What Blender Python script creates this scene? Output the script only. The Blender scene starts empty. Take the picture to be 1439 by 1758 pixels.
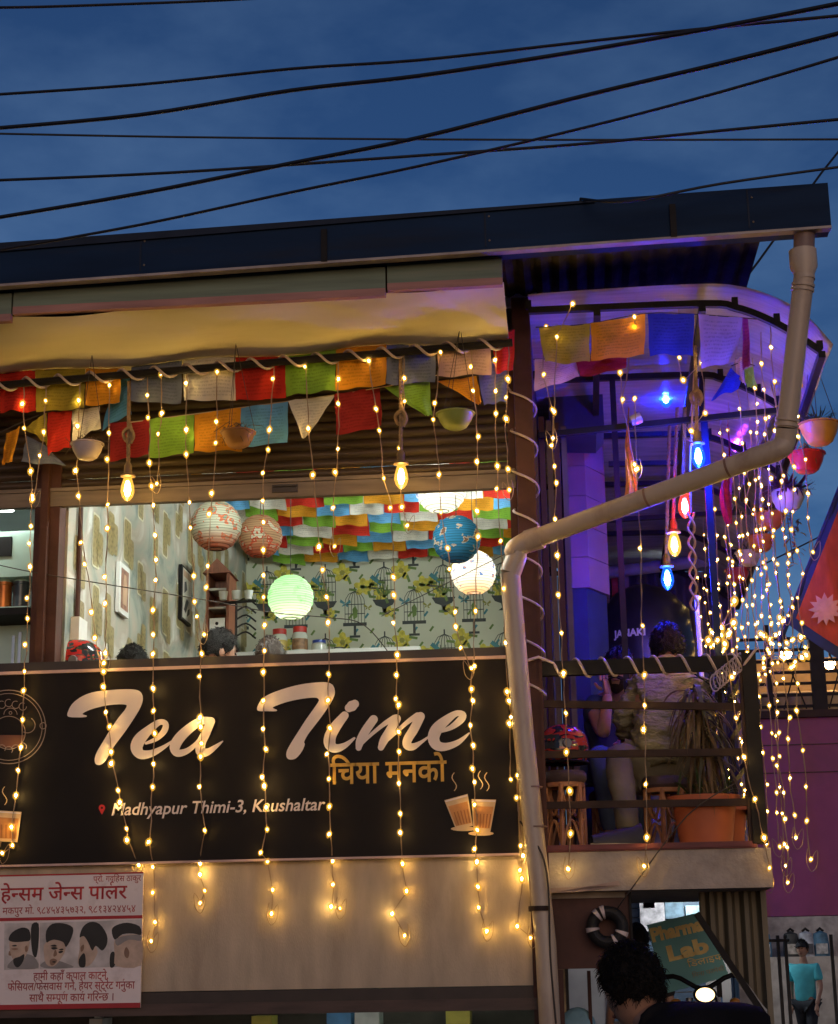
import bpy, bmesh, math, random
from mathutils import Vector, Matrix
from mathutils.geometry import tessellate_polygon
random.seed(7)
R = math.radians
sc = bpy.context.scene
COL = sc.collection

# ---------------------------------------------------------------- camera
FPX, PW, PH = 3000.0, 1439.0, 1758.0
CAM = Vector((0.0, -9.0, 1.6))
ROT = Matrix.Rotation(R(5.0), 3, 'Z') @ Matrix.Rotation(R(104.8), 3, 'X') @ Matrix.Rotation(R(-1.0), 3, 'Z')
cd = bpy.data.cameras.new('camera')
cd.sensor_fit = 'HORIZONTAL'; cd.sensor_width = 36.0; cd.lens = FPX / PW * 36.0
cd.clip_start = 0.1; cd.clip_end = 2000.0
cam = bpy.data.objects.new('camera', cd); COL.objects.link(cam)
cam.matrix_world = Matrix.Translation(CAM) @ ROT.to_4x4()
sc.camera = cam

# ---------------------------------------------------------------- dusk sky
SUN_EL, SUN_AZ = 5.0, 168.0
w = bpy.data.worlds.new('World'); sc.world = w; w.use_nodes = True
nt = w.node_tree; N = nt.nodes; L = nt.links
bg = N['Background']
sky = N.new('ShaderNodeTexSky'); sky.sky_type = 'NISHITA'; sky.sun_disc = False
sky.sun_elevation = R(SUN_EL); sky.sun_rotation = R(SUN_AZ)
sky.altitude = 1300; sky.air_density = 1.0; sky.dust_density = 1.0; sky.ozone_density = 4.0
tint = N.new('ShaderNodeMix'); tint.data_type = 'RGBA'; tint.blend_type = 'MULTIPLY'; tint.inputs[0].default_value = 1.0
tint.inputs[7].default_value = (1.0, 0.88, 1.0, 1)
L.new(sky.outputs[0], tint.inputs[6])
tc = N.new('ShaderNodeTexCoord'); mp = N.new('ShaderNodeMapping'); mp.inputs['Scale'].default_value = (1.6, 1.6, 3.5)
nz = N.new('ShaderNodeTexNoise'); nz.inputs['Scale'].default_value = 5.5; nz.inputs['Detail'].default_value = 6; nz.inputs['Roughness'].default_value = 0.55
L.new(tc.outputs['Generated'], mp.inputs[0]); L.new(mp.outputs[0], nz.inputs['Vector'])
cr = N.new('ShaderNodeValToRGB'); cr.color_ramp.elements[0].position = 0.40; cr.color_ramp.elements[1].position = 0.72
cr.color_ramp.elements[0].color = (0, 0, 0, 1); cr.color_ramp.elements[1].color = (0.75, 0.75, 0.75, 1)
L.new(nz.outputs[0], cr.inputs[0])
cl = N.new('ShaderNodeMix'); cl.data_type = 'RGBA'; cl.blend_type = 'MIX'
L.new(cr.outputs[0], cl.inputs[0]); L.new(tint.outputs[2], cl.inputs[6])
gr = N.new('ShaderNodeMix'); gr.data_type = 'RGBA'; gr.blend_type = 'MULTIPLY'; gr.inputs[0].default_value = 1.0
L.new(tint.outputs[2], gr.inputs[6]); gr.inputs[7].default_value = (2.7, 1.9, 1.45, 1)
L.new(gr.outputs[2], cl.inputs[7])
L.new(cl.outputs[2], bg.inputs[0]); bg.inputs[1].default_value = 0.080

sd = bpy.data.lights.new('sun', 'SUN'); sd.energy = 0.68; sd.angle = R(40); sd.color = (1.0, 0.72, 0.50)
sun = bpy.data.objects.new('sun', sd); COL.objects.link(sun)
# afterglow low behind the camera: light travels towards the facade
_az = R(SUN_AZ)
sdir = Vector((math.sin(_az) * math.cos(R(SUN_EL)), math.cos(_az) * math.cos(R(SUN_EL)), math.sin(R(SUN_EL))))
sun.rotation_euler = sdir.to_track_quat('Z', 'Y').to_euler()

vs = sc.view_settings
vs.view_transform = 'Standard'; vs.look = 'None'; vs.exposure = 0.0; vs.gamma = 1.0; vs.use_curve_mapping = False
cy = sc.cycles
cy.use_denoising = True; cy.max_bounces = 6; cy.diffuse_bounces = 3; cy.glossy_bounces = 3; cy.transmission_bounces = 5
cy.transparent_max_bounces = 10; cy.sample_clamp_indirect = 4.0; cy.caustics_reflective = False; cy.caustics_refractive = False
try: cy.use_light_tree = True
except Exception: pass

# ---------------------------------------------------------------- a sight line through a photo point, cut by a real plane
def ray(px, py):
    return ROT @ Vector(((px - PW / 2) / FPX, -(py - PH / 2) / FPX, -1.0))
def P(px, py, Y=0.0):
    d = ray(px, py); return CAM + d * ((Y - CAM.y) / d.y)
def PXp(px, py, X):
    d = ray(px, py); return CAM + d * ((X - CAM.x) / d.x)
def PZp(px, py, Z):
    d = ray(px, py); return CAM + d * ((Z - CAM.z) / d.z)
def PS(Y):            # metres per photo pixel at depth Y
    return (Y + 9.0) / FPX * 1.04

# ---------------------------------------------------------------- materials
MATS = {}
def nodes_of(m):
    m.use_nodes = True
    return m.node_tree.nodes, m.node_tree.links, m.node_tree.nodes['Principled BSDF']
def mat(name, col, rough=0.6, metal=0.0, var=0.25, scale=8.0, bump=0.0, bscale=40.0, dirt=None, spec=0.5, stretch=(1, 1, 1), trans=0.0, dirt_scale=3.0, dirt_lo=0.5):
    if name in MATS: return MATS[name]
    m = bpy.data.materials.new(name); n, l, b = nodes_of(m)
    b.inputs['Roughness'].default_value = rough; b.inputs['Metallic'].default_value = metal
    b.inputs['Specular IOR Level'].default_value = spec
    tc = n.new('ShaderNodeTexCoord'); mp = n.new('ShaderNodeMapping'); mp.inputs['Scale'].default_value = stretch
    geo = n.new('ShaderNodeNewGeometry')
    l.new(geo.outputs['Position'], mp.inputs[0])
    nz = n.new('ShaderNodeTexNoise'); nz.inputs['Scale'].default_value = scale; nz.inputs['Detail'].default_value = 5
    l.new(mp.outputs[0], nz.inputs['Vector'])
    rp = n.new('ShaderNodeValToRGB'); e = rp.color_ramp.elements
    e[0].position = 0.3; e[1].position = 0.72
    c = Vector(col[:3])
    lo = c * (1 - var); hi = c * (1 + var)
    e[0].color = (*lo, 1); e[1].color = (*[min(1, x) for x in hi], 1)
    l.new(nz.outputs[0], rp.inputs[0])
    out = rp.outputs[0]
    if dirt is not None:
        n2 = n.new('ShaderNodeTexNoise'); n2.inputs['Scale'].default_value = dirt_scale; n2.inputs['Detail'].default_value = 7; n2.inputs['Roughness'].default_value = 0.65
        l.new(mp.outputs[0], n2.inputs['Vector'])
        r2 = n.new('ShaderNodeValToRGB'); r2.color_ramp.elements[0].position = dirt_lo; r2.color_ramp.elements[1].position = dirt_lo + 0.25
        r2.color_ramp.elements[0].color = (0, 0, 0, 1); r2.color_ramp.elements[1].color = (0.8, 0.8, 0.8, 1)
        l.new(n2.outputs[0], r2.inputs[0])
        mx = n.new('ShaderNodeMix'); mx.data_type = 'RGBA'; mx.inputs[7].default_value = (*dirt, 1)
        l.new(r2.outputs[0], mx.inputs[0]); l.new(out, mx.inputs[6]); out = mx.outputs[2]
    l.new(out, b.inputs['Base Color'])
    if bump:
        n3 = n.new('ShaderNodeTexNoise'); n3.inputs['Scale'].default_value = bscale; n3.inputs['Detail'].default_value = 4
        l.new(mp.outputs[0], n3.inputs['Vector'])
        bp = n.new('ShaderNodeBump'); bp.inputs['Strength'].default_value = bump; bp.inputs['Distance'].default_value = 0.01
        l.new(n3.outputs[0], bp.inputs['Height']); l.new(bp.outputs[0], b.inputs['Normal'])
    if trans:
        tr = n.new('ShaderNodeBsdfTranslucent'); ms = n.new('ShaderNodeMixShader'); ms.inputs[0].default_value = trans
        l.new(out, tr.inputs[0]); l.new(b.outputs[0], ms.inputs[1]); l.new(tr.outputs[0], ms.inputs[2])
        l.new(ms.outputs[0], n['Material Output'].inputs[0])
    MATS[name] = m
    return m
def emit(name, col, strength, edge=None):
    if name in MATS: return MATS[name]
    m = bpy.data.materials.new(name); n, l, b = nodes_of(m)
    b.inputs['Base Color'].default_value = (*[min(1, c) for c in col], 1)
    b.inputs['Emission Color'].default_value = (*col, 1); b.inputs['Emission Strength'].default_value = strength
    MATS[name] = m
    return m
def glass(name, col=(1, 1, 1), alpha=0.12, rough=0.03):
    m = bpy.data.materials.new(name); n, l, b = nodes_of(m)
    tr = n.new('ShaderNodeBsdfTransparent'); tr.inputs[0].default_value = (*col, 1)
    gl = n.new('ShaderNodeBsdfGlossy'); gl.inputs['Roughness'].default_value = rough
    ms = n.new('ShaderNodeMixShader'); ms.inputs[0].default_value = alpha
    l.new(tr.outputs[0], ms.inputs[1]); l.new(gl.outputs[0], ms.inputs[2]); l.new(ms.outputs[0], n['Material Output'].inputs[0])
    MATS[name] = m
    return m
def flagmat(name, col, tr=0.35):
    m = bpy.data.materials.new(name); n, l, b = nodes_of(m)
    b.inputs['Roughness'].default_value = 0.85; b.inputs['Specular IOR Level'].default_value = 0.1
    uv = n.new('ShaderNodeUVMap'); sp = n.new('ShaderNodeSeparateXYZ'); l.new(uv.outputs[0], sp.inputs[0])
    # printed lines of script, inside a margin
    def math1(op, a, bb=None):
        q = n.new('ShaderNodeMath'); q.operation = op
        for i, v in enumerate((a, bb)):
            if v is None: continue
            if isinstance(v, (int, float)): q.inputs[i].default_value = v
            else: l.new(v, q.inputs[i])
        return q.outputs[0]
    fr = math1('FRACT', math1('MULTIPLY', sp.outputs[1], 13.0))
    line = math1('LESS_THAN', math1('ABSOLUTE', math1('SUBTRACT', fr, 0.5)), 0.24)
    mp = n.new('ShaderNodeMapping'); mp.inputs['Scale'].default_value = (60, 13, 1); l.new(uv.outputs[0], mp.inputs[0])
    nz = n.new('ShaderNodeTexNoise'); nz.inputs['Scale'].default_value = 1.0; nz.inputs['Detail'].default_value = 2; l.new(mp.outputs[0], nz.inputs['Vector'])
    ink = math1('MULTIPLY', line, math1('GREATER_THAN', nz.outputs[0], 0.47))
    mx_ = math1('MULTIPLY', math1('LESS_THAN', math1('ABSOLUTE', math1('SUBTRACT', sp.outputs[0], 0.5)), 0.40),
                math1('LESS_THAN', math1('ABSOLUTE', math1('SUBTRACT', sp.outputs[1], 0.5)), 0.40))
    ink = math1('MULTIPLY', math1('MULTIPLY', ink, mx_), 0.36)
    geo = n.new('ShaderNodeNewGeometry')
    n2 = n.new('ShaderNodeTexNoise'); n2.inputs['Scale'].default_value = 6; n2.inputs['Detail'].default_value = 4; l.new(geo.outputs['Position'], n2.inputs['Vector'])
    rp = n.new('ShaderNodeValToRGB'); c = Vector(col)
    rp.color_ramp.elements[0].position = 0.3; rp.color_ramp.elements[1].position = 0.7
    rp.color_ramp.elements[0].color = (*(c * 0.72), 1); rp.color_ramp.elements[1].color = (*[min(1, x * 1.12) for x in c], 1)
    l.new(n2.outputs[0], rp.inputs[0])
    mx = n.new('ShaderNodeMix'); mx.data_type = 'RGBA'; mx.inputs[7].default_value = (*(c * 0.35), 1)
    l.new(ink, mx.inputs[0]); l.new(rp.outputs[0], mx.inputs[6]); l.new(mx.outputs[2], b.inputs['Base Color'])
    t = n.new('ShaderNodeBsdfTranslucent'); l.new(mx.outputs[2], t.inputs[0])
    ms = n.new('ShaderNodeMixShader'); ms.inputs[0].default_value = tr
    l.new(b.outputs[0], ms.inputs[1]); l.new(t.outputs[0], ms.inputs[2]); l.new(ms.outputs[0], n['Material Output'].inputs[0])
    MATS[name] = m
    return m

# ---------------------------------------------------------------- mesh collector
def V(*a): return Vector(a)
class MB:
    def __init__(self): self.v = []; self.f = []; self.mi = []; self.uv = {}; self.smooth = False
    def face(self, pts, mi=0):
        i = len(self.v); self.v += [Vector(p) for p in pts]; self.f.append(list(range(i, i + len(pts)))); self.mi.append(mi); return self
    def box(self, a, b, mi=0, rot=None, about=None):
        x0, x1 = sorted((a[0], b[0])); y0, y1 = sorted((a[1], b[1])); z0, z1 = sorted((a[2], b[2])); i = len(self.v)
        q = [V(x, y, z) for z in (z0, z1) for y in (y0, y1) for x in (x0, x1)]
        if rot is not None:
            o = Vector(about) if about is not None else sum(q, Vector()) / 8
            q = [o + rot @ (p - o) for p in q]
        self.v += q
        for f in ((0, 2, 3, 1), (4, 5, 7, 6), (0, 1, 5, 4), (2, 6, 7, 3), (0, 4, 6, 2), (1, 3, 7, 5)):
            self.f.append([i + k for k in f]); self.mi.append(mi)
        return self
    def bar(self, p, q, w, h, mi=0, up=(0, 0, 1)):
        p = Vector(p); q = Vector(q); d = (q - p).normalized(); u = Vector(up)
        if abs(d.dot(u)) > 0.98: u = V(0, 1, 0)
        s = d.cross(u).normalized(); t = s.cross(d).normalized(); i = len(self.v)
        for c in (p, q):
            for a, b in ((-1, -1), (1, -1), (1, 1), (-1, 1)):
                self.v.append(c + s * (a * w / 2) + t * (b * h / 2))
        for f in ((0, 1, 2, 3), (7, 6, 5, 4), (0, 4, 5, 1), (1, 5, 6, 2), (2, 6, 7, 3), (3, 7, 4, 0)):
            self.f.append([i + k for k in f]); self.mi.append(mi)
        return self
    def tube(self, pts, r, n=6, mi=0, caps=True):
        pts = [Vector(p) for p in pts]; m = len(pts); rr = r if isinstance(r, (list, tuple)) else [r] * m
        i0 = len(self.v); u = None
        for k, p in enumerate(pts):
            d = (pts[min(k + 1, m - 1)] - pts[max(k - 1, 0)])
            d = d.normalized() if d.length > 1e-9 else V(0, 0, 1)
            if u is None:
                u = d.cross(V(0.3, 0.9, 0.2)); u = u.normalized() if u.length > 1e-4 else d.cross(V(1, 0, 0)).normalized()
            else:
                u = (u - d * u.dot(d)); u = u.normalized() if u.length > 1e-6 else d.cross(V(0.2, 0.3, 0.9)).normalized()
            t = d.cross(u)
            for a in range(n):
                an = 2 * math.pi * a / n; self.v.append(p + (u * math.cos(an) + t * math.sin(an)) * rr[k])
        for k in range(m - 1):
            for a in range(n):
                b = (a + 1) % n
                self.f.append([i0 + k * n + a, i0 + k * n + b, i0 + (k + 1) * n + b, i0 + (k + 1) * n + a]); self.mi.append(mi)
        if caps:
            self.f.append([i0 + a for a in reversed(range(n))]); self.mi.append(mi)
            self.f.append([i0 + (m - 1) * n + a for a in range(n)]); self.mi.append(mi)
        self.smooth = True
        return self
    def lathe(self, c, prof, n=20, mi=0, axis=None, squash=1.0, ripple=0.0, rn=12):
        c = Vector(c); M = axis if axis is not None else Matrix.Identity(3); i0 = len(self.v)
        for (r, z) in prof:
            for a in range(n):
                an = 2 * math.pi * a / n; rr = r * (1 + ripple * math.cos(an * rn))
                self.v.append(c + M @ V(rr * math.cos(an), rr * math.sin(an) * squash, z))
        for k in range(len(prof) - 1):
            for a in range(n):
                b = (a + 1) % n
                self.f.append([i0 + k * n + a, i0 + k * n + b, i0 + (k + 1) * n + b, i0 + (k + 1) * n + a]); self.mi.append(mi)
        self.smooth = True
        return self
    def ball(self, c, rx, ry=None, rz=None, n=12, m=8, mi=0, M=None):
        ry = ry or rx; rz = rz or rx; i0 = len(self.v); c = Vector(c); M = M or Matrix.Identity(3)
        for k in range(m + 1):
            t = math.pi * k / m
            for a in range(n):
                an = 2 * math.pi * a / n
                self.v.append(c + M @ V(rx * math.sin(t) * math.cos(an), ry * math.sin(t) * math.sin(an), -rz * math.cos(t)))
        for k in range(m):
            for a in range(n):
                b = (a + 1) % n
                self.f.append([i0 + k * n + a, i0 + k * n + b, i0 + (k + 1) * n + b, i0 + (k + 1) * n + a]); self.mi.append(mi)
        self.smooth = True
        return self
    def grid(self, fn, nu, nv, mi=0, uv=True):
        i0 = len(self.v)
        for j in range(nv + 1):
            for i in range(nu + 1):
                self.v.append(Vector(fn(i / nu, j / nv))); 
                if uv: self.uv[len(self.v) - 1] = (i / nu, j / nv)
        for j in range(nv):
            for i in range(nu):
                a = i0 + j * (nu + 1) + i
                self.f.append([a, a + 1, a + nu + 2, a + nu + 1]); self.mi.append(mi)
        self.smooth = True
        return self
    def prism(self, pts, d, mi=0):           # polygon pushed along vector d
        pts = [Vector(p) for p in pts]; d = Vector(d); i = len(self.v); n = len(pts)
        self.v += pts + [p + d for p in pts]
        self.f.append([i + k for k in range(n)]); self.f.append([i + n + k for k in reversed(range(n))]); self.mi += [mi, mi]
        for k in range(n):
            self.f.append([i + k, i + n + k, i + n + (k + 1) % n, i + (k + 1) % n]); self.mi.append(mi)
        return self
    def mesh(self, name, mats, origin=(0, 0, 0), smooth=None):
        o = Vector(origin); me = bpy.data.meshes.new(name)
        me.from_pydata([tuple(p - o) for p in self.v], [], self.f)
        if not isinstance(mats, (list, tuple)): mats = [mats]
        for m in mats: me.materials.append(m)
        if len(mats) > 1: me.polygons.foreach_set('material_index', self.mi)
        if self.uv:
            ul = me.uv_layers.new(name='UVMap')
            for lp in me.loops:
                ul.data[lp.index].uv = self.uv.get(lp.vertex_index, (0.5, 0.5))
        me.validate(); 
        sm = self.smooth if smooth is None else smooth
        if sm:
            me.polygons.foreach_set('use_smooth', [True] * len(me.polygons))
            try: me.set_sharp_from_angle(angle=R(42))
            except Exception: pass
        me.update()
        return me
    def build(self, name, mats, parent=None, origin=None, smooth=None):
        if parent is not None:
            org = wloc(parent); 
            if origin is None: origin = org
        if origin is None:
            xs = [p.x for p in self.v]; ys = [p.y for p in self.v]; zs = [p.z for p in self.v]
            origin = V((min(xs) + max(xs)) / 2, (min(ys) + max(ys)) / 2, min(zs))
        o = bpy.data.objects.new(name, self.mesh(name, mats, origin, smooth)); COL.objects.link(o)
        o.parent = parent
        o.location = Vector(origin) - (wloc(parent) if parent is not None else Vector())
        return o
WL = {}
def wloc(o):
    p = Vector()
    while o is not None: p += o.location; o = o.parent
    return p
def thing(name, label, cat, loc, group=None):
    o = bpy.data.objects.new(name, None); COL.objects.link(o); o.location = loc; o.empty_display_size = 0.1
    o['label'] = label; o['category'] = cat
    if group: o['group'] = group
    return o
def tag(o, label, cat, group=None):
    o['label'] = label; o['category'] = cat
    if group: o['group'] = group
    return o
def struct(o, label=None):
    o['kind'] = 'structure'
    if label: o['label'] = label
    return o
def inst(me, name, loc, parent=None, rot=None, scale=None):
    o = bpy.data.objects.new(name, me); COL.objects.link(o); o.parent = parent
    o.location = Vector(loc) - (wloc(parent) if parent is not None else Vector())
    if rot is not None: o.rotation_euler = rot
    if scale is not None: o.scale = scale if isinstance(scale, (tuple, list)) else (scale,) * 3
    return o
def cr(pts, n=6, closed=False):               # Catmull-Rom
    pts = [Vector(p) for p in pts]; m = len(pts); out = []
    rng = range(m if closed else m - 1)
    for i in rng:
        p0 = pts[(i - 1) % m] if closed or i > 0 else pts[i]; p1 = pts[i % m]; p2 = pts[(i + 1) % m]
        p3 = pts[(i + 2) % m] if closed or i + 2 < m else pts[(i + 1) % m]
        for k in range(n):
            t = k / n
            out.append(0.5 * ((2 * p1) + (p2 - p0) * t + (2 * p0 - 5 * p1 + 4 * p2 - p3) * t * t + (3 * p1 - p0 - 3 * p2 + p3) * t ** 3))
    if not closed: out.append(pts[-1])
    return out
def wrinkle(o, amp=0.008, freq=(9, 9, 16), seed=0.0):
    from mathutils import noise
    me = o.data; nr = [v.normal.copy() for v in me.vertices]
    for v, q in zip(me.vertices, nr):
        p = Vector((v.co.x * freq[0] + seed, v.co.y * freq[1], v.co.z * freq[2]))
        a = noise.noise(p) ; b = 1 - abs(noise.noise(p * 1.9 + Vector((3, 1, 2)))) * 2
        c_ = (1 - abs(noise.noise(p * 0.9 + Vector((7, 5, 1)))) * 2.2); b = max(0, b) ** 3; c_ = max(0, c_) ** 4
        v.co += q * amp * (0.5 * a + 0.6 * b + 1.1 * c_ - .4)
    me.update()
    return o
def text_mesh(body, size, shear=0.0, offset=0.0, align='LEFT', space=1.0):
    c = bpy.data.curves.new('txt', 'FONT'); c.body = body; c.size = size; c.shear = shear; c.offset = offset; c.align_x = align; c.space_character = space
    c.resolution_u = 3
    o = bpy.data.objects.new('txt', c); COL.objects.link(o)
    bpy.context.view_layer.update()
    me = bpy.data.meshes.new_from_object(o.evaluated_get(bpy.context.evaluated_depsgraph_get()))
    bpy.data.objects.remove(o); bpy.data.curves.remove(c)
    return me
def text_on(body, size, org, ux, uy, name, m, parent, lift=None, clip=None, **kw):
    """flat lettering on a surface: org is the baseline start, ux/uy the surface axes"""
    me = text_mesh(body, size, **kw); ux = Vector(ux); uy = Vector(uy); org = Vector(org)
    if clip is not None:                       # cut the letter mesh at a local x
        bm = bmesh.new(); bm.from_mesh(me)
        bmesh.ops.bisect_plane(bm, geom=bm.verts[:] + bm.edges[:] + bm.faces[:], plane_co=(clip, 0, 0), plane_no=(1, 0, 0), clear_outer=True)
        bm.to_mesh(me); bm.free()
    wl = wloc(parent) if parent is not None else Vector()
    for v in me.vertices:
        v.co = org + ux * v.co.x + uy * v.co.y - wl
    me.materials.clear(); me.materials.append(m); me.name = name
    o = bpy.data.objects.new(name, me); COL.objects.link(o); o.parent = parent
    return o
def text_width(body, size, **kw):
    me = text_mesh(body, size, **kw); xs = [v.co.x for v in me.vertices]; bpy.data.meshes.remove(me)
    return (min(xs), max(xs)) if xs else (0, 0)
# ================================================================ STRUCTURE
m_ground = mat('asphalt', (0.05, 0.05, 0.05), 0.85, var=0.4, scale=3, bump=0.4, bscale=60)
m_plaster = mat('cream_plaster', (0.52, 0.41, 0.29), 0.8, var=0.16, scale=5, bump=0.25, bscale=90, dirt=(0.36, 0.27, 0.19), dirt_scale=2.0, dirt_lo=0.50, stretch=(2.2, 1, 0.6))
m_concrete = mat('concrete', (0.42, 0.35, 0.29), 0.85, var=0.18, scale=9, bump=0.5, bscale=50, dirt=(0.2, 0.15, 0.12), dirt_lo=0.52)
m_bluefascia = mat('blue_sheet', (0.008, 0.024, 0.062), 0.65, spec=0.12, bump=.35, bscale=2.5, dirt=(.02, .022, .028), dirt_scale=2.5, dirt_lo=.52, var=0.25, scale=3, stretch=(0.4, 1, 3))
m_navy = mat('navy_paint', (0.012, 0.02, 0.04), 0.6, spec=0.2, var=0.2)
m_beamgreen = mat('grey_green_board', (0.17, 0.22, 0.16), 0.7, var=0.2, scale=6, dirt=(0.24, 0.16, 0.12), dirt_scale=1.5, dirt_lo=0.58, stretch=(0.3, 1, 5))
m_beampink = mat('faded_pink_board', (0.40, 0.20, 0.17), 0.75, var=0.2, scale=6, stretch=(0.5, 1, 4))
m_tarp = mat('cream_tarpaulin', (0.80, 0.72, 0.50), 0.7, var=0.07, scale=2, bump=0.3, bscale=6, dirt=(0.62, 0.50, 0.27), dirt_scale=1.6, dirt_lo=0.52, stretch=(.5, 2.2, 1))
m_darksteel = mat('dark_brown_steel', (0.035, 0.018, 0.014), 0.6, 0.0, spec=0.2, var=0.3, scale=12)
m_black = mat('black_steel', (0.012, 0.010, 0.010), 0.6, 0.0, spec=0.2, var=0.3, scale=10)
m_brownpost = mat('brown_paint', (0.07, 0.030, 0.024), 0.6, spec=0.2, var=0.25, scale=8, bump=0.15, bscale=40)
m_shutter = mat('brown_shutter', (0.055, 0.036, 0.024), 0.5, 0.25, var=0.3, scale=5, stretch=(0.4, 1, 4), dirt=(0.09, 0.065, 0.045), dirt_lo=0.55)
m_rail = mat('shutter_rail', (0.17, 0.13, 0.095), 0.5, 0.3, var=0.25, scale=8, stretch=(0.5, 1, 4))
m_sill = mat('sill_dark', (0.03, 0.022, 0.02), 0.5, var=0.2)
m_white = mat('white_paint', (0.75, 0.75, 0.72), 0.6, var=0.08)
m_floor = mat('floor_wood', (0.16, 0.09, 0.06), 0.6, var=0.25)

# ground
g = MB(); g.face([(-300, -60, 0), (300, -60, 0), (300, 600, 0), (-300, 600, 0)])
struct(g.build('ground', m_ground, origin=(0, 0, 0)))

Z_FL, Z_SIGN_B, Z_SIGN_T, Z_SILL = 2.18, 2.18, 3.175, 3.235
X_L, X_R = -4.6, -0.26

# the tea house building: walls, floor slab, ceiling, roof
H = thing('tea_house', 'two storey tea house with overhanging blue roof edge and lit upper window', 'building', (-2.2, 0, 0))
wl = MB().box((X_L, 0.0, 1.535), (-0.232, 0.16, Z_SIGN_B - 0.03)); wl.build('wall', m_plaster, H)
wl = MB().box((X_L, 0.02, Z_SIGN_B - 0.03), (-0.262, 0.16, Z_SILL - 0.012)); wl.build('parapet', m_plaster, H)
MB().box((X_L, -0.035, Z_SILL - 0.05), (-0.29, 0.20, Z_SILL)).build('window_sill', m_sill, H)
MB().box((X_L, -0.02, 1.42), (-0.19, 0.14, 1.531)).build('shutter_box', mat('lintel_dark', (0.04, 0.026, 0.02), 0.6), H)
MB().box((X_L, -0.035, 1.418), (-0.19, -0.021, 1.475)).build('lintel_board', mat('lintel_brown', (0.07, 0.04, 0.03), 0.6, var=0.4, stretch=(0.5, 1, 3)), H)
MB().box((X_L, 0.16, Z_FL - 0.12), (-0.12, 5.6, Z_FL)).build('floor', m_floor, H)
m_ceil = mat('ceiling_white', (0.72, 0.72, 0.68), 0.8, var=0.06)
MB().box((X_L, 0.10, 5.17), (-0.12, 5.6, 5.25)).build('ceiling', m_ceil, H)
# wallpaper walls
m_wpL = bpy.data.materials.new('mottled_wallpaper'); n, l, b = nodes_of(m_wpL)
geo = n.new('ShaderNodeNewGeometry'); nz = n.new('ShaderNodeTexNoise'); nz.inputs['Scale'].default_value = 2.6; nz.inputs['Detail'].default_value = 7; nz.inputs['Distortion'].default_value = 1.2
l.new(geo.outputs['Position'], nz.inputs['Vector']); rp = n.new('ShaderNodeValToRGB'); e = rp.color_ramp.elements
e[0].position = 0.30; e[0].color = (0.13, 0.17, 0.17, 1); e[1].position = 0.68; e[1].color = (0.64, 0.63, 0.58, 1)
x = e.new(0.45); x.color = (0.36, 0.37, 0.31, 1); x = e.new(0.55); x.color = (0.44, 0.38, 0.31, 1)
l.new(nz.outputs[0], rp.inputs[0]); l.new(rp.outputs[0], b.inputs['Base Color']); b.inputs['Roughness'].default_value = 0.7
m_wpB = mat('pale_wallpaper', (0.55, 0.55, 0.43), 0.75, var=0.10, scale=2.5)
XW = -2.752
lw = MB().box((XW - 0.10, 0.16, Z_FL), (XW, 5.44, 5.168)).build('left_wall', m_wpL, H)
bw = MB().box((XW, 5.40, Z_FL), (-0.12, 5.50, 5.168)).build('back_wall', m_wpB, H)
MB().box((-0.232, 0.16, Z_FL), (-0.176, 5.40, 5.168)).build('right_wall', m_wpB, H)
MB().box((-0.175, 0.155, Z_FL + .01), (-0.165, 5.40, 5.16)).build('side_cladding', m_brownpost, H)
MB().box((X_L, 2.2, Z_FL), (XW - 0.10, 2.3, 5.168)).build('pantry_wall', mat('mint_wall', (0.55, 0.66, 0.58), 0.6, var=0.06), H)
# gold panels printed on the left wallpaper, each with a pale outline
m_gold = bpy.data.materials.new('gold_damask'); n, l, b = nodes_of(m_gold)
geo = n.new('ShaderNodeNewGeometry'); vz = n.new('ShaderNodeTexVoronoi'); vz.inputs['Scale'].default_value = 38
l.new(geo.outputs['Position'], vz.inputs['Vector']); rp = n.new('ShaderNodeValToRGB'); e = rp.color_ramp.elements
e[0].position = 0.1; e[0].color = (0.15, 0.11, 0.045, 1); e[1].position = 0.55; e[1].color = (0.32, 0.25, 0.11, 1)
l.new(vz.outputs[0], rp.inputs[0]); l.new(rp.outputs[0], b.inputs['Base Color']); b.inputs['Roughness'].default_value = 0.5
m_goldpale = mat('pale_gold', (0.62, 0.58, 0.42), 0.5, var=0.1)
def rrect(y0, y1, z0, z1, x, r=0.025):
    pts = []
    for (cy_, cz_, a0) in ((y1 - r, z1 - r, 0), (y0 + r, z1 - r, 90), (y0 + r, z0 + r, 180), (y1 - r, z0 + r, 270)):
        for k in range(4):
            a = R(a0 + k * 30); pts.append(V(x, cy_ + r * math.cos(a), cz_ + r * math.sin(a)))
    return pts
rnd = random.Random(5); pr = MB(); lift = 0
for col_i in range(15):
    y0 = 0.25 + col_i * 0.35; z = 2.9 + rnd.random() * 0.3
    while z < 5.05:
        hgt = rnd.choice((0.20, 0.26, 0.30, 0.16)); wid = rnd.choice((0.11, 0.13, 0.16)); yy = y0 + rnd.random() * 0.1
        lift = (lift + 1) % 6
        xx = XW + 0.002 + lift * 0.0006
        if rnd.random() < 0.6: pr.face(rrect(yy - 0.012, yy + wid + 0.012, z - 0.012, z + hgt + 0.012, xx), 1)
        pr.face(rrect(yy, yy + wid, z, z + hgt, xx + 0.0004), 0)
        if rnd.random() < 0.75:
            z2 = z + hgt * rnd.uniform(-0.55, 0.35); pr.face(rrect(yy + wid * 0.72, yy + wid * 0.72 + 0.11, z2, z2 + 0.19, xx + 0.0041), 0)
        z += hgt + rnd.uniform(0.10, 0.34)
o = pr.build('printed_panel', [m_gold, m_goldpale], lw); o['kind'] = 'stuff'
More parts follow.
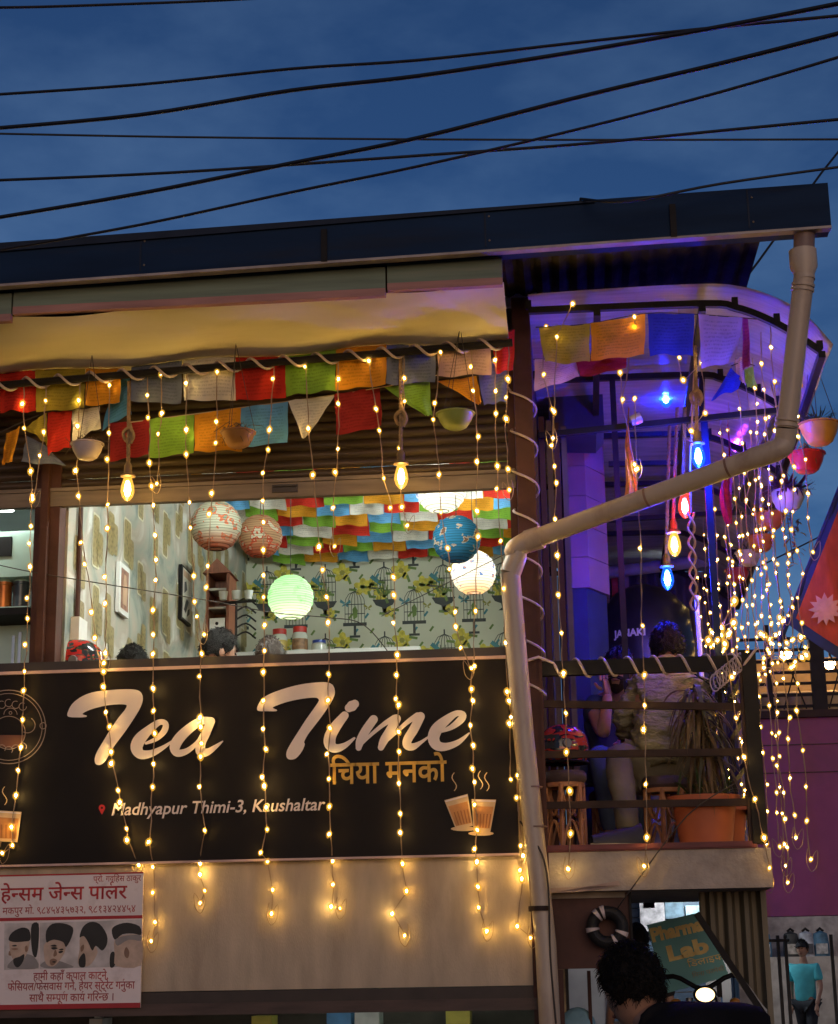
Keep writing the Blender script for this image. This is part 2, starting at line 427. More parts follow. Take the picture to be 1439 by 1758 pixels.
# bird cage wallpaper print
mk = mat('print_charcoal', (0.045, 0.05, 0.05), 0.7); my = mat('print_yellow', (0.55, 0.47, 0.06), 0.7, var=0.3, scale=30); my2 = mat('print_ochre', (0.26, 0.24, 0.05), 0.7)
mg = mat('print_green', (0.13, 0.20, 0.05), 0.7, var=0.3); mt = mat('print_teal', (0.06, 0.20, 0.24), 0.7)
wp = MB(); YB = 5.398
def pl(pts, mi, k=0): wp.face([V(a, YB - 0.0008 * (k + 1), c) for a, c in pts], mi)
def seg(a, b, wd, mi=0, k=0):
    d = Vector((b[0] - a[0], b[1] - a[1])); nn = Vector((-d.y, d.x)).normalized() * wd / 2
    pl([(a[0] + nn.x, a[1] + nn.y), (a[0] - nn.x, a[1] - nn.y), (b[0] - nn.x, b[1] - nn.y), (b[0] + nn.x, b[1] + nn.y)], mi, k)
def dome(cx, cz, s, kind):
    wdt, hb = 0.088 * s, 0.17 * s
    for i in range(7):                          # cage wires bow into a dome
        t = -1 + i / 3.0
        prev = (cx + t * wdt, cz)
        for (fx, fz) in ((1.0, hb), (0.93, hb + 0.05 * s), (0.62, hb + 0.095 * s), (0.0, hb + 0.12 * s)):
            q = (cx + t * wdt * fx, cz + fz); seg(prev, q, 0.0055 * s); prev = q
    for fz in (0.0, 0.085 * s, hb): seg((cx - wdt, cz + fz), (cx + wdt, cz + fz), 0.008 * s, 0, 1)
    seg((cx, cz + hb + 0.11 * s), (cx, cz + hb + 0.16 * s), 0.012 * s, 0, 1)
    # dark bowl and pedestal
    if kind == 0:
        pl([(cx - wdt * 1.15, cz + 0.005), (cx + wdt * 1.15, cz + 0.005), (cx + wdt * 0.8, cz - 0.045 * s), (cx + wdt * .2, cz - 0.065 * s), (cx - wdt * .2, cz - 0.065 * s), (cx - wdt * 0.8, cz - 0.045 * s)][::-1], 0, 2)
        pl([(cx - 0.02, cz - 0.064 * s), (cx - 0.012, cz - 0.10 * s), (cx - 0.045, cz - 0.125 * s), (cx + 0.045, cz - 0.125 * s), (cx + 0.012, cz - 0.10 * s), (cx + 0.02, cz - 0.064 * s)], 0, 2)
        for a in range(7):
            an = a * 2.4; seg((cx, cz + 0.02), (cx + 0.05 * math.cos(an), cz + 0.09 + 0.05 * math.sin(an)), 0.012, 3, 3)
    else:
        seg((cx - wdt * 1.2, cz - 0.01), (cx + wdt * 1.2, cz - 0.01), 0.03 * s, 0, 2)
        seg((cx, cz - 0.02), (cx, cz - 0.11 * s), 0.022 * s, 0, 2); seg((cx - 0.045, cz - 0.115), (cx + 0.045, cz - 0.115), 0.02, 0, 2)
        pl([(cx - 0.012, cz + 0.03), (cx + 0.02, cz + 0.05), (cx + 0.024, cz + 0.11), (cx + 0.004, cz + 0.15), (cx - 0.02, cz + 0.12)], 3, 3)
def flower(cx, cz, s):
    for i in range(5):
        a = i * 1.2566 + 0.3; c, d = math.cos(a), math.sin(a)
        q = [(0.01, 0), (0.035, -0.028), (0.07, -0.02), (0.082, 0.0), (0.066, 0.024), (0.032, 0.028)]
        pl([(cx + s * (u * c - v * d), cz + s * (u * d + v * c)) for u, v in q], 1, i % 3)
    pl([(cx + 0.022 * s * math.cos(k), cz + 0.022 * s * math.sin(k)) for k in (0, 1.05, 2.1, 3.14, 4.2, 5.25)], 2, 4)
    for a in (-0.7, 0.4, 3.6): seg((cx + 0.06 * s * math.cos(a), cz + 0.06 * s * math.sin(a)), (cx + 0.12 * s * math.cos(a - .3), cz + 0.11 * s * math.sin(a - .3)), 0.022, 3, 4)
def bfly(cx, cz, s, mi):
    for q in ([(0, 0), (.05, .045), (.06, .01), (.02, -.01)], [(0, -.005), (.025, -.015), (.04, -.04), (.01, -.03)]):
        pl([(cx + s * u, cz + s * v) for u, v in q], mi, 1); pl([(cx - s * u, cz + s * v + 0.006) for u, v in q][::-1], mi, 1)
c0 = P(660, 1040, YB).x; PER = P(762, 1040, YB).x - P(660, 1040, YB).x
zA = P(660, 1030, YB).z; zB = P(608, 1062, YB).z
for i in range(-5, 4):
    for j in range(-4, 3):
        ox = c0 + i * PER; oz = j * 0.60
        if not (XW < ox - 0.12 and ox + 0.45 < -0.13): 
            if not (XW < ox and ox < -0.3): continue
        dome(ox, zA + oz, 1.0, 0); dome(ox - PER * 0.5, zB + oz - 0.04, 0.95, 1)
        flower(ox - PER * 0.36, zB + oz + 0.27, 1.0); flower(ox - PER * 0.71, zB + oz - 0.20, 1.1); flower(ox - PER * .2, zB + oz - 0.31, 0.9); flower(ox - PER * .05, zB + oz + 0.20, .85); flower(ox - PER * .92, zB + oz + 0.05, .7)
        for q in range(9): seg((ox - PER * (.15 + .09 * q), zB + oz - .26 + .13 * (q % 3)), (ox - PER * (.15 + .09 * q) + .03, zB + oz - .22 + .13 * (q % 3)), .018, 3 if q % 2 else 4, 1)
        bfly(ox - PER * 0.66, zB + oz + 0.13, 0.8, 4); bfly(ox - PER * 0.28, zB + oz + 0.09, 0.6, 2)
        seg((ox - PER * 0.22, zB + oz + 0.36), (ox - PER * 0.05, zB + oz + 0.29), 0.035, 4, 2); seg((ox - PER * 0.25, zB + oz + 0.26), (ox - PER * 0.02, zB + oz + 0.25), 0.014, 0, 2)
        for q in range(6): seg((ox - PER * 0.2 + q * 0.022, zB + oz + 0.255), (ox - PER * 0.2 + q * 0.022, zB + oz + 0.33 + 0.02 * (q % 2)), 0.005, 0, 1)
o = wp.build('printed_motif', [mk, my, my2, mg, mt], bw); o['kind'] = 'stuff'

# window jamb and left pantry bay
MB().box((-2.905, 0.036, Z_SILL), (-2.765, 0.155, 4.35)).box((-2.86, -0.01, Z_SILL), (-2.82, 0.0345, 4.35)).build('window_jamb', m_brownpost, H)
MB().box((-0.30, 0.04, Z_SILL), (-0.262, 0.155, 4.8)).build('window_jamb', m_brownpost, H)
# wall above the window, hidden behind the shutter
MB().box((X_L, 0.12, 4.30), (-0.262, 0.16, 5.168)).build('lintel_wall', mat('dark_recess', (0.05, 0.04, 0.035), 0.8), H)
# rolling shutter half lowered: slats, bottom rail, handle
sh = thing('rolling_shutter', 'brown ribbed rolling shutter half lowered over the tea house window', 'shutter', (-1.5, 0.06, 4.1))
zs = 4.215
k = 0
while zs < 4.86:
    s = MB(); s.smooth = True
    s.grid(lambda u, v, z=zs: (X_L + u * (-0.266 - X_L), 0.062 - 0.016 * math.sin(math.pi * v), z + v * 0.052), 1, 6, uv=False)
    s.build('slat', m_shutter, sh); zs += 0.0535; k += 1
MB().box((X_L, 0.03, 4.11), (-0.266, 0.075, 4.19)).box((X_L, 0.022, 4.192), (-0.266, 0.075, 4.212)).build('bottom_rail', m_rail, sh)
c = P(489, 838, 0.02)
MB().box(c + V(-0.07, 0.0, -0.022), c + V(0.07, 0.012, 0.022)).box(c + V(-0.062, -0.012, 0.008), c + V(0.062, 0.0, 0.018)).build('handle', m_sill, sh)

# eave: gutter fascia, board, tarpaulin soffit (bottom hangs slack), brackets
GX0, GX1 = -4.6, 1.345
def gz(x): return 5.20 + (x - GX0) * 0.0195     # the roof edge climbs a little to the right
ft = MB()
ft.prism([V(GX0, -0.93, gz(GX0) + 0.02), V(GX1, -0.93, gz(GX1) + 0.02), V(GX1, -0.93, gz(GX1) - 0.195), V(GX0, -0.93, gz(GX0) - 0.195)], (0, 0.02, 0))
ft.prism([V(GX0, -0.929, gz(GX0) - 0.195), V(GX1, -0.929, gz(GX1) - 0.195), V(GX1, -0.929, gz(GX1) - 0.208), V(GX0, -0.929, gz(GX0) - 0.208)], (0, 0.14, 0))
ft.prism([V(GX1 - 0.012, -0.91, gz(GX1) + 0.02), V(GX1, -0.91, gz(GX1) + 0.02), V(GX1, -0.91, gz(GX1) - 0.195), V(GX1 - 0.012, -0.91, gz(GX1) - 0.195)], (0, 0.12, 0))
gt = ft.build('roof_gutter', m_bluefascia, H)
MB().prism([V(GX0, -0.945, gz(GX0) + 0.012), V(0.2, -0.945, gz(0.2) + 0.012), V(0.2, -0.945, gz(0.2) + 0.0), V(GX0, -0.945, gz(GX0) - 0.055)], (0, 0.013, 0)).build('gutter_lip', m_navy, gt)
for gx in (-2.1, -0.35, 0.95):
    MB().box((gx - 0.004, -0.9335, gz(gx) - 0.19), (gx + 0.004, -0.9302, gz(gx) + 0.015)).build('sheet_lap', m_navy, gt)
    for kz in (-.03, -.16): MB().ball(V(gx + .02, -.932, gz(gx) + kz), .006, .004, .006, 8, 4).build('screw', m_rail, gt)
for gx in (-1.16, 0.58):
    MB().box((gx - 0.015, -0.945, gz(gx) - 0.212), (gx + 0.015, -0.931, gz(gx) - 0.04)).build('gutter_bracket', m_black, gt)
MB().prism([V(GX0, -0.935, gz(GX0) - 0.209), V(GX1, -0.935, gz(GX1) - 0.209), V(GX1, -0.935, gz(GX1) - 0.222), V(GX0, -0.935, gz(GX0) - 0.222)], (0, 0.05, 0)).build('gutter_edge', mat('grey_edge', (0.36, 0.30, 0.28), 0.6), gt)
# roof sheet running up and back
rf = MB(); nn = 300
for i in range(nn):
    x0 = GX0 + (GX1 - 0.3 - GX0) * i / nn; x1 = GX0 + (GX1 - 0.3 - GX0) * (i + 1) / nn
    za, zb = 0.012 * math.sin(i * 1.25), 0.012 * math.sin((i + 1) * 1.25)
    rf.face([V(x0, -0.80, gz(x0) - 0.10 + za), V(x1, -0.80, gz(x1) - 0.10 + zb), V(x1, 6.5, gz(x1) + 0.32 + zb), V(x0, 6.5, gz(x0) + 0.32 + za)])
m_corr = mat('corrugated_iron', (0.07, 0.06, 0.042), 0.9, 0.0, spec=0.0, var=0.35, scale=5, dirt=(0.03, 0.022, 0.015), dirt_lo=0.5)
rf.build('roof', m_corr, H)
# grey-green board and pink strip under the gutter, in lengths
for (xa, xb) in ((-4.6, -2.795), (-2.785, -0.865), (-0.855, -0.275)):
    MB().box((xa, -0.83, gz((xa + xb) / 2) - 0.315), (xb, -0.80, gz((xa + xb) / 2) - 0.20)).build('eave_board', m_beamgreen, H)
    MB().box((xa, -0.835, gz((xa + xb) / 2) - 0.355), (xb, -0.797, gz((xa + xb) / 2) - 0.316)).build('eave_strip', m_beampink, H)
sf = MB()
def soff(u, v):
    x = X_L + u * (-0.27 - X_L); y = -0.80 + 0.88 * v
    sag = 0.045 * math.sin(math.pi * min(1, v * 1.25)) * (1 + 0.15 * math.sin(x * 2.3 + 1)) + 0.05 * math.exp(-((v - 0.60) / 0.07) ** 2) + 0.012 * math.sin(x * 7 + v * 9)
    return (x, y, gz(x) - 0.345 - sag - 0.03 * v + 0.003 * math.sin(5 * x) * v)
sf.grid(soff, 60, 26, uv=False); sf.build('soffit_tarpaulin', m_tarp, H)
MB().box((X_L, 0.06, 4.78), (-0.262, 0.118, 5.0)).build('lintel_beam', mat('dark_recess2', (0.045, 0.035, 0.03), 0.8), H)

# brown post between window and balcony (down to the street)
pst = MB().box((-0.258, -0.03, 0.0), (-0.168, 0.06, 5.17)).box((-0.176, -0.036, 0.9), (-0.160, -0.028, 5.17)).build('post', m_brownpost, H)

# ground floor shop below: floor-to-lintel opening with lit shelves
MB().box((X_L, 1.6, 0.0), (-0.1, 1.7, 1.9)).build('shop_back_wall', mat('shop_dark', (0.07, 0.06, 0.05), 0.7), H)
MB().box((X_L, 0.16, 1.9), (-0.1, 1.7, 2.05)).build('shop_ceiling', m_white, H)
MB().box((-0.258, 0.07, 0.0), (-0.168, 1.6, 1.9)).build('shop_side_wall', m_white, H)
m_tube = emit('tube_light', (0.85, 1.0, 0.93), 10.0)
t = thing('shop_tube_light', 'white tube light inside the ground floor shop', 'lamp', (-1.0, 1.0, 1.84))
MB().tube([V(-1.6, 0.9, 1.85), V(-0.5, 0.9, 1.85)], 0.016, 8).build('tube', m_tube, t); MB().box((-1.62, 0.88, 1.866), (-0.48, 0.92, 1.9)).build('fixture', m_white, t)
t = thing('shop_goods_shelf', 'shelf of boxed goods in the ground floor shop along the photo bottom', 'shelf', (-1.4, 1.2, 0.0))
MB().box((-2.9, 1.2, 1.12), (-0.3, 1.5, 1.14)).box((-2.9, 1.53, 0.0), (-2.86, 1.59, 1.7)).build('shelf_board', m_white, t)
gr_ = random.Random(3); x = -2.85
while x < -0.4:
    wd = gr_.uniform(0.05, 0.17); hh = gr_.uniform(0.12, 0.34); cc = gr_.choice([(0.1, 0.3, 0.6), (0.6, 0.08, 0.2), (0.6, 0.6, 0.6), (0.6, 0.5, 0.1), (0.15, 0.4, 0.2), (0.05, 0.05, 0.05), (0.7, 0.7, 0.75)])
    MB().box((x, 1.24, 1.141), (x + wd, 1.45, 1.141 + hh)).build('goods_box', mat('goods%d' % (int(cc[0] * 100) + int(cc[2] * 10)), cc, 0.4), t); x += wd + gr_.choice((.01, .02, .05, .22))
# ================================================================ SIGN BANNER
m_banner = mat('black_flex', (0.013, 0.010, 0.009), 0.6, spec=0.18, var=0.35, scale=2.0, bump=0.3, bscale=3)
m_hem = mat('pink_hem', (0.62, 0.42, 0.38), 0.6)
m_letter = mat('blush_letter', (0.82, 0.70, 0.66), 0.6, var=0.05)
m_goldtxt = mat('gold_letter', (0.62, 0.36, 0.06), 0.6, var=0.05)
m_redpin = mat('red_print', (0.45, 0.02, 0.02), 0.6)
m_tea = mat('tea_print', (0.55, 0.24, 0.07), 0.6, var=0.3, scale=14); m_foam = mat('foam_print', (0.72, 0.50, 0.28), 0.6); m_line = mat('line_print', (0.30, 0.22, 0.18), 0.6)
SY = -0.042
SB = thing('shop_banner', 'black Tea Time banner with blush script letters across the upper facade', 'sign', (-1.7, SY, Z_SIGN_B))
bn = MB()
def bfn(u, v):
    x = X_L + u * (-0.307 - X_L); z = Z_SIGN_B - 0.002 + v * (Z_SIGN_T - Z_SIGN_B)
    return (x, SY + 0.004 * math.sin(x * 3.1 + v * 2) * math.sin(v * 3.1) + 0.003 * math.sin(9 * x + 4 * v), z)
bn.grid(bfn, 60, 14, uv=False); bn.build('banner_cloth', m_banner, SB)
MB().box((X_L, SY - 0.012, Z_SIGN_T - 0.004), (-0.307, SY + 0.01, Z_SIGN_T + 0.012)).build('top_hem', m_hem, SB)
MB().box((X_L, SY - 0.008, Z_SIGN_B - 0.012), (-0.307, SY + 0.01, Z_SIGN_B - 0.001)).build('bottom_hem', m_hem, SB)
LY = SY - 0.0095
def zc(pts, ox):        # points measured on a 2.998x enlargement
    return [(ox + a / 2.998, 1120 + b / 2.998) for a, b in pts]
def flat(pts, y): return [P(a, b, y) for a, b in pts]
def letter_poly(pts, ox, y=LY):
    q = cr([Vector((a, b, 0)) for a, b in zc(pts, ox)], 4, closed=True); q = [P(v.x, v.y, y) for v in q]
    bm = bmesh.new(); vs_ = [bm.verts.new(p) for p in q]; bm.free(); mb = MB(); mb.v = q; mb.f = [list(t3) for t3 in tessellate_polygon([q])]; mb.mi = [0] * len(mb.f)
    return mb
def stroke(mb, pts, ox, y, n=6):
    q = cr([Vector((ox + a / 2.998, 1120 + b / 2.998, w_ / 2.998)) for a, b, w_ in pts], n)
    ii = len(mb.v); m = len(q)
    for k, p in enumerate(q):
        d = q[min(k + 1, m - 1)] - q[max(k - 1, 0)]; d.z = 0; d.normalize(); nx, ny = -d.y, d.x
        mb.v.append(P(p.x + nx * p.z / 2, p.y + ny * p.z / 2, y)); mb.v.append(P(p.x - nx * p.z / 2, p.y - ny * p.z / 2, y))
    for k in range(m - 1):
        mb.f.append([ii + 2 * k, ii + 2 * k + 1, ii + 2 * k + 3, ii + 2 * k + 2]); mb.mi.append(0)
    for (p, d, yy) in ((q[0], q[0] - q[1], y - 0.0002), (q[-1], q[-1] - q[-2], y - 0.0002)):      # round ends
        d.z = 0; a0 = math.atan2(d.y, d.x)
        mb.face([P(p.x + p.z / 2 * math.cos(a0 + t), p.y + p.z / 2 * math.sin(a0 + t), yy) for t in [(-90 + 22.5 * k) * math.pi / 180 for k in range(9)]])
T1 = [(350, 330), (352, 300), (375, 262), (420, 228), (480, 205), (560, 195), (640, 190), (700, 193), (728, 210), (735, 245), (720, 290), (690, 340), (650, 400), (620, 440), (590, 480), (565, 520), (545, 555), (525, 575), (505, 580), (490, 570), (488, 545), (500, 510), (530, 460), (560, 410), (590, 365), (615, 330), (640, 300), (652, 278), (645, 269), (600, 268), (540, 275), (480, 290), (440, 306), (425, 318), (446, 326), (440, 333), (400, 335)]
T2 = [(8, 300), (10, 270), (35, 235), (80, 210), (150, 185), (230, 165), (310, 155), (365, 155), (395, 170), (405, 205), (395, 240), (365, 290), (330, 340), (295, 385), (265, 425), (247, 460), (250, 475), (235, 510), (205, 545), (175, 552), (157, 540), (157, 510), (180, 465), (215, 410), (250, 355), (285, 305), (315, 262), (322, 243), (300, 233), (230, 240), (160, 255), (110, 272), (85, 285), (106, 296), (100, 303), (60, 303)]
letter_poly(T1, 0).build('letter', m_letter, SB)
letter_poly(T2, 440).build('letter', m_letter, SB)
def letter(strokes, ox):
    mb = MB()
    for k, s in enumerate(strokes): stroke(mb, s, ox, LY - 0.0005 * k)
    return mb.build('letter', m_letter, SB, smooth=False)
letter([[(752, 468, 14), (805, 445, 24), (845, 405, 32), (852, 368, 30), (820, 360, 30), (768, 398, 44), (720, 447, 62), (703, 492, 62), (727, 525, 50), (780, 520, 36), (840, 490, 22), (885, 458, 10)]], 0)
letter([[(1080, 352, 38), (1035, 354, 40), (980, 388, 48), (925, 440, 54), (900, 487, 54), (915, 518, 40), (962, 508, 30), (1010, 470, 22), (1055, 415, 22)],
        [(1085, 355, 44), (1060, 415, 46), (1034, 470, 48), (1036, 512, 52), (1070, 512, 36), (1110, 486, 22), (1146, 458, 7)]], 0)
letter([[(455, 325, 42), (412, 378, 54), (382, 430, 60), (380, 472, 60), (408, 494, 46), (455, 480, 30), (505, 442, 12)], [(478, 286, 44), (493, 276, 54), (507, 266, 44)]], 440)
letter([[(604, 345, 44), (565, 400, 46), (536, 455, 44), (527, 492, 30)], [(532, 482, 14), (590, 425, 18), (660, 368, 24), (712, 338, 34)],
        [(722, 342, 46), (690, 400, 46), (658, 452, 44), (642, 490, 32)], [(648, 478, 14), (710, 420, 18), (780, 358, 24), (830, 325, 32)],
        [(845, 330, 46), (812, 395, 48), (780, 448, 46), (778, 478, 44), (806, 486, 36), (850, 462, 18), (900, 425, 8)]], 440)
letter([[(935, 412, 12), (1000, 388, 26), (1050, 350, 38), (1064, 322, 34), (1032, 314, 30), (985, 343, 44), (932, 392, 60), (913, 440, 60), (930, 478, 52), (975, 486, 40), (1040, 463, 28), (1096, 416, 8)]], 440)

# ---- devanagari helpers (flat print): '~x' half letter, '^' hook above the next letter
def adv(s, size, **kw): return text_width(s + '।', size, **kw)[1] - text_width('।', size, **kw)[1]
def deva(tokens, size, org, ux, uy, name, m, parent, offset=0.0, fit=None):
    kw = dict(offset=offset * size)
    items = []; x = 0.0
    for t in tokens:
        if t == '^': items.append(('^', x, None)); continue
        if t[0] == '~':
            a = adv(t[1:], size, **kw); cut = a - size * 0.20; items.append(('c', x, (t[1:], cut))); x += cut
        else:
            items.append(('t', x, t)); x += adv(t, size, **kw)
    sx = (fit / x) if fit else 1.0
    ux = Vector(ux) * sx; org = Vector(org); uy = Vector(uy)
    nrm = Vector(ux).cross(uy).normalized()
    bm = bmesh.new()
    for kind, xo, dta in items:
        if kind == '^':
            c = org + ux * (xo + size * 0.34) + uy * (size * 0.66); q = []
            for k in range(7):
                a = R(250 - k * 38); q.append((math.cos(a) * size * 0.10, math.sin(a) * size * 0.12 + size * 0.10))
            for k in range(6):
                u0, v0 = q[k]; u1, v1 = q[k + 1]
                pts = [c + ux * u0 + uy * v0, c + ux * u1 + uy * v1, c + ux * (u1 * 0.4) + uy * (v1 * 0.55 + size * 0.045), c + ux * (u0 * 0.4) + uy * (v0 * 0.55 + size * 0.045)]
                try: bm.faces.new([bm.verts.new(p - wloc(parent)) for p in pts])
                except Exception: pass
            continue
        txt, cut = (dta if kind == 'c' else (dta, None))
        o = text_on(txt, size, org + ux * xo, ux, uy, 'tmp', m, parent, clip=cut, **kw); b2 = bmesh.new(); b2.from_mesh(o.data); tmp = bpy.data.meshes.new('q'); b2.to_mesh(tmp); b2.free()
        bm.from_mesh(tmp); bpy.data.meshes.remove(tmp); bpy.data.objects.remove(o)
    me = bpy.data.meshes.new(name); bm.to_mesh(me); bm.free(); me.materials.append(m)
    o = bpy.data.objects.new(name, me); COL.objects.link(o); o.parent = parent
    return o
UX, UZ = V(1, 0, 0), V(0, 0, 1)
p0, p1 = P(568, 1346, LY), P(766, 1340, LY); hgt = (P(568, 1312, LY).z - p0.z)
deva(['िचया मनको'], hgt / 0.62, p0, UX, UZ, 'lettering', m_goldtxt, SB, offset=0.016, fit=(p1.x - p0.x))
p0, p1 = P(190, 1400, LY), P(557, 1391, LY); s = (P(190, 1379, LY).z - p0.z) / 0.70
tw = text_width('Madhyapur Thimi-3, Kaushaltar', s, shear=0.22, offset=0.0012)
text_on('Madhyapur Thimi-3, Kaushaltar', s, p0, UX * ((p1.x - p0.x) / (tw[1] - tw[0])), UZ, 'lettering', m_letter, SB, shear=0.22, offset=0.0012)
pin = MB(); cpx, cpy = 175, 1387
pin.face(flat([(cpx + 5.5 * math.cos(a), cpy + 5.5 * math.sin(a)) for a in [R(160 + k * 22) for k in range(11)]] + [(cpx + .8, cpy + 11), (cpx - .8, cpy + 11)], LY))
pin.face(flat([(cpx + 2 * math.cos(a), cpy + 2 * math.sin(a)) for a in [R(k * 45) for k in range(8)]], LY - 0.0005), 1)
pin.build('location_pin', [m_redpin, m_banner], SB)
# two glasses of tea
GM = [m_tea, m_foam, mat('tea_dark', (0.32, 0.12, 0.03), 0.6), m_letter]
def cup(a, b, c, d, k, steam, plate=None):     # tl, tr, br, bl
    gl = MB()
    def qd(pts, mi, k): gl.face(flat(pts, LY - 0.0004 * k), mi)
    def lp(u, v):
        x0 = a[0] + (b[0] - a[0]) * u; y0 = a[1] + (b[1] - a[1]) * u; x1 = d[0] + (c[0] - d[0]) * u; y1 = d[1] + (c[1] - d[1]) * u
        return (x0 + (x1 - x0) * v, y0 + (y1 - y0) * v)
    qd([lp(0, 0), lp(1, 0), lp(1, 1), lp(0, 1)], 1, k); qd([lp(.06, .22), lp(.94, .22), lp(.93, .90), lp(.07, .90)], 0, k + 1)
    for u in (0.2, 0.36, 0.52, 0.68, 0.84): qd([lp(u, .45), lp(u + .05, .45), lp(u + .05, .88), lp(u, .88)], 2, k + 2)
    qd([lp(.02, 0.02), lp(.98, 0.02), lp(.98, .07), lp(.02, .07)], 3, k + 2)
    if plate: gl.face(flat([(plate[0] + 22 * math.cos(t), plate[1] + 4 * math.sin(t)) for t in [R(j * 24) for j in range(15)]], LY + 0.0004), 1)
    o = gl.build('printed_tea_glass', GM, SB, smooth=False); o['kind'] = 'stuff'
    for (sx, sy) in steam:
        st = MB(); q = [(sx + 4 * math.sin(j * 0.9), sy - j * 4.5) for j in range(8)]
        for j in range(7): st.face(flat([(q[j][0] - .8, q[j][1]), (q[j][0] + .8, q[j][1]), (q[j + 1][0] + .8, q[j + 1][1]), (q[j + 1][0] - .8, q[j + 1][1])], LY - .0004))
        st.build('printed_steam', m_foam, SB, smooth=False)
cup((763, 1374), (803, 1363), (812, 1418), (783, 1424), 0, [(780, 1358)], (796, 1423)); cup((810, 1372), (852, 1373), (842, 1428), (813, 1427), 4, [(825, 1355), (836, 1358)], (826, 1431))
cup((-20, 1390), (37, 1394), (30, 1446), (-14, 1444), 8, [(8, 1382)])
# round teapot emblem cut by the photo edge
em = MB()
def ring(cx, cy, r, wd, k, mi=0, a0=0, a1=360, n=48):
    for i in range(n):
        t0 = R(a0 + (a1 - a0) * i / n); t1 = R(a0 + (a1 - a0) * (i + 1) / n)
        em.face(flat([(cx + (r - wd) * math.cos(t0), cy + (r - wd) * math.sin(t0)), (cx + r * math.cos(t0), cy + r * math.sin(t0)), (cx + r * math.cos(t1), cy + r * math.sin(t1)), (cx + (r - wd) * math.cos(t1), cy + (r - wd) * math.sin(t1))], LY - 0.0004 * k), mi)
ECX, ECY = 15, 1248
ring(ECX, ECY, 64, 1.6, 0); ring(ECX, ECY, 58, 1.2, 0); ring(ECX + 59, ECY - 2, 6, 1.3, 1)
em.face(flat([(ECX + 27 * math.cos(a), 1262 + 22 * math.sin(a)) for a in [R(k * 18) for k in range(11)]], LY), 1)
ring(ECX, 1258, 29, 1.4, 1); ring(ECX + 3, 1227, 12, 1.2, 1, 0, 180, 360, 16); ring(ECX + 3, 1224, 3, 1.2, 1)
ring(ECX + 32, 1245, 14, 1.4, 2, 0, -60, 120, 16)
for i in range(5): ring(ECX - 24 + i * 12, 1207 + abs(i - 2) * 3, 7, 1.2, 2, 0, 0, 300, 14); ring(ECX - 24 + i * 12, 1288 - abs(i - 2) * 3, 7, 1.2, 2, 0, 180, 400, 14)
em.build('teapot_emblem', [m_line, mat('tea_brown_print', (0.16, 0.06, 0.03), 0.6)], SB, smooth=False)

# ================================================================ BARBER POSTER
m_poster = mat('poster_white', (0.86, 0.74, 0.70), 0.55, var=0.08, scale=3, dirt=(.5, .38, .32), dirt_scale=6, dirt_lo=.55)
m_pred = mat('poster_red', (0.42, 0.02, 0.025), 0.6, var=0.1); m_pink = mat('poster_pinkred', (0.40, 0.06, 0.06), 0.6)
PY = -0.055
BP = thing('barber_poster', 'pink and white barber shop poster with four haircut pictures and red lettering', 'poster', P(120, 1732, PY))
pz1, pz0 = P(244, 1497, PY).z, P(244, 1730, PY).z; px1 = P(244, 1600, PY).x; px0 = px1 - 0.97
MB().box((px0, PY, pz0), (px1, PY + 0.012, pz1)).build('poster_board', m_poster, BP)
y_ = PY - 0.0015
def prc(mb, x0, x1, z0, z1, k=0, mi=0): mb.face([V(x0, y_ - 0.0006 * k, z0), V(x1, y_ - 0.0006 * k, z0), V(x1, y_ - 0.0006 * k, z1), V(x0, y_ - 0.0006 * k, z1)], mi)
bd = MB(); prc(bd, px0, px1, pz1 - 0.008, pz1); prc(bd, px0, px1, pz0, pz0 + 0.024)
zz = P(244, 1574, PY).z; prc(bd, px0, px1, zz - 0.008, zz + 0.008); bd.build('red_band', m_pred, BP)
def dline(tok, xa, xb, yb, hpx, m, off):
    a = P(xa, yb, y_); bb = P(xb, yb, y_); deva(tok, (P(xa, yb - hpx, y_).z - a.z) / 0.62, a, UX, UZ, 'lettering', m, BP, offset=off, fit=bb.x - a.x)
dline(['हे', '~न', 'सम जे', '~न', 'स पा', '^', 'लर'], 1, 217, 1547, 21, m_pred, 0.014)
dline(['प्रो. गविहस ठाकुर'], 160, 242, 1514, 9, m_pink, 0.008)
dline(['मकपुर मो. ९८४५४३५७३२, ९८१३४२४४५४'], 4, 233, 1570, 11, m_pink, 0.008)
dline(['हामी कहाँ कपाल काट्ने,'], 57, 186, 1683, 12, m_pink, 0.012)
dline(['फेिसयल/फेसवास ग', '^', 'ने, हेयर स्ट्रेट ग', '^', 'नुका'], 13, 231, 1701, 12, m_pink, 0.012)
dline(['साथै स', '~म', 'पू', '^', 'ण का', '^', 'य गिर', '~न', 'छ ।'], 50, 196, 1720, 12, m_pink, 0.012)
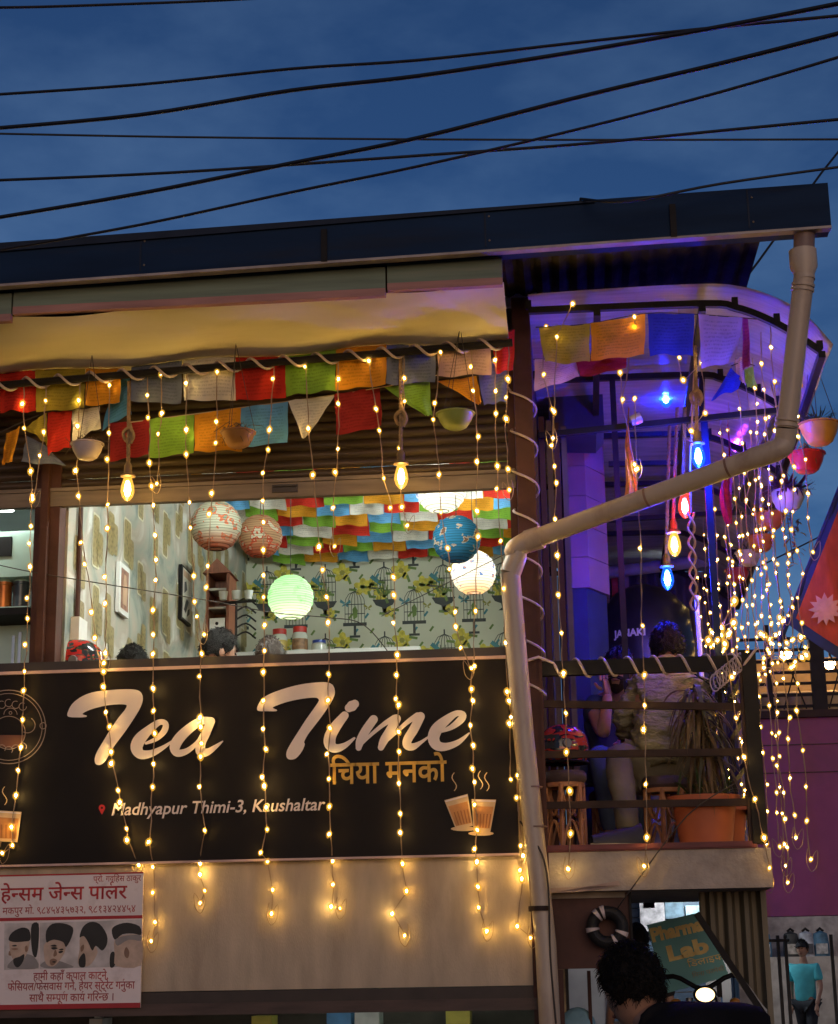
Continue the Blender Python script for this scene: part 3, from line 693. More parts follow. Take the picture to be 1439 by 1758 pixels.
# four head pictures
m_hairp = mat('print_black', (0.02, 0.018, 0.016), 0.6); m_skinp = mat('print_skin', (0.58, 0.42, 0.31), 0.6, var=0.15, scale=25); m_skin2 = mat('print_skin_dark', (0.28, 0.16, 0.10), 0.6)
m_bgp = mat('print_pale', (0.60, 0.54, 0.50), 0.6, var=.3, scale=12); m_shirtp = mat('print_grey', (0.30, 0.27, 0.25), 0.6)
def zp(pts): return [(a / 4.797, 1480 + b / 4.797) for a, b in pts]
def pic(bgq, layers, name):
    mb = MB(); mb.face(flat(zp(bgq), y_), 0)
    for k, (mi, pts) in enumerate(layers): 
        q = cr([Vector((a, b, 0)) for a, b in zp(pts)], 3, closed=True)
        bm = bmesh.new(); q3 = [P(v.x, v.y, y_ - 0.0005 * (k + 1)) for v in q]
        i0 = len(mb.v); mb.v += q3
        for t3 in tessellate_polygon([q3]): mb.f.append([i0 + i3 for i3 in t3]); mb.mi.append(mi)
        bm.free()
    mb.build(name, [m_bgp, m_hairp, m_skinp, m_skin2, m_shirtp], BP, smooth=False)
pic([(36, 505), (322, 500), (320, 880), (34, 890)], [(1, [(262, 515), (318, 510), (318, 660), (300, 780), (270, 760), (255, 640)]), (4, [(60, 870), (110, 800), (200, 760), (280, 780), (318, 870), (180, 884)]), (2, [(85, 640), (160, 620), (240, 640), (235, 720), (200, 790), (150, 830), (100, 790), (80, 720)]), (1, [(70, 640), (100, 580), (180, 540), (240, 560), (250, 640), (200, 655), (120, 660)]), (1, [(110, 800), (160, 780), (200, 760), (190, 820), (150, 868), (118, 850)]), (3, [(90, 715), (130, 708), (150, 718), (120, 726)]), (1, [(95, 690), (125, 682), (140, 690), (118, 696)]), (3, [(78, 730), (70, 765), (92, 770)]), (3, [(205, 700), (225, 690), (228, 730), (210, 740)])], 'haircut_picture')
pic([(328, 500), (612, 492), (612, 872), (326, 880)], [(4, [(330, 850), (420, 800), (560, 840), (600, 870), (400, 878)]), (2, [(365, 680), (420, 640), (520, 660), (540, 720), (500, 800), (440, 860), (380, 840), (362, 760)]), (1, [(382, 660), (380, 570), (430, 510), (520, 505), (600, 540), (590, 620), (545, 700), (520, 660), (450, 640), (410, 650)]), (1, [(420, 706), (455, 700), (475, 712), (440, 722)]), (1, [(480, 740), (510, 730), (520, 740), (495, 752)]), (3, [(410, 810), (440, 795), (470, 812), (440, 850), (415, 845)]), (1, [(415, 690), (450, 680), (470, 694), (440, 698)]), (1, [(484, 722), (512, 712), (524, 722), (500, 728)]), (3, [(455, 720), (470, 760), (448, 780), (440, 765)]), (1, [(428, 822), (448, 816), (460, 824), (445, 830)])], 'haircut_picture')
pic([(612, 492), (906, 482), (900, 866), (612, 872)], [(2, [(660, 620), (720, 610), (800, 720), (790, 780), (740, 850), (680, 860), (640, 830), (655, 720)]), (1, [(655, 620), (680, 540), (740, 495), (820, 510), (880, 600), (880, 680), (840, 730), (790, 690), (760, 730), (725, 660), (690, 610)]), (1, [(650, 800), (690, 750), (705, 790), (700, 862), (655, 862)]), (3, [(665, 700), (690, 680), (690, 720), (668, 740)])], 'haircut_picture')
pic([(906, 482), (1166, 474), (1166, 858), (902, 866)], [(1, [(908, 760), (940, 740), (955, 800), (940, 862), (905, 862)]), (2, [(945, 640), (1040, 600), (1160, 620), (1162, 850), (960, 858), (945, 760)]), (1, [(920, 560), (960, 520), (1050, 500), (1150, 530), (1163, 600), (1100, 590), (1010, 595), (945, 640)]), (4, [(950, 640), (1020, 610), (1150, 600), (1162, 650), (1060, 640), (970, 690)]), (3, [(1022, 740), (1040, 700), (1065, 740), (1055, 790), (1030, 780)])], 'haircut_picture')

# ================================================================ DOWNPIPE
m_pvc = mat('beige_pvc', (0.50, 0.40, 0.31), 0.42, var=0.10, scale=4, dirt=(0.27, 0.18, 0.13), dirt_scale=4, dirt_lo=0.50, stretch=(1, 1, .35), bump=.12, bscale=25)
DP = thing('drain_pipe', 'beige plastic drain pipe running from the gutter diagonally down the post', 'pipe', (-0.2, -0.12, 0))
top = P(1383, 395, -0.86); cpl = P(1380, 455, -0.86); el = P(1350, 735, -0.72)
MB().tube([top + V(0, 0, 0.05), cpl], 0.052, 18).build('outlet', mat('pvc_dark', (0.2, 0.13, 0.11), 0.5), DP)
MB().lathe(cpl, [(0.0, 0.075), (0.068, 0.075), (0.068, -0.01), (0.05, -0.05), (0.05, -0.08)], 20).build('coupling', m_pvc, DP)
s0 = cpl + V(0, 0, -0.05)
MB().tube([s0, el], 0.051, 18).build('upper_pipe', m_pvc, DP)
for t_ in (0.06, 0.09): 
    q = s0.lerp(el, t_); MB().tube([q, q + (el - s0).normalized() * 0.014], 0.057, 18).build('pipe_ring', m_pvc, DP)
kn = P(905, 930, -0.14); e2 = P(888, 955, -0.125); bot = P(952, 1758, -0.10); bot2 = bot + (bot - e2) * 1.4
bend = cr([el, el + V(-0.01, 0.02, -0.06), P(1335, 772, -0.7), P(1290, 788, -0.66)], 6)
MB().tube(bend, 0.054, 18).build('elbow', m_pvc, DP)
q0 = s0.lerp(el, 0.93); q1 = el
for t_ in (0.94, 0.975): q = s0.lerp(el, t_); MB().tube([q, q + (el - s0).normalized() * 0.012], 0.06, 18).build('pipe_ring', m_pvc, DP)
MB().tube([P(1292, 788, -0.662), kn], 0.0505, 18).build('diagonal_pipe', m_pvc, DP)
MB().tube([P(930, 922, -0.165), kn], 0.060, 18).build('pipe_ring', m_pvc, DP)
MB().tube(cr([kn + V(0.02, 0, 0.01), kn, P(884, 944, -0.13), e2 + V(-0.004, 0, 0), P(876, 985, -0.125)], 5), 0.055, 18).build('elbow', m_pvc, DP)
a_ = P(876, 985, -0.125)
b_ = Vector((P(950, 1740, -0.10).x, -0.10, 0.0)); low = P(937, 1620, -0.10)
MB().tube([a_, P(899, 1260, -0.11), low, V(low.x + 0.03, -0.10, 0.0)], 0.0525, 18).build('lower_pipe', m_pvc, DP)
for (px_, py_) in ((913, 1352), (921, 1420)):
    q = P(px_, py_, -0.105); MB().lathe(q, [(0.0545, -0.004), (0.0545, 0.004)], 18).build('pipe_joint', mat('joint_brown', (0.25, 0.14, 0.1), 0.6), DP)

for px_, py_ in ((1262, 799), (1120, 852)):
    q = P(px_, py_, -.30 - .36 * (px_ - 905) / 387 + .16); d_ = (P(1292, 788, -0.662) - kn).normalized(); tt = (q - kn).dot(d_); q = kn + d_ * tt; MB().tube([q, q + d_ * .012], .0525, 18).build('pipe_joint', MATS['joint_brown'], DP)
for py_ in (1100, 1560):
    q = P(890 + (py_ - 1150) * .09, py_, -0.11); MB().lathe(q, [(0.0535, -0.012), (0.056, -0.012), (0.056, 0.012), (0.0535, 0.012)], 20).box(q + V(.03, .03, -.012), q + V(.05, .10, .012)).build('clamp', m_darksteel, DP)
# ================================================================ ROPE LIGHT (unlit white tube wound in spirals)
m_rope = mat('pale_tube', (0.46, 0.36, 0.32), 0.4, var=0.1, spec=0.6)
def helix(a, b, rad_u, rad_v, u, v, turns, r=0.008, n=14, ph=0.0):
    a = Vector(a); b = Vector(b); pts = []
    k = int(turns * n)
    for i in range(k + 1):
        t = i / k; an = 2 * math.pi * turns * t + ph
        pts.append(a.lerp(b, t) + Vector(u) * (rad_u * math.cos(an)) + Vector(v) * (rad_v * math.sin(an)))
    return pts
br0, br1 = P(-80, 668, -0.30), P(880, 588, -0.30)
o = MB().tube([br0, br1], 0.021, 8).build('flag_rail', m_black); tag(o, 'thin black steel rail under the eave wound with pale tube', 'rail')
d = (br1 - br0).normalized(); uu = V(0, 1, 0); vv = d.cross(uu).normalized()
o = MB().tube(helix(br0, br1 - d * 0.05, 0.031, 0.031, uu, vv, 17), 0.0075, 6).build('rope_light', m_rope); tag(o, 'pale unlit rope light spiralling round the black flag rail', 'rope light')
o = MB().tube([P(836, 625, -0.20)] + helix((-0.213, 0.015, 4.66), (-0.213, 0.015, 2.98), 0.070, 0.070, (1, 0, 0), (0, 1, 0), 7.5, n=16, ph=math.pi * 0.9), 0.0065, 6).build('rope_light', m_rope)
tag(o, 'pale unlit rope light coiled down the brown post by the drain pipe', 'rope light')

# ================================================================ FAIRY LIGHTS
WARM = (1.0, 0.60, 0.13)
m_bulb = emit('fairy_bulb', WARM, 185.0)
m_wire = mat('clear_wire', (0.30, 0.20, 0.12), 0.4, var=0.2)
m_cap = mat('bulb_cap', (0.5, 0.4, 0.2), 0.4)
m_halo = bpy.data.materials.new('glow_shell'); n, l, b = nodes_of(m_halo)  # see-through emissive shell imitating the glow halo around each fairy bulb
em_ = n.new('ShaderNodeEmission'); em_.inputs[0].default_value = (1.0, 0.50, 0.05, 1); em_.inputs[1].default_value = 1.15
tp_ = n.new('ShaderNodeBsdfTransparent'); ms = n.new('ShaderNodeMixShader'); ms.inputs[0].default_value = 0.40
l.new(tp_.outputs[0], ms.inputs[1]); l.new(em_.outputs[0], ms.inputs[2]); l.new(ms.outputs[0], n['Material Output'].inputs[0])
_b = MB().lathe((0, 0, 0), [(0.0010, 0.0075), (0.0050, 0.004), (0.0058, 0.0), (0.0042, -0.006), (0.0008, -0.009)], 7)
_b.lathe((0, 0, 0), [(0.0030, 0.021), (0.0135, 0.013), (0.0172, 0.0), (0.0128, -0.014), (0.0020, -0.025)], 10, mi=1); BULB = _b.mesh('bulb', [m_bulb, m_halo]); BULBS = [BULB, BULB, _b.mesh('bulb', [emit('fairy_bulb_dim', (1.0, .56, .11), 85.0), m_halo]), _b.mesh('bulb', [emit('fairy_bulb_bright', (1.0, .66, .20), 300.0), m_halo])]
frnd = random.Random(11)
def fairy(label, pts, extra=(), group='fairy light strings over the facade', wire=None, loop=True, name='fairy_light_string', bscale=1.0):
    """pts: 3-D wire points; bulbs sit on every one of them except those in `wire`"""
    pts = [Vector(p) for p in pts]
    t = thing(name, label, 'string lights', pts[-1], group)
    path = []
    for i in range(len(pts) - 1):
        a, b = pts[i], pts[i + 1]; n = max(1, int((b - a).length / 0.05))
        for k in range(n):
            q = a.lerp(b, k / n); j = 0.0035 if k else 0.0
            path.append(q + V(frnd.uniform(-j, j), frnd.uniform(-j, j) + 0.004, 0))
    path.append(pts[-1])
    mb = MB().tube(path, 0.0021, 4)
    mb.tube([p + V(0.0035 * math.sin(i * 1.4), 0.0035 * math.cos(i * 1.4), 0) for i, p in enumerate(path)], 0.0017, 4)
    if loop:
        e = pts[-1]; s = frnd.choice((-1, 1))
        mb.tube(cr([e, e + V(0.035 * s, 0, 0.05), e + V(0.03 * s, 0, -0.02), e + V(0.0, 0, -0.05), e + V(-0.02 * s, 0, 0.0), e + V(-0.01 * s, 0, 0.06)], 4), 0.002, 4)
    mb.build('wire', m_wire, t)
    for i, p in enumerate(pts):
        if wire and i in wire: continue
        inst(frnd.choice(BULBS), 'bulb', p + V(frnd.uniform(-.006, .006), -0.006, frnd.uniform(-.008, .008)), t, (frnd.uniform(-.5, .5), frnd.uniform(-.5, .5), frnd.random() * 6), bscale * frnd.uniform(0.70, 1.08))
    for p in extra: inst(BULB, 'bulb', p, t, (frnd.uniform(-1, 1), frnd.uniform(-1, 1), 0), bscale)
    return t
def fy(y):         # distance of the curtain from the facade: hangs from the eave rail, rests on the banner
    return -0.30 + 0.215 * min(1, max(0, (y - 640) / 560))
def fpts(q): return [P(a, b, fy(b)) for a, b in q]
def top_(x): return (x, 668 - 80 * (x + 80) / 960 + 2)
FS = [
 ('fairy light string at the far left over the teapot emblem', [(40, 693), (42, 733), (53, 808), (55, 850), (53, 902), (50, 933), (53, 975), (48, 1027), (47, 1060), (45, 1105), (42, 1155), (41, 1187), (38, 1237), (35, 1285), (32, 1320), (27, 1365), (20, 1420), (22, 1452), (4, 1466)]),
 ('short fairy light string left of the pale hanging bowl', [(78, 690), (75, 741), (69, 780), (57, 858)]),
 ('fairy light string slanting over the first letter T', [(137, 690), (135, 730), (131, 808), (135, 850), (141, 930), (147, 970), (159, 1052), (163, 1097), (177, 1152), (179, 1178), (182, 1224), (187, 1250), (190, 1291), (193, 1309), (203, 1355), (206, 1377), (218, 1422), (219, 1440), (234, 1487)]),
 ('fairy light string right of the pale hanging bowl', [(187, 662), (187, 743), (186, 790), (184, 868), (185, 907), (181, 993), (182, 1034), (181, 1122), (177, 1140)]),
 ('fairy light string over the first letter e', [(253, 678), (256, 718), (257, 797), (260, 835), (263, 870), (265, 920), (267, 960), (268, 995), (262, 1046), (264, 1088), (263, 1125), (262, 1182), (264, 1219), (265, 1257), (263, 1313), (261, 1353), (257, 1447), (259, 1488), (260, 1530), (262, 1583), (255, 1618)]),
 ('short fairy light string over the green lower flag', [(277, 640), (277, 708), (273, 743), (270, 832)]),
 ('fairy light string over the letter a', [(320, 660), (319, 740), (320, 780), (325, 863), (326, 905), (333, 990), (333, 1033), (340, 1060), (346, 1120), (343, 1162), (345, 1233), (346, 1250), (346, 1275), (343, 1298), (343, 1349), (352, 1425), (338, 1484), (338, 1500), (348, 1528), (341, 1550)]),
 ('fairy light string left of the brown hanging bowl', [(372, 640), (372, 723), (371, 760), (365, 847), (361, 883), (358, 970), (355, 1011), (350, 1090)]),
 ('fairy light string over the second letter T top stroke', [(470, 650), (462, 740), (460, 770), (452, 814), (452, 862), (453, 896), (452, 945), (453, 990), (453, 1023), (453, 1076), (454, 1118), (453, 1155), (453, 1204), (453, 1250), (455, 1288), (452, 1335), (455, 1350), (456, 1388), (458, 1422), (448, 1465), (456, 1477), (464, 1525), (462, 1570)]),
 ('fairy light string over the letter i', [(525, 628), (530, 735), (539, 816), (548, 940), (553, 980), (562, 1026), (565, 1070), (565, 1158), (563, 1203), (568, 1250), (563, 1293), (565, 1340), (566, 1385), (567, 1432), (568, 1478), (570, 1520), (568, 1557), (580, 1560)]),
 ('short fairy light string in front of the upper green flag', [(580, 650), (582, 693), (580, 770), (577, 813), (572, 870), (573, 940)]),
 ('fairy light string over the letter m', [(634, 620), (645, 700), (652, 740), (658, 820), (672, 870), (676, 990), (678, 1020), (677, 1070), (682, 1122), (682, 1157), (680, 1202), (684, 1210), (685, 1257), (684, 1293), (685, 1345), (688, 1395), (688, 1430), (689, 1481), (697, 1530), (672, 1566), (695, 1607)]),
 ('fairy light string by the right rope bulb', [(693, 648), (695, 690), (685, 770), (690, 870), (700, 900)]),
 ('fairy light string left of the green hanging bowl', [(757, 607), (747, 690), (744, 720), (755, 815), (757, 880), (768, 940), (772, 975), (780, 1050), (783, 1075), (793, 1110), (808, 1150)]),
 ('fairy light string over the last letter e and tea glasses', [(810, 630), (814, 670), (820, 750), (820, 792), (818, 880), (820, 920), (815, 1050), (813, 1142), (808, 1184), (811, 1205), (807, 1243), (812, 1280), (812, 1322), (814, 1342), (815, 1383), (820, 1424), (816, 1460), (817, 1480), (819, 1521), (822, 1560), (834, 1598)]),
 ('fairy light string just left of the brown post', [(851, 620), (851, 674), (851, 712), (854, 800), (854, 837), (860, 930), (864, 1010), (867, 1105), (872, 1190), (874, 1204), (878, 1230), (876, 1240), (876, 1338), (888, 1330), (889, 1372), (895, 1450), (897, 1468), (893, 1492), (896, 1510), (888, 1590), (912, 1610)]),
 ('short fairy light string touching the brown post top', [(873, 650), (870, 684), (868, 720), (871, 807), (875, 843)]),
]
for lab, q in FS:
    pts = fpts([top_(q[0][0])] + q)
    for i, p in enumerate(pts):
        if p.z < 2.17: p.y = -0.03
        elif p.z < 2.3: p.y = min(p.y, -0.065)
    fairy(lab, pts, wire={0})

# ================================================================ PRAYER FLAGS
FC = {'red': flagmat('flag_red', (0.62, 0.04, 0.025)), 'darkred': flagmat('flag_darkred', (0.34, 0.03, 0.03)), 'olive': flagmat('flag_olive', (0.42, 0.34, 0.05)), 'orange': flagmat('flag_orange', (0.78, 0.34, 0.03)),
      'blue': flagmat('flag_blue', (0.10, 0.32, 0.56)), 'bluegrey': flagmat('flag_bluegrey', (0.18, 0.21, 0.30)), 'white': flagmat('flag_white', (0.85, 0.80, 0.70)), 'green': flagmat('flag_green', (0.26, 0.50, 0.06)),
      'pink': flagmat('flag_pink', (0.60, 0.40, 0.34)), 'deepblue': flagmat('flag_deepblue', (0.04, 0.06, 0.32)), 'brightblue': flagmat('flag_brightblue', (0.16, 0.45, 0.80)), 'lilac': flagmat('flag_lilac', (0.45, 0.32, 0.50)), 'magenta': flagmat('flag_magenta', (0.40, 0.05, 0.28))}
m_cord = mat('cord', (0.05, 0.04, 0.035), 0.8)
m_cordpale = mat('cord_pale', (0.42, 0.32, 0.2), 0.8)
prn = random.Random(23)
def cloth(mb, a, b, c, d, amp=0.016, nu=12, nv=10, tri=False):        # corners: top left, top right, bottom right, bottom left
    a, b, c, d = map(Vector, (a, b, c, d)); ph = prn.random() * 6; fq = prn.uniform(4, 8)
    def fn(u, v):
        vv = 1 - v
        p = a.lerp(b, u).lerp(d.lerp(c, u), vv)
        cr_ = abs(math.sin(2.2 * (u - vv) * 3 + ph)) ** 6 + abs(math.sin(2.7 * (u + .6 * vv) * 2 + 2 * ph)) ** 8
        return p + V(0.004 * math.sin(7 * vv + ph) * vv, amp * (0.3 + vv) * math.sin(fq * u + ph + 2 * vv) - .007 * cr_ + .10 * amp * math.sin(40 * vv), 0.007 * math.sin(9 * u + ph) * vv)
    mb.grid(fn, nu, nv)
    return mb
def flag_string(label, cord, flags, group, m=None):
    t = thing('prayer_flag_string', label, 'prayer flags', cord[0], group)
    MB().tube(cr(cord, 4), 0.003, 5).build('cord', m or m_cord, t)
    for (colr, corners) in flags:
        cloth(MB(), *corners).build('flag', FC[colr], t)
    return t
def pq(Y, x0, x1, yt0, yt1, yb1, yb0, dx=0): return (P(x0, yt0, Y), P(x1, yt1, Y), P(x1 + dx, yb1, Y + .01), P(x0 + dx, yb0, Y + .01))
def ty(x): return 641 - 0.083 * x
YU = -0.255
up = []
for (colr, x0, x1, yb0, yb1) in (('red', 0, 61, 707, 706), ('olive', 62, 147, 705, 704), ('orange', 148, 208, 696, 692), ('bluegrey', 226, 312, 689, 692), ('white', 315, 404, 690, 686), ('red', 404, 490, 690, 682), ('green', 490, 577, 680, 672), ('orange', 577, 664, 668, 663), ('bluegrey', 664, 748, 660, 656), ('pink', 752, 843, 650, 640)):
    up.append((colr, pq(YU, x0, x1, ty(x0), ty(x1), yb1, yb0)))
up.append(('red', pq(YU, -80, -1, ty(-80), ty(-1), 708, 715))); up.append(('red', (P(842, 570, YU), P(884, 566, YU), P(882, 636, YU), P(852, 640, YU))))
flag_string('upper string of printed prayer flags behind the black rail', [P(-90, ty(-90), YU), P(400, ty(400) + 2, YU), P(886, ty(886), YU)], up, 'prayer flag strings on the facade')
YLw = -0.19
lowf = [('blue', (P(195, 660, YLw), P(224, 643, YLw), P(225, 712, YLw), P(174, 737, YLw))), ('darkred', pq(YLw, 190, 257, 727, 720, 783, 790)), ('green', pq(YLw, 258, 334, 720, 712, 778, 786)), ('orange', pq(YLw, 334, 414, 712, 700, 772, 778)), ('brightblue', pq(YLw, 414, 495, 700, 690, 760, 767)),
        ('white', (P(495, 689, YLw), P(576, 678, YLw), P(533, 746, YLw), P(520, 752, YLw))), ('darkred', pq(YLw, 574, 652, 678, 664, 732, 746, 5)),
        ('green', (P(660, 665, YLw), P(738, 655, YLw), P(741, 712, YLw), P(730, 716, YLw))), ('orange', (P(750, 655, YLw), P(818, 646, YLw), P(828, 694, YLw), P(822, 692, YLw))), ('bluegrey', (P(818, 620, YLw), P(872, 612, YLw), P(870, 690, YLw), P(830, 697, YLw)))]
flag_string('lower string of prayer flags in front of the shutter with a white triangle', [P(186, 730, YLw), P(420, 699, YLw), P(660, 664, YLw), P(880, 612, YLw)], lowf, 'prayer flag strings on the facade', m_cordpale)
lf = [('red', (P(82, 708, YLw), P(124, 706, YLw), P(120, 768, YLw), P(80, 782, YLw))), ('white', (P(125, 705, YLw), P(172, 698, YLw), P(174, 735, YLw), P(126, 757, YLw))), ('olive', (P(40, 738, YLw), P(80, 708, YLw), P(80, 765, YLw), P(66, 750, YLw))), ('bluegrey', (P(46, 748, YLw + .03), P(78, 765, YLw + .03), P(112, 797, YLw + .03), P(37, 796, YLw + .03))), ('orange', (P(12, 745, YLw), P(36, 732, YLw), P(22, 794, YLw), P(4, 796, YLw)))]
flag_string('faded prayer flags knotted together at the far left', [P(-20, 752, YLw), P(80, 708, YLw), P(176, 696, YLw)], lf, 'prayer flag strings on the facade')
# ================================================================ ROPE BULBS
m_jute = mat('jute_rope', (0.30, 0.20, 0.10), 0.9, var=0.3, scale=40, bump=0.5, bscale=120)
m_socket = mat('socket', (0.16, 0.10, 0.05), 0.5)
def bulb_glass(nm, col, st):
    m = bpy.data.materials.new(nm); n, l, b = nodes_of(m); e = n.new('ShaderNodeEmission'); e.inputs[0].default_value = (*col, 1); e.inputs[1].default_value = st
    g = n.new('ShaderNodeBsdfGlossy'); g.inputs['Roughness'].default_value = 0.05; tr = n.new('ShaderNodeBsdfTransparent'); m1 = n.new('ShaderNodeMixShader'); m1.inputs[0].default_value = 0.5; l.new(tr.outputs[0], m1.inputs[1]); l.new(e.outputs[0], m1.inputs[2])
    m2 = n.new('ShaderNodeMixShader'); m2.inputs[0].default_value = 0.06; l.new(m1.outputs[0], m2.inputs[1]); l.new(g.outputs[0], m2.inputs[2]); l.new(m2.outputs[0], n['Material Output'].inputs[0]); return m
MGLASS = {'warm': bulb_glass('glass_warm', (1.0, 0.47, 0.06), 2.0), 'blue': bulb_glass('glass_blue', (0.01, 0.12, 1.0), 2.0), 'red': bulb_glass('glass_red', (1.0, 0.06, 0.04), 2.0), 'violet': bulb_glass('added_violet_glass', (0.5, 0.1, 1.0), 2.0)}
def bulb_mat(nm, col, st): return emit(nm, col, st)
MBULB = {'warm': bulb_mat('edison_warm', (1.0, 0.60, 0.14), 170.0), 'blue': bulb_mat('edison_blue', (0.003, 0.016, 1.0), 5600.0), 'red': bulb_mat('edison_red', (1.0, 0.016, 0.03), 900.0), 'violet': bulb_mat('added_violet_fill', (0.36, 0.03, 1.0), 800.0)}
def edison(label, c, kind, rope_top=None, s=1.0, knot=False, group='filament bulbs on ropes', tilt=0.0):
    """c: centre of the glass"""
    c = Vector(c); t = thing('rope_bulb', label, 'light bulb', c, group)
    M = Matrix.Rotation(tilt, 3, 'Y')
    MB().lathe(c, [(0.0, -0.062 * s), (0.012 * s, -0.06 * s), (0.026 * s, -0.042 * s), (0.033 * s, -0.018 * s), (0.031 * s, 0.008 * s), (0.022 * s, 0.04 * s), (0.016 * s, 0.055 * s)], 14, axis=M).build('glass', MGLASS[kind], t)
    MB().lathe(c, [(0.0, -0.042 * s), (0.010 * s, -0.036 * s), (0.0165 * s, -0.014 * s), (0.014 * s, 0.012 * s), (0.007 * s, 0.034 * s), (0.0, 0.036 * s)], 10, axis=M).build('filament', MBULB[kind], t)
    MB().lathe(c, [(0.017 * s, 0.052 * s), (0.036 * s, 0.056 * s), (0.034 * s, 0.064 * s), (0.020 * s, 0.072 * s), (0.019 * s, 0.11 * s), (0.010 * s, 0.125 * s)], 14, axis=M).build('socket', m_socket, t)
    if rope_top is not None:
        a = c + M @ V(0, 0, 0.115 * s); b = Vector(rope_top); pts = [a.lerp(b, k / 24) for k in range(25)]
        mb = MB()
        for ph in (0, 2.1, 4.2):
            mb.tube([p + V(0.0055 * math.cos(k * 0.9 + ph), 0.0055 * math.sin(k * 0.9 + ph), 0) for k, p in enumerate(cr(pts, 3))], 0.0062, 5)
        if knot:
            kc = a.lerp(b, 0.36)
            mb.tube(cr([kc + V(0.012, 0, -0.05), kc + V(0.03, -.01, -0.01), kc + V(0.01, -.02, 0.03), kc + V(-0.028, 0, 0.01), kc + V(-0.015, 0.02, -0.03), kc + V(0.015, 0.0, 0.0), kc + V(0.005, 0, .06)], 5), 0.010, 6)
        mb.build('rope', m_jute, t)
    return t
YE = -0.26
edison('warm filament bulb on a knotted rope over the first word', P(219, 838, YE), 'warm', P(222, 655, YE), 1.12, True)
edison('warm filament bulb on a rope right of the dark red flag', P(689, 817, YE), 'warm', P(688, 612, YE), 1.12, True)

# ================================================================ HANGING BOWLS UNDER THE EAVE
def bowl(label, c, rx, h, m, chain_top, group, twigs=False, ripple=0.0, plant=None, y=None):
    c = Vector(c); t = thing('hanging_bowl', label, 'plant pot', c - V(0, 0, h), group)
    MB().lathe(c, [(0.0, -h), (rx * 0.45, -h), (rx * 0.62, -h * 0.88), (rx * 0.86, -h * 0.45), (rx * 0.97, -h * 0.08), (rx * 1.05, -h * 0.06), (rx * 1.05, 0.0), (rx * 0.93, 0.0), (rx * 0.9, -h * 0.10), (rx * 0.6, -h * 0.5)], 26, ripple=ripple, rn=13).build('bowl', m, t)
    ch = MB()
    for a in (0.3, 2.4, 4.5):
        q = c + V(rx * math.cos(a), rx * math.sin(a), 0); ch.tube([q, Vector(chain_top)], 0.0018, 4)
    ch.build('chain', m_cord, t)
    if twigs:
        tw = MB()
        for k in range(26):
            a = prn.random() * 6.28; r0 = rx * prn.uniform(0.2, 0.95); q = c + V(r0 * math.cos(a), r0 * math.sin(a), -0.01)
            tw.tube(cr([q, q + V(prn.uniform(-.03, .03), prn.uniform(-.02, .02), prn.uniform(.01, .06)), q + V(prn.uniform(-.05, .05) + 0.03 * math.cos(a), prn.uniform(-.03, .03), prn.uniform(-.07, .05))], 3), 0.0018, 3)
        tw.build('dry_twigs', mat('dry_stem', (0.10, 0.06, 0.03), 0.8), t)
    return t
YBW = -0.36
bowl('pale pink hanging bowl with dry twigs at the left', P(150, 762, YBW), 0.085, 0.085, mat('bowl_pale', (0.55, 0.44, 0.40), 0.5), P(158, 610, YBW), 'hanging bowls under the eave', True, 0.012)
bowl('brown orange hanging bowl in front of the orange flag', P(409, 742, YBW), 0.090, 0.082, mat('bowl_brown', (0.40, 0.17, 0.03), 0.5), P(405, 590, YBW), 'hanging bowls under the eave', True, 0.012)
bowl('green hanging bowl below the pink white flag', P(782, 710, YBW), 0.098, 0.082, mat('bowl_green', (0.26, 0.30, 0.06), 0.45), P(790, 560, YBW), 'hanging bowls under the eave', False, 0.012)
# loose dry sprigs on the bowls' strings
# ================================================================ ROOM
def tube_lamp(label, a, b, st, nm, group=None, body=True):
    t = thing('ceiling_tube_light', label, 'lamp', (Vector(a) + Vector(b)) / 2, group)
    MB().tube([a, b], 0.018, 10).build('tube', emit(nm, (0.90, 1.0, 0.94), st), t)
    MB().box(Vector(a) + V(-0.012, -0.02, 0.022), Vector(b) + V(0.012, 0.02, 0.06)).build('fixture', m_white, t)
    return t
tube_lamp('bright tube light over the tea room window behind the shutter', V(-2.2, 0.36, 4.52), V(-0.8, 0.36, 4.52), 270.0, 'room_tube')
tube_lamp('tube light on the right wall of the tea room', V(-0.262, 2.2, 4.55), V(-0.262, 3.6, 4.55), 210.0, 'room_tube_back')
# ceiling flags: strings across the room, flags lapping each other
cyc = ['red', 'green', 'orange', 'brightblue', 'white']
for r in range(13):
    yy = 1.45 + r * 0.30; zt = 5.12
    fl = []; x = XW + 0.03 + (r * 0.17) % 0.3; k = r * 3
    while x + 0.2 < -0.25:
        wd = prn.uniform(0.24, 0.31); colr = cyc[k % 5]; k += 1
        x1 = min(x + wd, -0.25); sg = prn.uniform(0.0, 0.03)
        fl.append((colr, (V(x, yy, zt), V(x1, yy, zt), V(x1, yy + 0.13 + sg, zt - 0.15 - sg), V(x, yy + 0.13, zt - 0.15))))
        x = x1 + 0.004
    flag_string(('prayer flag row on the tea room ceiling, %s row from the window' % ['first', 'second', 'third', 'fourth', 'fifth', 'sixth', 'seventh', 'eighth', 'ninth', 'tenth', 'eleventh', 'twelfth', 'last'][r]) if r < 12 else 'rearmost prayer flag row on the tea room ceiling by the back wall', [V(XW + 0.01, yy, zt), V(-1.5, yy, zt - 0.005), V(-0.235, yy, zt)], fl, 'prayer flag rows on the tea room ceiling')

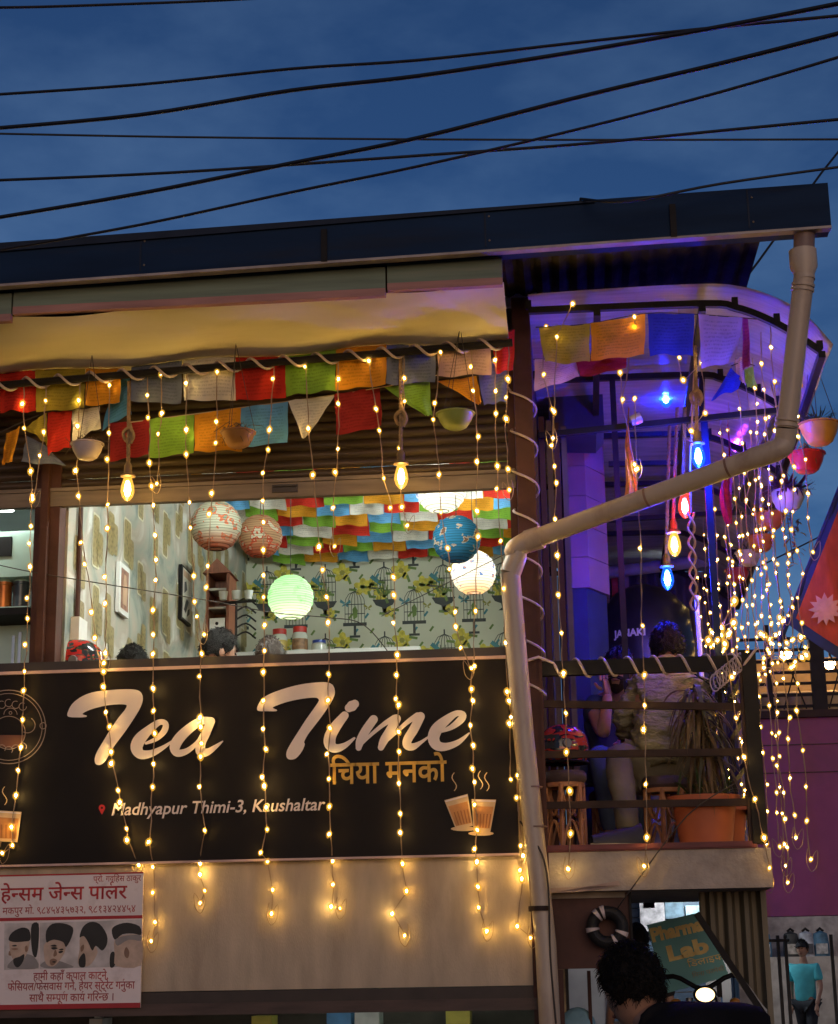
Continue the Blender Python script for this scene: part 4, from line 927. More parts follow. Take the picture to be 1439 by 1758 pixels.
# paper lanterns
def lantern_mat(nm, base, spot, top, bottom, st=0.0, glow=(1, 1, 0.9), seed=0.0, thr=0.56):
    m = bpy.data.materials.new(nm); n, l, b = nodes_of(m)
    tc = n.new('ShaderNodeTexCoord'); nz = n.new('ShaderNodeTexNoise'); nz.inputs['Scale'].default_value = 17; nz.inputs['Detail'].default_value = 2
    mp = n.new('ShaderNodeMapping'); mp.inputs['Location'].default_value = (seed, seed * 2, 0); l.new(tc.outputs['Object'], mp.inputs[0]); l.new(mp.outputs[0], nz.inputs['Vector'])
    rp = n.new('ShaderNodeValToRGB'); rp.color_ramp.interpolation = 'CONSTANT'; e = rp.color_ramp.elements
    e[0].color = (*base, 1); e[1].position = thr; e[1].color = (*spot, 1); x = e.new(thr + 0.07); x.color = (*top, 1)
    l.new(nz.outputs[0], rp.inputs[0])
    sp = n.new('ShaderNodeSeparateXYZ'); l.new(tc.outputs['Object'], sp.inputs[0])
    r2 = n.new('ShaderNodeValToRGB'); r2.color_ramp.elements[0].position = 0.0; r2.color_ramp.elements[1].position = 0.35
    mr = n.new('ShaderNodeMapRange'); mr.inputs[1].default_value = -0.15; mr.inputs[2].default_value = 0.15; l.new(sp.outputs[2], mr.inputs[0]); l.new(mr.outputs[0], r2.inputs[0])
    mx = n.new('ShaderNodeMix'); mx.data_type = 'RGBA'; mx.inputs[6].default_value = (*bottom, 1); l.new(r2.outputs[0], mx.inputs[0]); l.new(rp.outputs[0], mx.inputs[7])
    sn = n.new('ShaderNodeMath'); sn.operation = 'FRACT'; mu = n.new('ShaderNodeMath'); mu.operation = 'MULTIPLY'; mu.inputs[1].default_value = 62.0; l.new(sp.outputs[2], mu.inputs[0]); l.new(mu.outputs[0], sn.inputs[0])
    lt = n.new('ShaderNodeMath'); lt.operation = 'LESS_THAN'; lt.inputs[1].default_value = 0.20; l.new(sn.outputs[0], lt.inputs[0])
    rb = n.new('ShaderNodeMix'); rb.data_type = 'RGBA'; rb.blend_type = 'MULTIPLY'; l.new(lt.outputs[0], rb.inputs[0]); l.new(mx.outputs[2], rb.inputs[6]); rb.inputs[7].default_value = (0.42, 0.40, 0.36, 1); mx = rb
    l.new(mx.outputs[2], b.inputs['Base Color']); b.inputs['Roughness'].default_value = 0.8
    t = n.new('ShaderNodeBsdfTranslucent'); l.new(mx.outputs[2], t.inputs[0]); ms = n.new('ShaderNodeMixShader'); ms.inputs[0].default_value = 0.45
    l.new(b.outputs[0], ms.inputs[1]); l.new(t.outputs[0], ms.inputs[2]); l.new(ms.outputs[0], n['Material Output'].inputs[0])
    MATS[nm] = m
    return m
def lantern(label, px, py, rpx, Y, m, lit=None, lit_col='lantern_lamp'):
    c = P(px, py, Y); r = rpx * PS(Y); t = thing('paper_lantern', label, 'lantern', c, 'paper lanterns in the tea room')
    prof = []; nrib = 9
    for k in range(nrib * 3 + 1):
        a = R(-72 + 144 * k / (nrib * 3)); rr = r * (1 - 0.030 * (1 - abs(math.sin(math.pi * k / 3)))) if False else r * (1 + 0.045 * math.sin(math.pi * (k % 3) / 3.0))
        prof.append((rr * math.cos(a), rr * math.sin(a)))
    o = MB().lathe(c, prof, 28).build('paper_shade', m, t, smooth=True)
    MB().lathe(c, [(r * 0.31, r * 0.93), (r * 0.33, r * 0.955), (r * 0.31, r * 0.98)], 16).lathe(c, [(r * 0.31, -r * 0.98), (r * 0.33, -r * 0.955), (r * 0.31, -r * 0.93)], 16).build('rim_wire', m_cord, o)
    MB().tube([c + V(0, 0, r * 0.5), V(c.x, c.y, 5.165)], 0.003, 5).build('cord', m_cord, t)
    if lit:
        MB().ball(c + V(0, 0, -r * 0.1), 0.034, n=10, m=7).build('lamp', emit(lit_col, (1.0, 0.95, 0.82), lit), t)
    return t
lantern('unlit cream and red striped paper lantern at the left', 371, 903, 43, 1.3, lantern_mat('lantern_cream', (0.40, 0.39, 0.28), (0.50, 0.12, 0.05), (0.2, 0.24, 0.16), (0.5, 0.12, 0.05), seed=1))
lantern('unlit orange red paper lantern beside the cream one', 447, 921, 37, 1.9, lantern_mat('lantern_orange', (0.42, 0.24, 0.12), (0.50, 0.08, 0.03), (0.55, 0.5, 0.35), (0.50, 0.06, 0.02), seed=4))
lantern('lit green paper lantern with a glowing middle', 499, 1026, 38, 2.4, lantern_mat('lantern_green', (0.35, 0.72, 0.34), (0.30, 0.62, 0.28), (0.2, 0.5, 0.2), (0.75, 0.85, 0.6), seed=2, thr=0.6), 75.0)
lantern('unlit blue paper lantern with cream flowers', 784, 926, 40, 1.5, lantern_mat('lantern_blue', (0.02, 0.20, 0.36), (0.60, 0.46, 0.32), (0.30, 0.12, 0.06), (0.02, 0.12, 0.25), seed=6, thr=0.58))
lantern('lit white paper lantern with blue birds and orange foot', 813, 983, 37, 2.1, lantern_mat('lantern_white', (0.78, 0.75, 0.66), (0.10, 0.18, 0.40), (0.5, 0.2, 0.06), (0.62, 0.28, 0.07), seed=3, thr=0.61), 75.0)
lantern('lit white paper lantern with blue flowers half behind the shutter', 757, 838, 43, 1.6, lantern_mat('lantern_white_blue', (0.80, 0.78, 0.70), (0.12, 0.2, 0.5), (0.2, 0.3, 0.6), (0.8, 0.78, 0.6), seed=8, thr=0.62), 75.0)

# house-shaped wall cabinet near the corner
WC = P(375, 1080, 3.0)
t = thing('wooden_house_cabinet', 'small house shaped reddish wooden cabinet hanging in the corner', 'cabinet', WC)
m_rw = mat('red_wood', (0.22, 0.07, 0.035), 0.5, var=0.3, scale=9, stretch=(6, 6, 1))
x0, x1 = P(353, 1050, 3.0).x, P(393, 1050, 3.0).x; z0, z1 = P(370, 1085, 3.0).z, P(370, 985, 3.0).z; za = P(370, 960, 3.0).z
MB().box((x0, 3.0, z0), (x0 + 0.02, 3.25, z1)).box((x1 - 0.02, 3.0, z0), (x1, 3.25, z1)).box((x0 + .02, 3.23, z0), (x1 - .02, 3.25, z1)).build('cabinet_body', m_rw, t)
MB().prism([V(x0 - 0.02, 2.97, z1), V(x1 + 0.02, 2.97, z1), V((x0 + x1) / 2, 2.97, za)], (0, 0.3, 0)).build('gable_roof', m_rw, t)
for zz in (z0, z0 + (z1 - z0) * .4, z0 + (z1 - z0) * .72): MB().box((x0 + .02, 3.01, zz), (x1 - .02, 3.23, zz + .015)).build('shelf', mat('pale_board', (0.55, 0.5, 0.45), 0.5), t)
dw = MB().box((x0 + .03, 3.0, z0 + .02), (x1 - .03, 3.012, z0 + .10)).build('drawer', m_white, t); MB().ball(V((x0 + x1) / 2, 2.992, z0 + .06), .012).build('knob', m_black, dw)
# framed pictures on the left wall
def wpic(label, y0, y1, z0, z1, mf, layers, name='framed_picture'):
    t = thing(name, label, 'picture', V(XW + .01, (y0 + y1) / 2, z0))
    MB().box((XW + .006, y0, z0), (XW + .030, y1, z1)).build('frame', mf, t)
    mb = MB()
    for k, (mi, q) in enumerate(layers):
        mb.face([V(XW + .032 + .001 * k, y0 + (y1 - y0) * u, z0 + (z1 - z0) * v) for u, v in q], mi)
    mb.build('print', [mat('pic_pale', (0.62, 0.58, 0.5), 0.5), mat('pic_brown', (0.30, 0.14, 0.09), 0.5, var=0.5, scale=25), mat('pic_dark', (0.03, 0.03, 0.03), 0.5), mat('pic_tan', (0.5, 0.32, 0.2), 0.5)], t)
def onwall(px, py): return PXp(px, py, XW)
a = onwall(196, 1050); b = onwall(215, 978)
wpic('small pale framed picture of a brown figure on the left wall', a.y, b.y, a.z, b.z, m_white, [(1, [(.12, .1), (.88, .1), (.88, .9), (.12, .9)]), (3, [(.3, .2), (.7, .2), (.75, .5), (.6, .8), (.4, .8), (.28, .5)])])
a = onwall(304, 1062); b = onwall(322, 985)
wpic('dark edged framed picture of curled stripes on the left wall', a.y, b.y, a.z, b.z, m_black, [(0, [(.08, .04), (.96, .04), (.96, .96), (.08, .96)]), (2, [(.2, .2), (.4, .15), (.7, .4), (.5, .45)]), (2, [(.5, .1), (.8, .2), (.8, .3), (.6, .25)]), (2, [(.2, .5), (.5, .6), (.4, .75), (.2, .7)]), (3, [(.1, .8), (.9, .8), (.9, .92), (.1, .92)])])
# conduit and switch box on the left wall
t = thing('wall_switch', 'dark conduit running down to a small switch box beside the window', 'switch', onwall(128, 1085))
a = onwall(133, 874); b = onwall(127, 1060); c_ = onwall(128, 1085)
MB().tube([V(XW + .02, a.y, a.z + .3), V(XW + .02, a.y, c_.z)], 0.014, 8).build('conduit', m_brownpost, t)
MB().box((XW + .001, a.y - .06, c_.z - .07), (XW + .05, a.y + .10, c_.z + .07)).build('switch_box', m_white, t)
# thin cable sagging across the window
o = MB().tube(cr([P(-20, 966, 0.02), P(60, 983, 0.02), P(200, 1006, 0.02), P(352, 1030, 0.02), P(470, 1052, .02), P(560, 1060, .02), P(625, 1073, 0.02), P(678, 1135, 0.02)], 5), 0.0028, 5).build('window_cable', m_cord); tag(o, 'thin dark cable sagging across the tea house window', 'cable')
o = MB().tube(cr([P(655, 1058, 0.02), P(700, 1035, .02), P(790, 990, 0.02), P(870, 950, .02)], 5), 0.0025, 5).build('window_cable', m_cord); tag(o, 'thin dark cable rising to the drain pipe elbow', 'cable')
# counter with jars at the back
t = thing('tea_counter', 'pale counter against the bird cage wall under the jars', 'counter', V(-1.9, 5.0, Z_FL))
zc_ = P(500, 1128, 4.9).z
MB().box((-2.7, 4.6, zc_ - 0.04), (-1.2, 5.38, zc_)).build('counter_top', m_white, t); MB().box((-2.65, 4.65, Z_FL), (-1.25, 5.36, zc_ - .04)).build('counter_body', m_floor, t)
m_jar = mat('jar_glass', (0.62, 0.64, 0.56), 0.15, var=0.1); m_lidr = mat('lid_red', (0.5, 0.03, 0.02), 0.4); m_lidb = mat('lid_blue', (0.03, 0.06, 0.3), 0.4)
def jar(label, px, py_top, py_bot, wpx, lid, lab_c, Y=4.8):
    c = P(px, py_bot, Y); c.z = zc_; top = P(px, py_top, Y).z; h = top - zc_; r = wpx / 2 * PS(Y); t = thing('storage_jar', label, 'jar', c, 'jars on the counter')
    jb = MB().lathe(c, [(0, 0), (r, 0), (r, h * .68), (r * .8, h * .78), (r * .8, h * .8)], 18).build('jar_body', m_jar, t)
    MB().lathe(c, [(r * .84, h * .79), (r * .88, h * .8), (r * .88, h), (0, h)], 18).build('lid', lid, jb)
    MB().lathe(c, [(r * 1.01, h * .15), (r * 1.01, h * .55)], 18).build('paper_label', lab_c, jb)
m_ly = mat('label_yellow', (0.5, 0.36, 0.08), 0.5); m_lt = mat('label_tan', (0.3, 0.16, 0.08), 0.5, var=0.5, scale=30)
jar('red lidded glass jar with a yellow label on the counter', 480, 1081, 1128, 27, m_lidr, m_ly); jar('red lidded glass jar with a brown label on the counter', 515, 1077, 1128, 27, m_lidr, m_lt)
jar('squat blue lidded jar on the counter', 548, 1100, 1128, 26, m_lidb, m_jar); jar('small brown labelled jar right of the blue lidded jar', 582, 1112, 1128, 20, mat('lid_dark', (0.05, .04, .04), .5), m_lt)
# coat stand / lamp clutter near the corner
t = thing('cup_rack', 'dark metal rack with hanging cups in front of the corner', 'rack', P(420, 1128, 2.9))
a = P(405, 1128, 2.9); zt = P(405, 1035, 2.9).z
mb = MB().tube([V(a.x, 2.9, Z_FL), V(a.x, 2.9, zt)], .010, 6)
for k in range(5): mb.tube(cr([V(a.x, 2.9, zt - k * .06), V(a.x + .07, 2.9, zt - k * .06 + .03), V(a.x + .14, 2.9, zt - .02 - k * .06)], 3), .007, 5)
mb.tube([V(a.x - .12, 2.9, zt), V(a.x + .14, 2.9, zt + .01)], .010, 6).build('stand', m_black, t)
for k in range(3): MB().lathe(V(a.x - .09 + k * .09, 2.88, zt + .02), [(0, 0), (.025, 0), (.034, .06), (.030, .06), (.02, .01)], 12).build('cup', m_white, t)

# ---- pantry bay left of the jamb: steel cabinet, jars, cans
PB = thing('pantry_cabinet', 'pale green steel cabinet seen through the far left window', 'cabinet', P(20, 1140, 0.75))
m_mint = mat('mint_steel', (0.52, 0.70, 0.60), 0.35, 0.15, var=0.15, scale=3)
def prx(x): return P(x, 1000, 0.75).x
def prz(y): return P(20, y, 0.75).z
MB().box((X_L + .2, 0.75, prz(990)), (prx(64), 1.15, prz(912))).build('hood', m_mint, PB)
MB().box((prx(2) - .04, 0.735, prz(955)), (prx(18), 0.75, prz(922))).build('vent_panel', m_black, PB)
MB().box((X_L + .2, 0.70, prz(1058)), (prx(56), 1.2, prz(1046))).build('shelf', m_black, PB); MB().box((X_L + .2, 0.72, prz(1046)), (prx(56), 1.2, prz(1043))).build('shelf_edge', m_mint, PB)
MB().box((X_L + .2, 1.0, prz(1150)), (prx(56), 1.15, prz(1059))).build('lower_panel', m_mint, PB)
MB().box((prx(14), 0.98, prz(1135)), (prx(19), 1.0, prz(1072))).box((prx(3), .98, prz(1135)), (prx(8), 1.0, prz(1078))).build('door_handle', mat('bright_steel', (0.8, 0.85, 0.8), 0.25, 0.6), PB)
MB().box((X_L + .2, 0.16, prz(912)), (prx(33), 0.35, prz(850))).build('tan_panel', mat('tan_board', (0.36, 0.22, 0.12), 0.6), PB)
for k, (px_, colr, lb) in enumerate(((6, (0.55, 0.16, 0.03), 'copper coloured tin on the pantry shelf at the photo edge'), (35, (0.10, 0.11, 0.11), 'dark steel canister on the pantry shelf by the jamb'))):
    c = P(px_, 1043, 0.85); c.z = prz(1043) + .001; t = thing('pantry_tin', lb, 'tin', c)
    MB().lathe(c, [(0, 0), (.045, 0), (.045, .15), (.05, .155), (.05, .17), (0, .17)], 18).build('tin_body', mat('tin%d' % k, colr, 0.3, 0.5), t); MB().lathe(c, [(.05, .17), (.03, .20), (0, .205)], 18).build('lid', m_mint, t)
t = tube_lamp('tube light above the pantry shelf at the far left', V(-4.3, 0.55, 4.25), V(-3.2, 0.55, 4.25), 22.0, 'pantry_tube')
# ================================================================ PEOPLE HELPERS
m_skin = mat('skin', (0.40, 0.215, 0.14), 0.55, var=0.12, scale=20); m_hair = mat('black_hair', (0.010, 0.008, 0.007), 0.6, spec=0.15, var=0.4, scale=90, bump=0.8, bscale=160)
m_eye = mat('eye_dark', (0.02, 0.015, 0.012), 0.2); m_lip = mat('lip', (0.20, 0.08, 0.06), 0.5)
def skin_mesh(chains, sub=2):
    """chains: lists of (point, radius); first point of later chains should lie inside the earlier body"""
    verts = []; edges = []; rad = []
    index = {}
    for ch in chains:
        prev = None
        for (p, r) in ch:
            key = tuple(round(c, 4) for c in p)
            if key not in index: index[key] = len(verts); verts.append(tuple(p)); rad.append(r)
            i = index[key]
            if prev is not None: edges.append((prev, i))
            prev = i
    me = bpy.data.meshes.new('sk'); me.from_pydata(verts, edges, [])
    o = bpy.data.objects.new('sk', me); COL.objects.link(o)
    md = o.modifiers.new('s', 'SKIN'); md.use_smooth_shade = True
    for i, d in enumerate(me.skin_vertices[0].data):
        r = rad[i]; d.radius = r if isinstance(r, tuple) else (r, r); d.use_root = (i == 0)
    sb = o.modifiers.new('b', 'SUBSURF'); sb.levels = sub; sb.render_levels = sub
    bpy.context.view_layer.update()
    out = bpy.data.meshes.new_from_object(o.evaluated_get(bpy.context.evaluated_depsgraph_get()))
    bpy.data.objects.remove(o); bpy.data.meshes.remove(me)
    return out
def mb_from(mb, me, mi=0):
    i0 = len(mb.v); mb.v += [v.co.copy() for v in me.vertices]
    for p in me.polygons: mb.f.append([i0 + k for k in p.vertices]); mb.mi.append(mi)
    mb.smooth = True; bpy.data.meshes.remove(me); return mb
def head_shape(mb, c, M, s=1.0):
    """local axes: +x the person's left... face looks along -y, z up; c is the head centre"""
    c = Vector(c); n, m = 28, 22; i0 = len(mb.v)
    def g(x, y, z, cx, cy_, cz, w_): return math.exp(-((x - cx) ** 2 + (y - cy_) ** 2 + (z - cz) ** 2) / (w_ * w_))
    for k in range(m + 1):
        t = math.pi * k / m
        for a in range(n):
            an = 2 * math.pi * a / n; x, y, z = math.sin(t) * math.cos(an), math.sin(t) * math.sin(an), -math.cos(t)
            rx, ry, rz = 0.074, 0.095, 0.116
            if z < 0: rx *= 1 + 0.28 * z * (1 if y < 0.3 else 0.6); ry *= 1 + (0.10 * z if y < 0 else 0.30 * z)
            p = V(x * rx, y * ry, z * rz); sc_ = 1.0
            q = p * 10
            p.y -= 0.030 * g(q.x, q.y, q.z, 0, -0.95, -0.22, 0.20) + 0.012 * g(q.x, q.y, q.z, 0, -0.95, 0.05, 0.14)      # nose
            p.y -= 0.007 * g(q.x, q.y, q.z, 0, -0.9, 0.32, 0.35)                                                            # brow
            for sx in (-1, 1): p.y += 0.011 * g(q.x, q.y, q.z, sx * 0.32, -0.85, 0.10, 0.20)                                 # sockets
            p.y -= 0.010 * g(q.x, q.y, q.z, 0, -0.7, -1.0, 0.30) + 0.006 * g(q.x, q.y, q.z, 0, -0.85, -0.55, 0.22)          # chin, lips
            mb.v.append(c + M @ (p * s))
    for k in range(m):
        for a in range(n):
            b = (a + 1) % n; mb.f.append([i0 + k * n + a, i0 + k * n + b, i0 + (k + 1) * n + b, i0 + (k + 1) * n + a]); mb.mi.append(0)
    for sx in (-1, 1): mb.ball(c + M @ V(sx * 0.076 * s, 0.012 * s, -0.005 * s), 0.010 * s, 0.020 * s, 0.032 * s, 8, 6, 0, M)
    mb.smooth = True
    return mb
def face_bits(c, M, parent, s=1.0, beard=True):
    c = Vector(c)
    for sx in (-1, 1):
        MB().ball(c + M @ V(sx * 0.031 * s, -0.079 * s, 0.012 * s), 0.012 * s, 0.008 * s, 0.006 * s, 8, 6, 0, M).build('eye', m_eye, parent)
        MB().tube([c + M @ (V(sx * 0.014, -0.090, 0.030) * s), c + M @ (V(sx * 0.033, -0.090, 0.036) * s), c + M @ (V(sx * 0.05, -0.078, 0.028) * s)], 0.0045 * s, 5).build('eyebrow', m_hair, parent)
    MB().ball(c + M @ V(0, -0.088 * s, -0.058 * s), 0.024 * s, 0.008 * s, 0.007 * s, 10, 6, 0, M).build('mouth', m_lip, parent)
    if beard:
        src = MB(); head_shape(src, (0, 0, 0), Matrix.Identity(3), 1.0); nv_ = 28 * 23; mb = MB(); keep = {}
        for f in src.f:
            if max(f) >= nv_: continue
            q = sum((src.v[i] for i in f), Vector()) / len(f)
            if q.z < -0.040 - max(0, q.y + .04) * .25 and q.y < 0.015 and not (abs(q.x) < 0.026 and -0.072 < q.z < -0.050 and q.y < -.05):
                for i in f:
                    if i not in keep:
                        p = src.v[i]; keep[i] = len(mb.v); mb.v.append(c + M @ ((p + p.normalized() * .0035) * s))
                mb.f.append([keep[i] for i in f]); mb.mi.append(0)
        mb.smooth = True; mb.build('beard', mat('beard_stubble', (.035, .022, .016), .8, spec=.1, var=.4, scale=120), parent)
        MB().tube([c + M @ (V(x_, -0.096 + abs(x_) * .25, -0.043 - abs(x_) * .3) * s) for x_ in (-.03, -.015, 0, .015, .03)], 0.006 * s, 5).build('moustache', m_hair, parent)
def hair_cap(c, M, parent, s=1.0, low=-0.03, fringe=0.045, puff=0.012, m=None, seed=1, strands=420, sr=.0022, sl=.022):
    """scalp hair with a ragged surface; open over the face"""
    rr = random.Random(seed); mb = MB(); c = Vector(c); n, mm = 36, 16; ph = [rr.random() * 6 for _ in range(8)]
    def fn(u, v):
        an = 2 * math.pi * u; front = max(0.0, -math.sin(an))
        zlow = low + (fringe - low) * min(1, front * 1.7) + 0.008 * math.sin(an * 9 + ph[0])
        zl = math.asin(max(-1, min(1, zlow / 0.118))); t = math.pi / 2 - (math.pi / 2 - zl) * (1 - v)
        t = math.pi / 2 * v + zl * (1 - v)
        pf = puff * (1 + 0.45 * math.sin(an * 7 + ph[1] + t * 5) * math.cos(t * 9 + ph[2]) + 0.3 * math.sin(an * 17 + ph[3] + t * 11)) * (0.35 + 0.65 * min(1, v * 3))
        return c + M @ (V((0.076 + pf) * math.cos(t) * math.cos(an), (0.097 + pf) * math.cos(t) * math.sin(an), (0.118 + pf * 1.2) * math.sin(t)) * s)
    mb.grid(fn, n, mm, uv=False)
    # loose tufts
    for k in range(strands):
        u, v = rr.random(), rr.random() ** 1.2; p = fn(u, v); d = (p - c).normalized()
        side = d.cross(V(rr.uniform(-1, 1), rr.uniform(-1, 1), rr.uniform(-1, 1))).normalized()
        mb.tube([p - d * .005, p + d * sl * .22 + side * sl * .4, p + d * sl * .34 + side * sl * .8 - V(0, 0, sl * .2)], [sr, sr * .8, sr * .3], 3, caps=False)
    return mb.build('hair', m or m_hair, parent)
def hand(mb, wrist, palm_dir, up, s=1.0, curl=0.5, side=1):
    """palm plus four fingers and a thumb, each its own skinned chain rooted in the palm"""
    d = Vector(palm_dir).normalized(); u = Vector(up).normalized(); u = (u - d * u.dot(d)).normalized(); x = d.cross(u) * side; w_ = Vector(wrist)
    mb_from(mb, skin_mesh([[(w_ - d * .02 * s, .024 * s), (w_ + d * .03 * s, (.034 * s, .018 * s)), (w_ + d * .085 * s, (.038 * s, .016 * s))]], 1))
    for k, (off, ln) in enumerate(((-.030, .072), (-.010, .082), (.010, .077), (.029, .060))):
        b = w_ + d * .078 * s + x * off * s; q = [(b, .0095 * s)]; ang = 0
        for j, f in enumerate((.42, .33, .25)):
            ang += curl * (0.5 + 0.5 * (j > 0)); dd = d * math.cos(ang) - u * math.sin(ang); b = b + dd * ln * f * s; q.append((b, (.0088 - .0007 * j) * s))
        mb_from(mb, skin_mesh([q], 1))
    b = w_ + d * .025 * s - x * .028 * s; mb_from(mb, skin_mesh([[(b, .012 * s), (b + (d * .6 - x * .7) * .035 * s, .0105 * s), (b + (d * .9 - x * .75 - u * .3) * .062 * s, .009 * s)]], 1))
def Mface(az, pitch=0, roll=0):      # az 0 faces the camera side (-y); positive turns towards +x
    return Matrix.Rotation(R(az), 3, 'Z') @ Matrix.Rotation(R(pitch), 3, 'X') @ Matrix.Rotation(R(roll), 3, 'Y')

# ---------------- guests behind the sill
def guest(label, head_c, M, shirt, s=1.0, beard=False, bald=False, seed=1, hairm=None, face=True):
    c = Vector(head_c); t = thing('person', label, 'person', V(c.x, c.y, Z_FL)); down = V(0, 0, -1)
    fw = M @ V(0, -1, 0); lf = M @ V(1, 0, 0); nk = c + V(0, 0, -.13 * s) - fw * .02; ch = nk + V(0, 0, -.13) - fw * .02; pv = V(nk.x, nk.y, Z_FL + .52) - fw * .03
    mb = MB(); head_shape(mb, c, M, s)
    mb_from(mb, skin_mesh([[(pv, (.15, .12)), (ch, (.16, .11)), (nk, .055), (c - V(0, 0, .05), .05)]])); mb.build('body', m_skin, t)
    knee = pv + fw * .40; 
    cl_ = MB(); mb_from(cl_, skin_mesh([[(pv, (.17, .135)), ((pv + ch) / 2, (.165, .12)), (ch + V(0, 0, .03), (.175, .115))], [(ch + V(0, 0, .03), (.175, .115)), (ch + lf * .19 + V(0, 0, .02), .06), (ch + lf * .23 - V(0, 0, .25) + fw * .05, .047), (ch + lf * .16 - V(0, 0, .38) + fw * .22, .04)], [(ch + V(0, 0, .03), (.175, .115)), (ch - lf * .19 + V(0, 0, .02), .06), (ch - lf * .23 - V(0, 0, .25) + fw * .05, .047), (ch - lf * .16 - V(0, 0, .38) + fw * .22, .04)]]))
    cl_.build('shirt', shirt, t)
    lg = MB()
    mb_from(lg, skin_mesh([[(pv, .14), (pv + lf * .09 + fw * .1, .085), (knee + lf * .11, .065), (knee + lf * .11 + V(0, 0, -.44), .045)], [(pv, .14), (pv - lf * .09 + fw * .1, .085), (knee - lf * .11, .065), (knee - lf * .11 + V(0, 0, -.44), .045)]], 1)); lg.build('trousers', mat('dark_denim', (0.03, 0.035, 0.05), 0.8), t)
    if face: face_bits(c, M, t, s, beard)
    hair_cap(c, M, t, s, seed=seed, m=hairm)
    return t
m_sh1 = mat('shirt_black', (0.02, 0.02, 0.022), 0.8); m_sh2 = mat('shirt_maroon', (0.12, 0.02, 0.02), 0.8)
guest('black haired person low behind the sill under the gold panels', P(228, 1146, 0.75), Mface(170), m_sh1, seed=3)
guest('person with short dark hair leaning by the wooden house cabinet', P(375, 1122, 0.9), Mface(125, 10), m_sh2, 1.12, seed=5)
guest('brown haired person low behind the sill before the jars', P(463, 1134, 0.95), Mface(190), m_sh1, 1.05, seed=8, hairm=mat('brown_hair', (0.035, 0.02, 0.013), 0.5, var=0.4, scale=80, bump=0.6, bscale=140))

# ---------------- helmets
def helmet(label, c, M, shell, s=1.0, visor=None):
    c = Vector(c); t = thing('motorcycle_helmet', label, 'helmet', c - V(0, 0, .13 * s))
    mb = MB()
    def fn(u, v):
        an = 2 * math.pi * u; z = -0.8 + 1.8 * v; z = min(1.0, z); r = math.sqrt(max(0, 1 - z * z)) if z > 0 else (1 - 0.18 * z * z)
        jaw = 0.02 * max(0, -math.sin(an)) * max(0, -z)
        return c + M @ (V(0.125 * r * math.cos(an), (0.155 * r + jaw) * math.sin(an), 0.135 * z) * s)
    mb.grid(fn, 28, 14, uv=False); shl = mb.build('shell', shell, t)
    vz = MB(); vz.grid(lambda u, v: c + M @ (V(0.129 * math.cos(R(-155 + 130 * u)) * (1 - .08 * v), 0.162 * math.sin(R(-155 + 130 * u)) * (1 - .10 * v), -0.03 + 0.085 * v) * s), 14, 4, uv=False)
    vz.build('visor', visor or mat('visor', (0.03, 0.035, 0.04), 0.08), t)
    for sx in (-1, 1): MB().lathe(c + M @ V(sx * .124 * s, -.02 * s, .0), [(0, .012), (.022, .012), (.026, 0.0), (.026, -.01)], 14, axis=M @ Matrix.Rotation(R(90 * sx), 3, 'Y')).build('visor_pivot', mat('grey_plastic', (0.15, 0.15, 0.15), 0.4), shl)
    MB().tube([c + M @ (V(0.122 * math.cos(a), (0.15) * math.sin(a), -0.105) * s) for a in [R(k * 15) for k in range(25)]], 0.008 * s, 6).build('edge_trim', m_black, shl)
    return t
def helmet_shell(nm, a, b, c_):
    m = bpy.data.materials.new(nm); n, l, bb = nodes_of(m); tc = n.new('ShaderNodeTexCoord'); nz = n.new('ShaderNodeTexNoise'); nz.inputs['Scale'].default_value = 7; nz.inputs['Distortion'].default_value = 1.5; nz.inputs['Detail'].default_value = 1
    mp = n.new('ShaderNodeMapping'); mp.inputs['Scale'].default_value = (1, 1, 3); l.new(tc.outputs['Object'], mp.inputs[0]); l.new(mp.outputs[0], nz.inputs['Vector']); rp = n.new('ShaderNodeValToRGB'); rp.color_ramp.interpolation = 'CONSTANT'
    e = rp.color_ramp.elements; e[0].color = (*a, 1); e[1].position = 0.47; e[1].color = (*b, 1); x = e.new(0.60); x.color = (*c_, 1)
    l.new(nz.outputs[0], rp.inputs[0]); l.new(rp.outputs[0], bb.inputs['Base Color']); bb.inputs['Roughness'].default_value = 0.15; MATS[nm] = m
    return m
helmet('red and black motorcycle helmet behind the sill at the left', P(130, 1140, 0.32), Mface(90), helmet_shell('helmet_red', (0.02, 0.02, 0.02), (0.42, 0.02, 0.015), (0.05, 0.05, 0.05)), 1.05)

# ================================================================ BALCONY
BX0, BX1 = -0.165, 0.945
BAL = thing('balcony', 'concrete balcony slab with a dark red edge to the right of the post', 'balcony', (0.4, 0, 2.0))
sl = MB().box((BX0, -0.03, 1.985), (BX1, 1.75, 2.178)); sl.build('slab', m_concrete, BAL)
MB().box((BX0, -0.045, 2.179), (BX1 - 0.07, 0.10, 2.196)).box((BX0, -0.055, 2.186), (BX1 - .09, -0.04, 2.212)).build('edge_plank', mat('dark_red_plank', (0.15, 0.03, 0.03), 0.6, var=0.3, stretch=(1, 4, 4)), BAL)
MB().box((BX0, 1.751, 2.15), (BX1, 5.4, 2.178)).build('rear_deck', m_darksteel, BAL)
MB().box((BX0, 0.101, 2.179), (BX1, 5.2, 2.188)).build('floor_sheet', mat('balcony_floor', (0.10, 0.05, 0.045), 0.7), BAL)
q = MB().face([P(945, 1525, -0.034), P(1010, 1522, -0.05), P(1062, 1512, -0.034), P(1065, 1520, -.04), P(1000, 1531, -0.05), P(946, 1533, -.034)]); q.build('torn_strip', mat('peeling_strip', (0.35, 0.25, 0.2), 0.8), BAL)
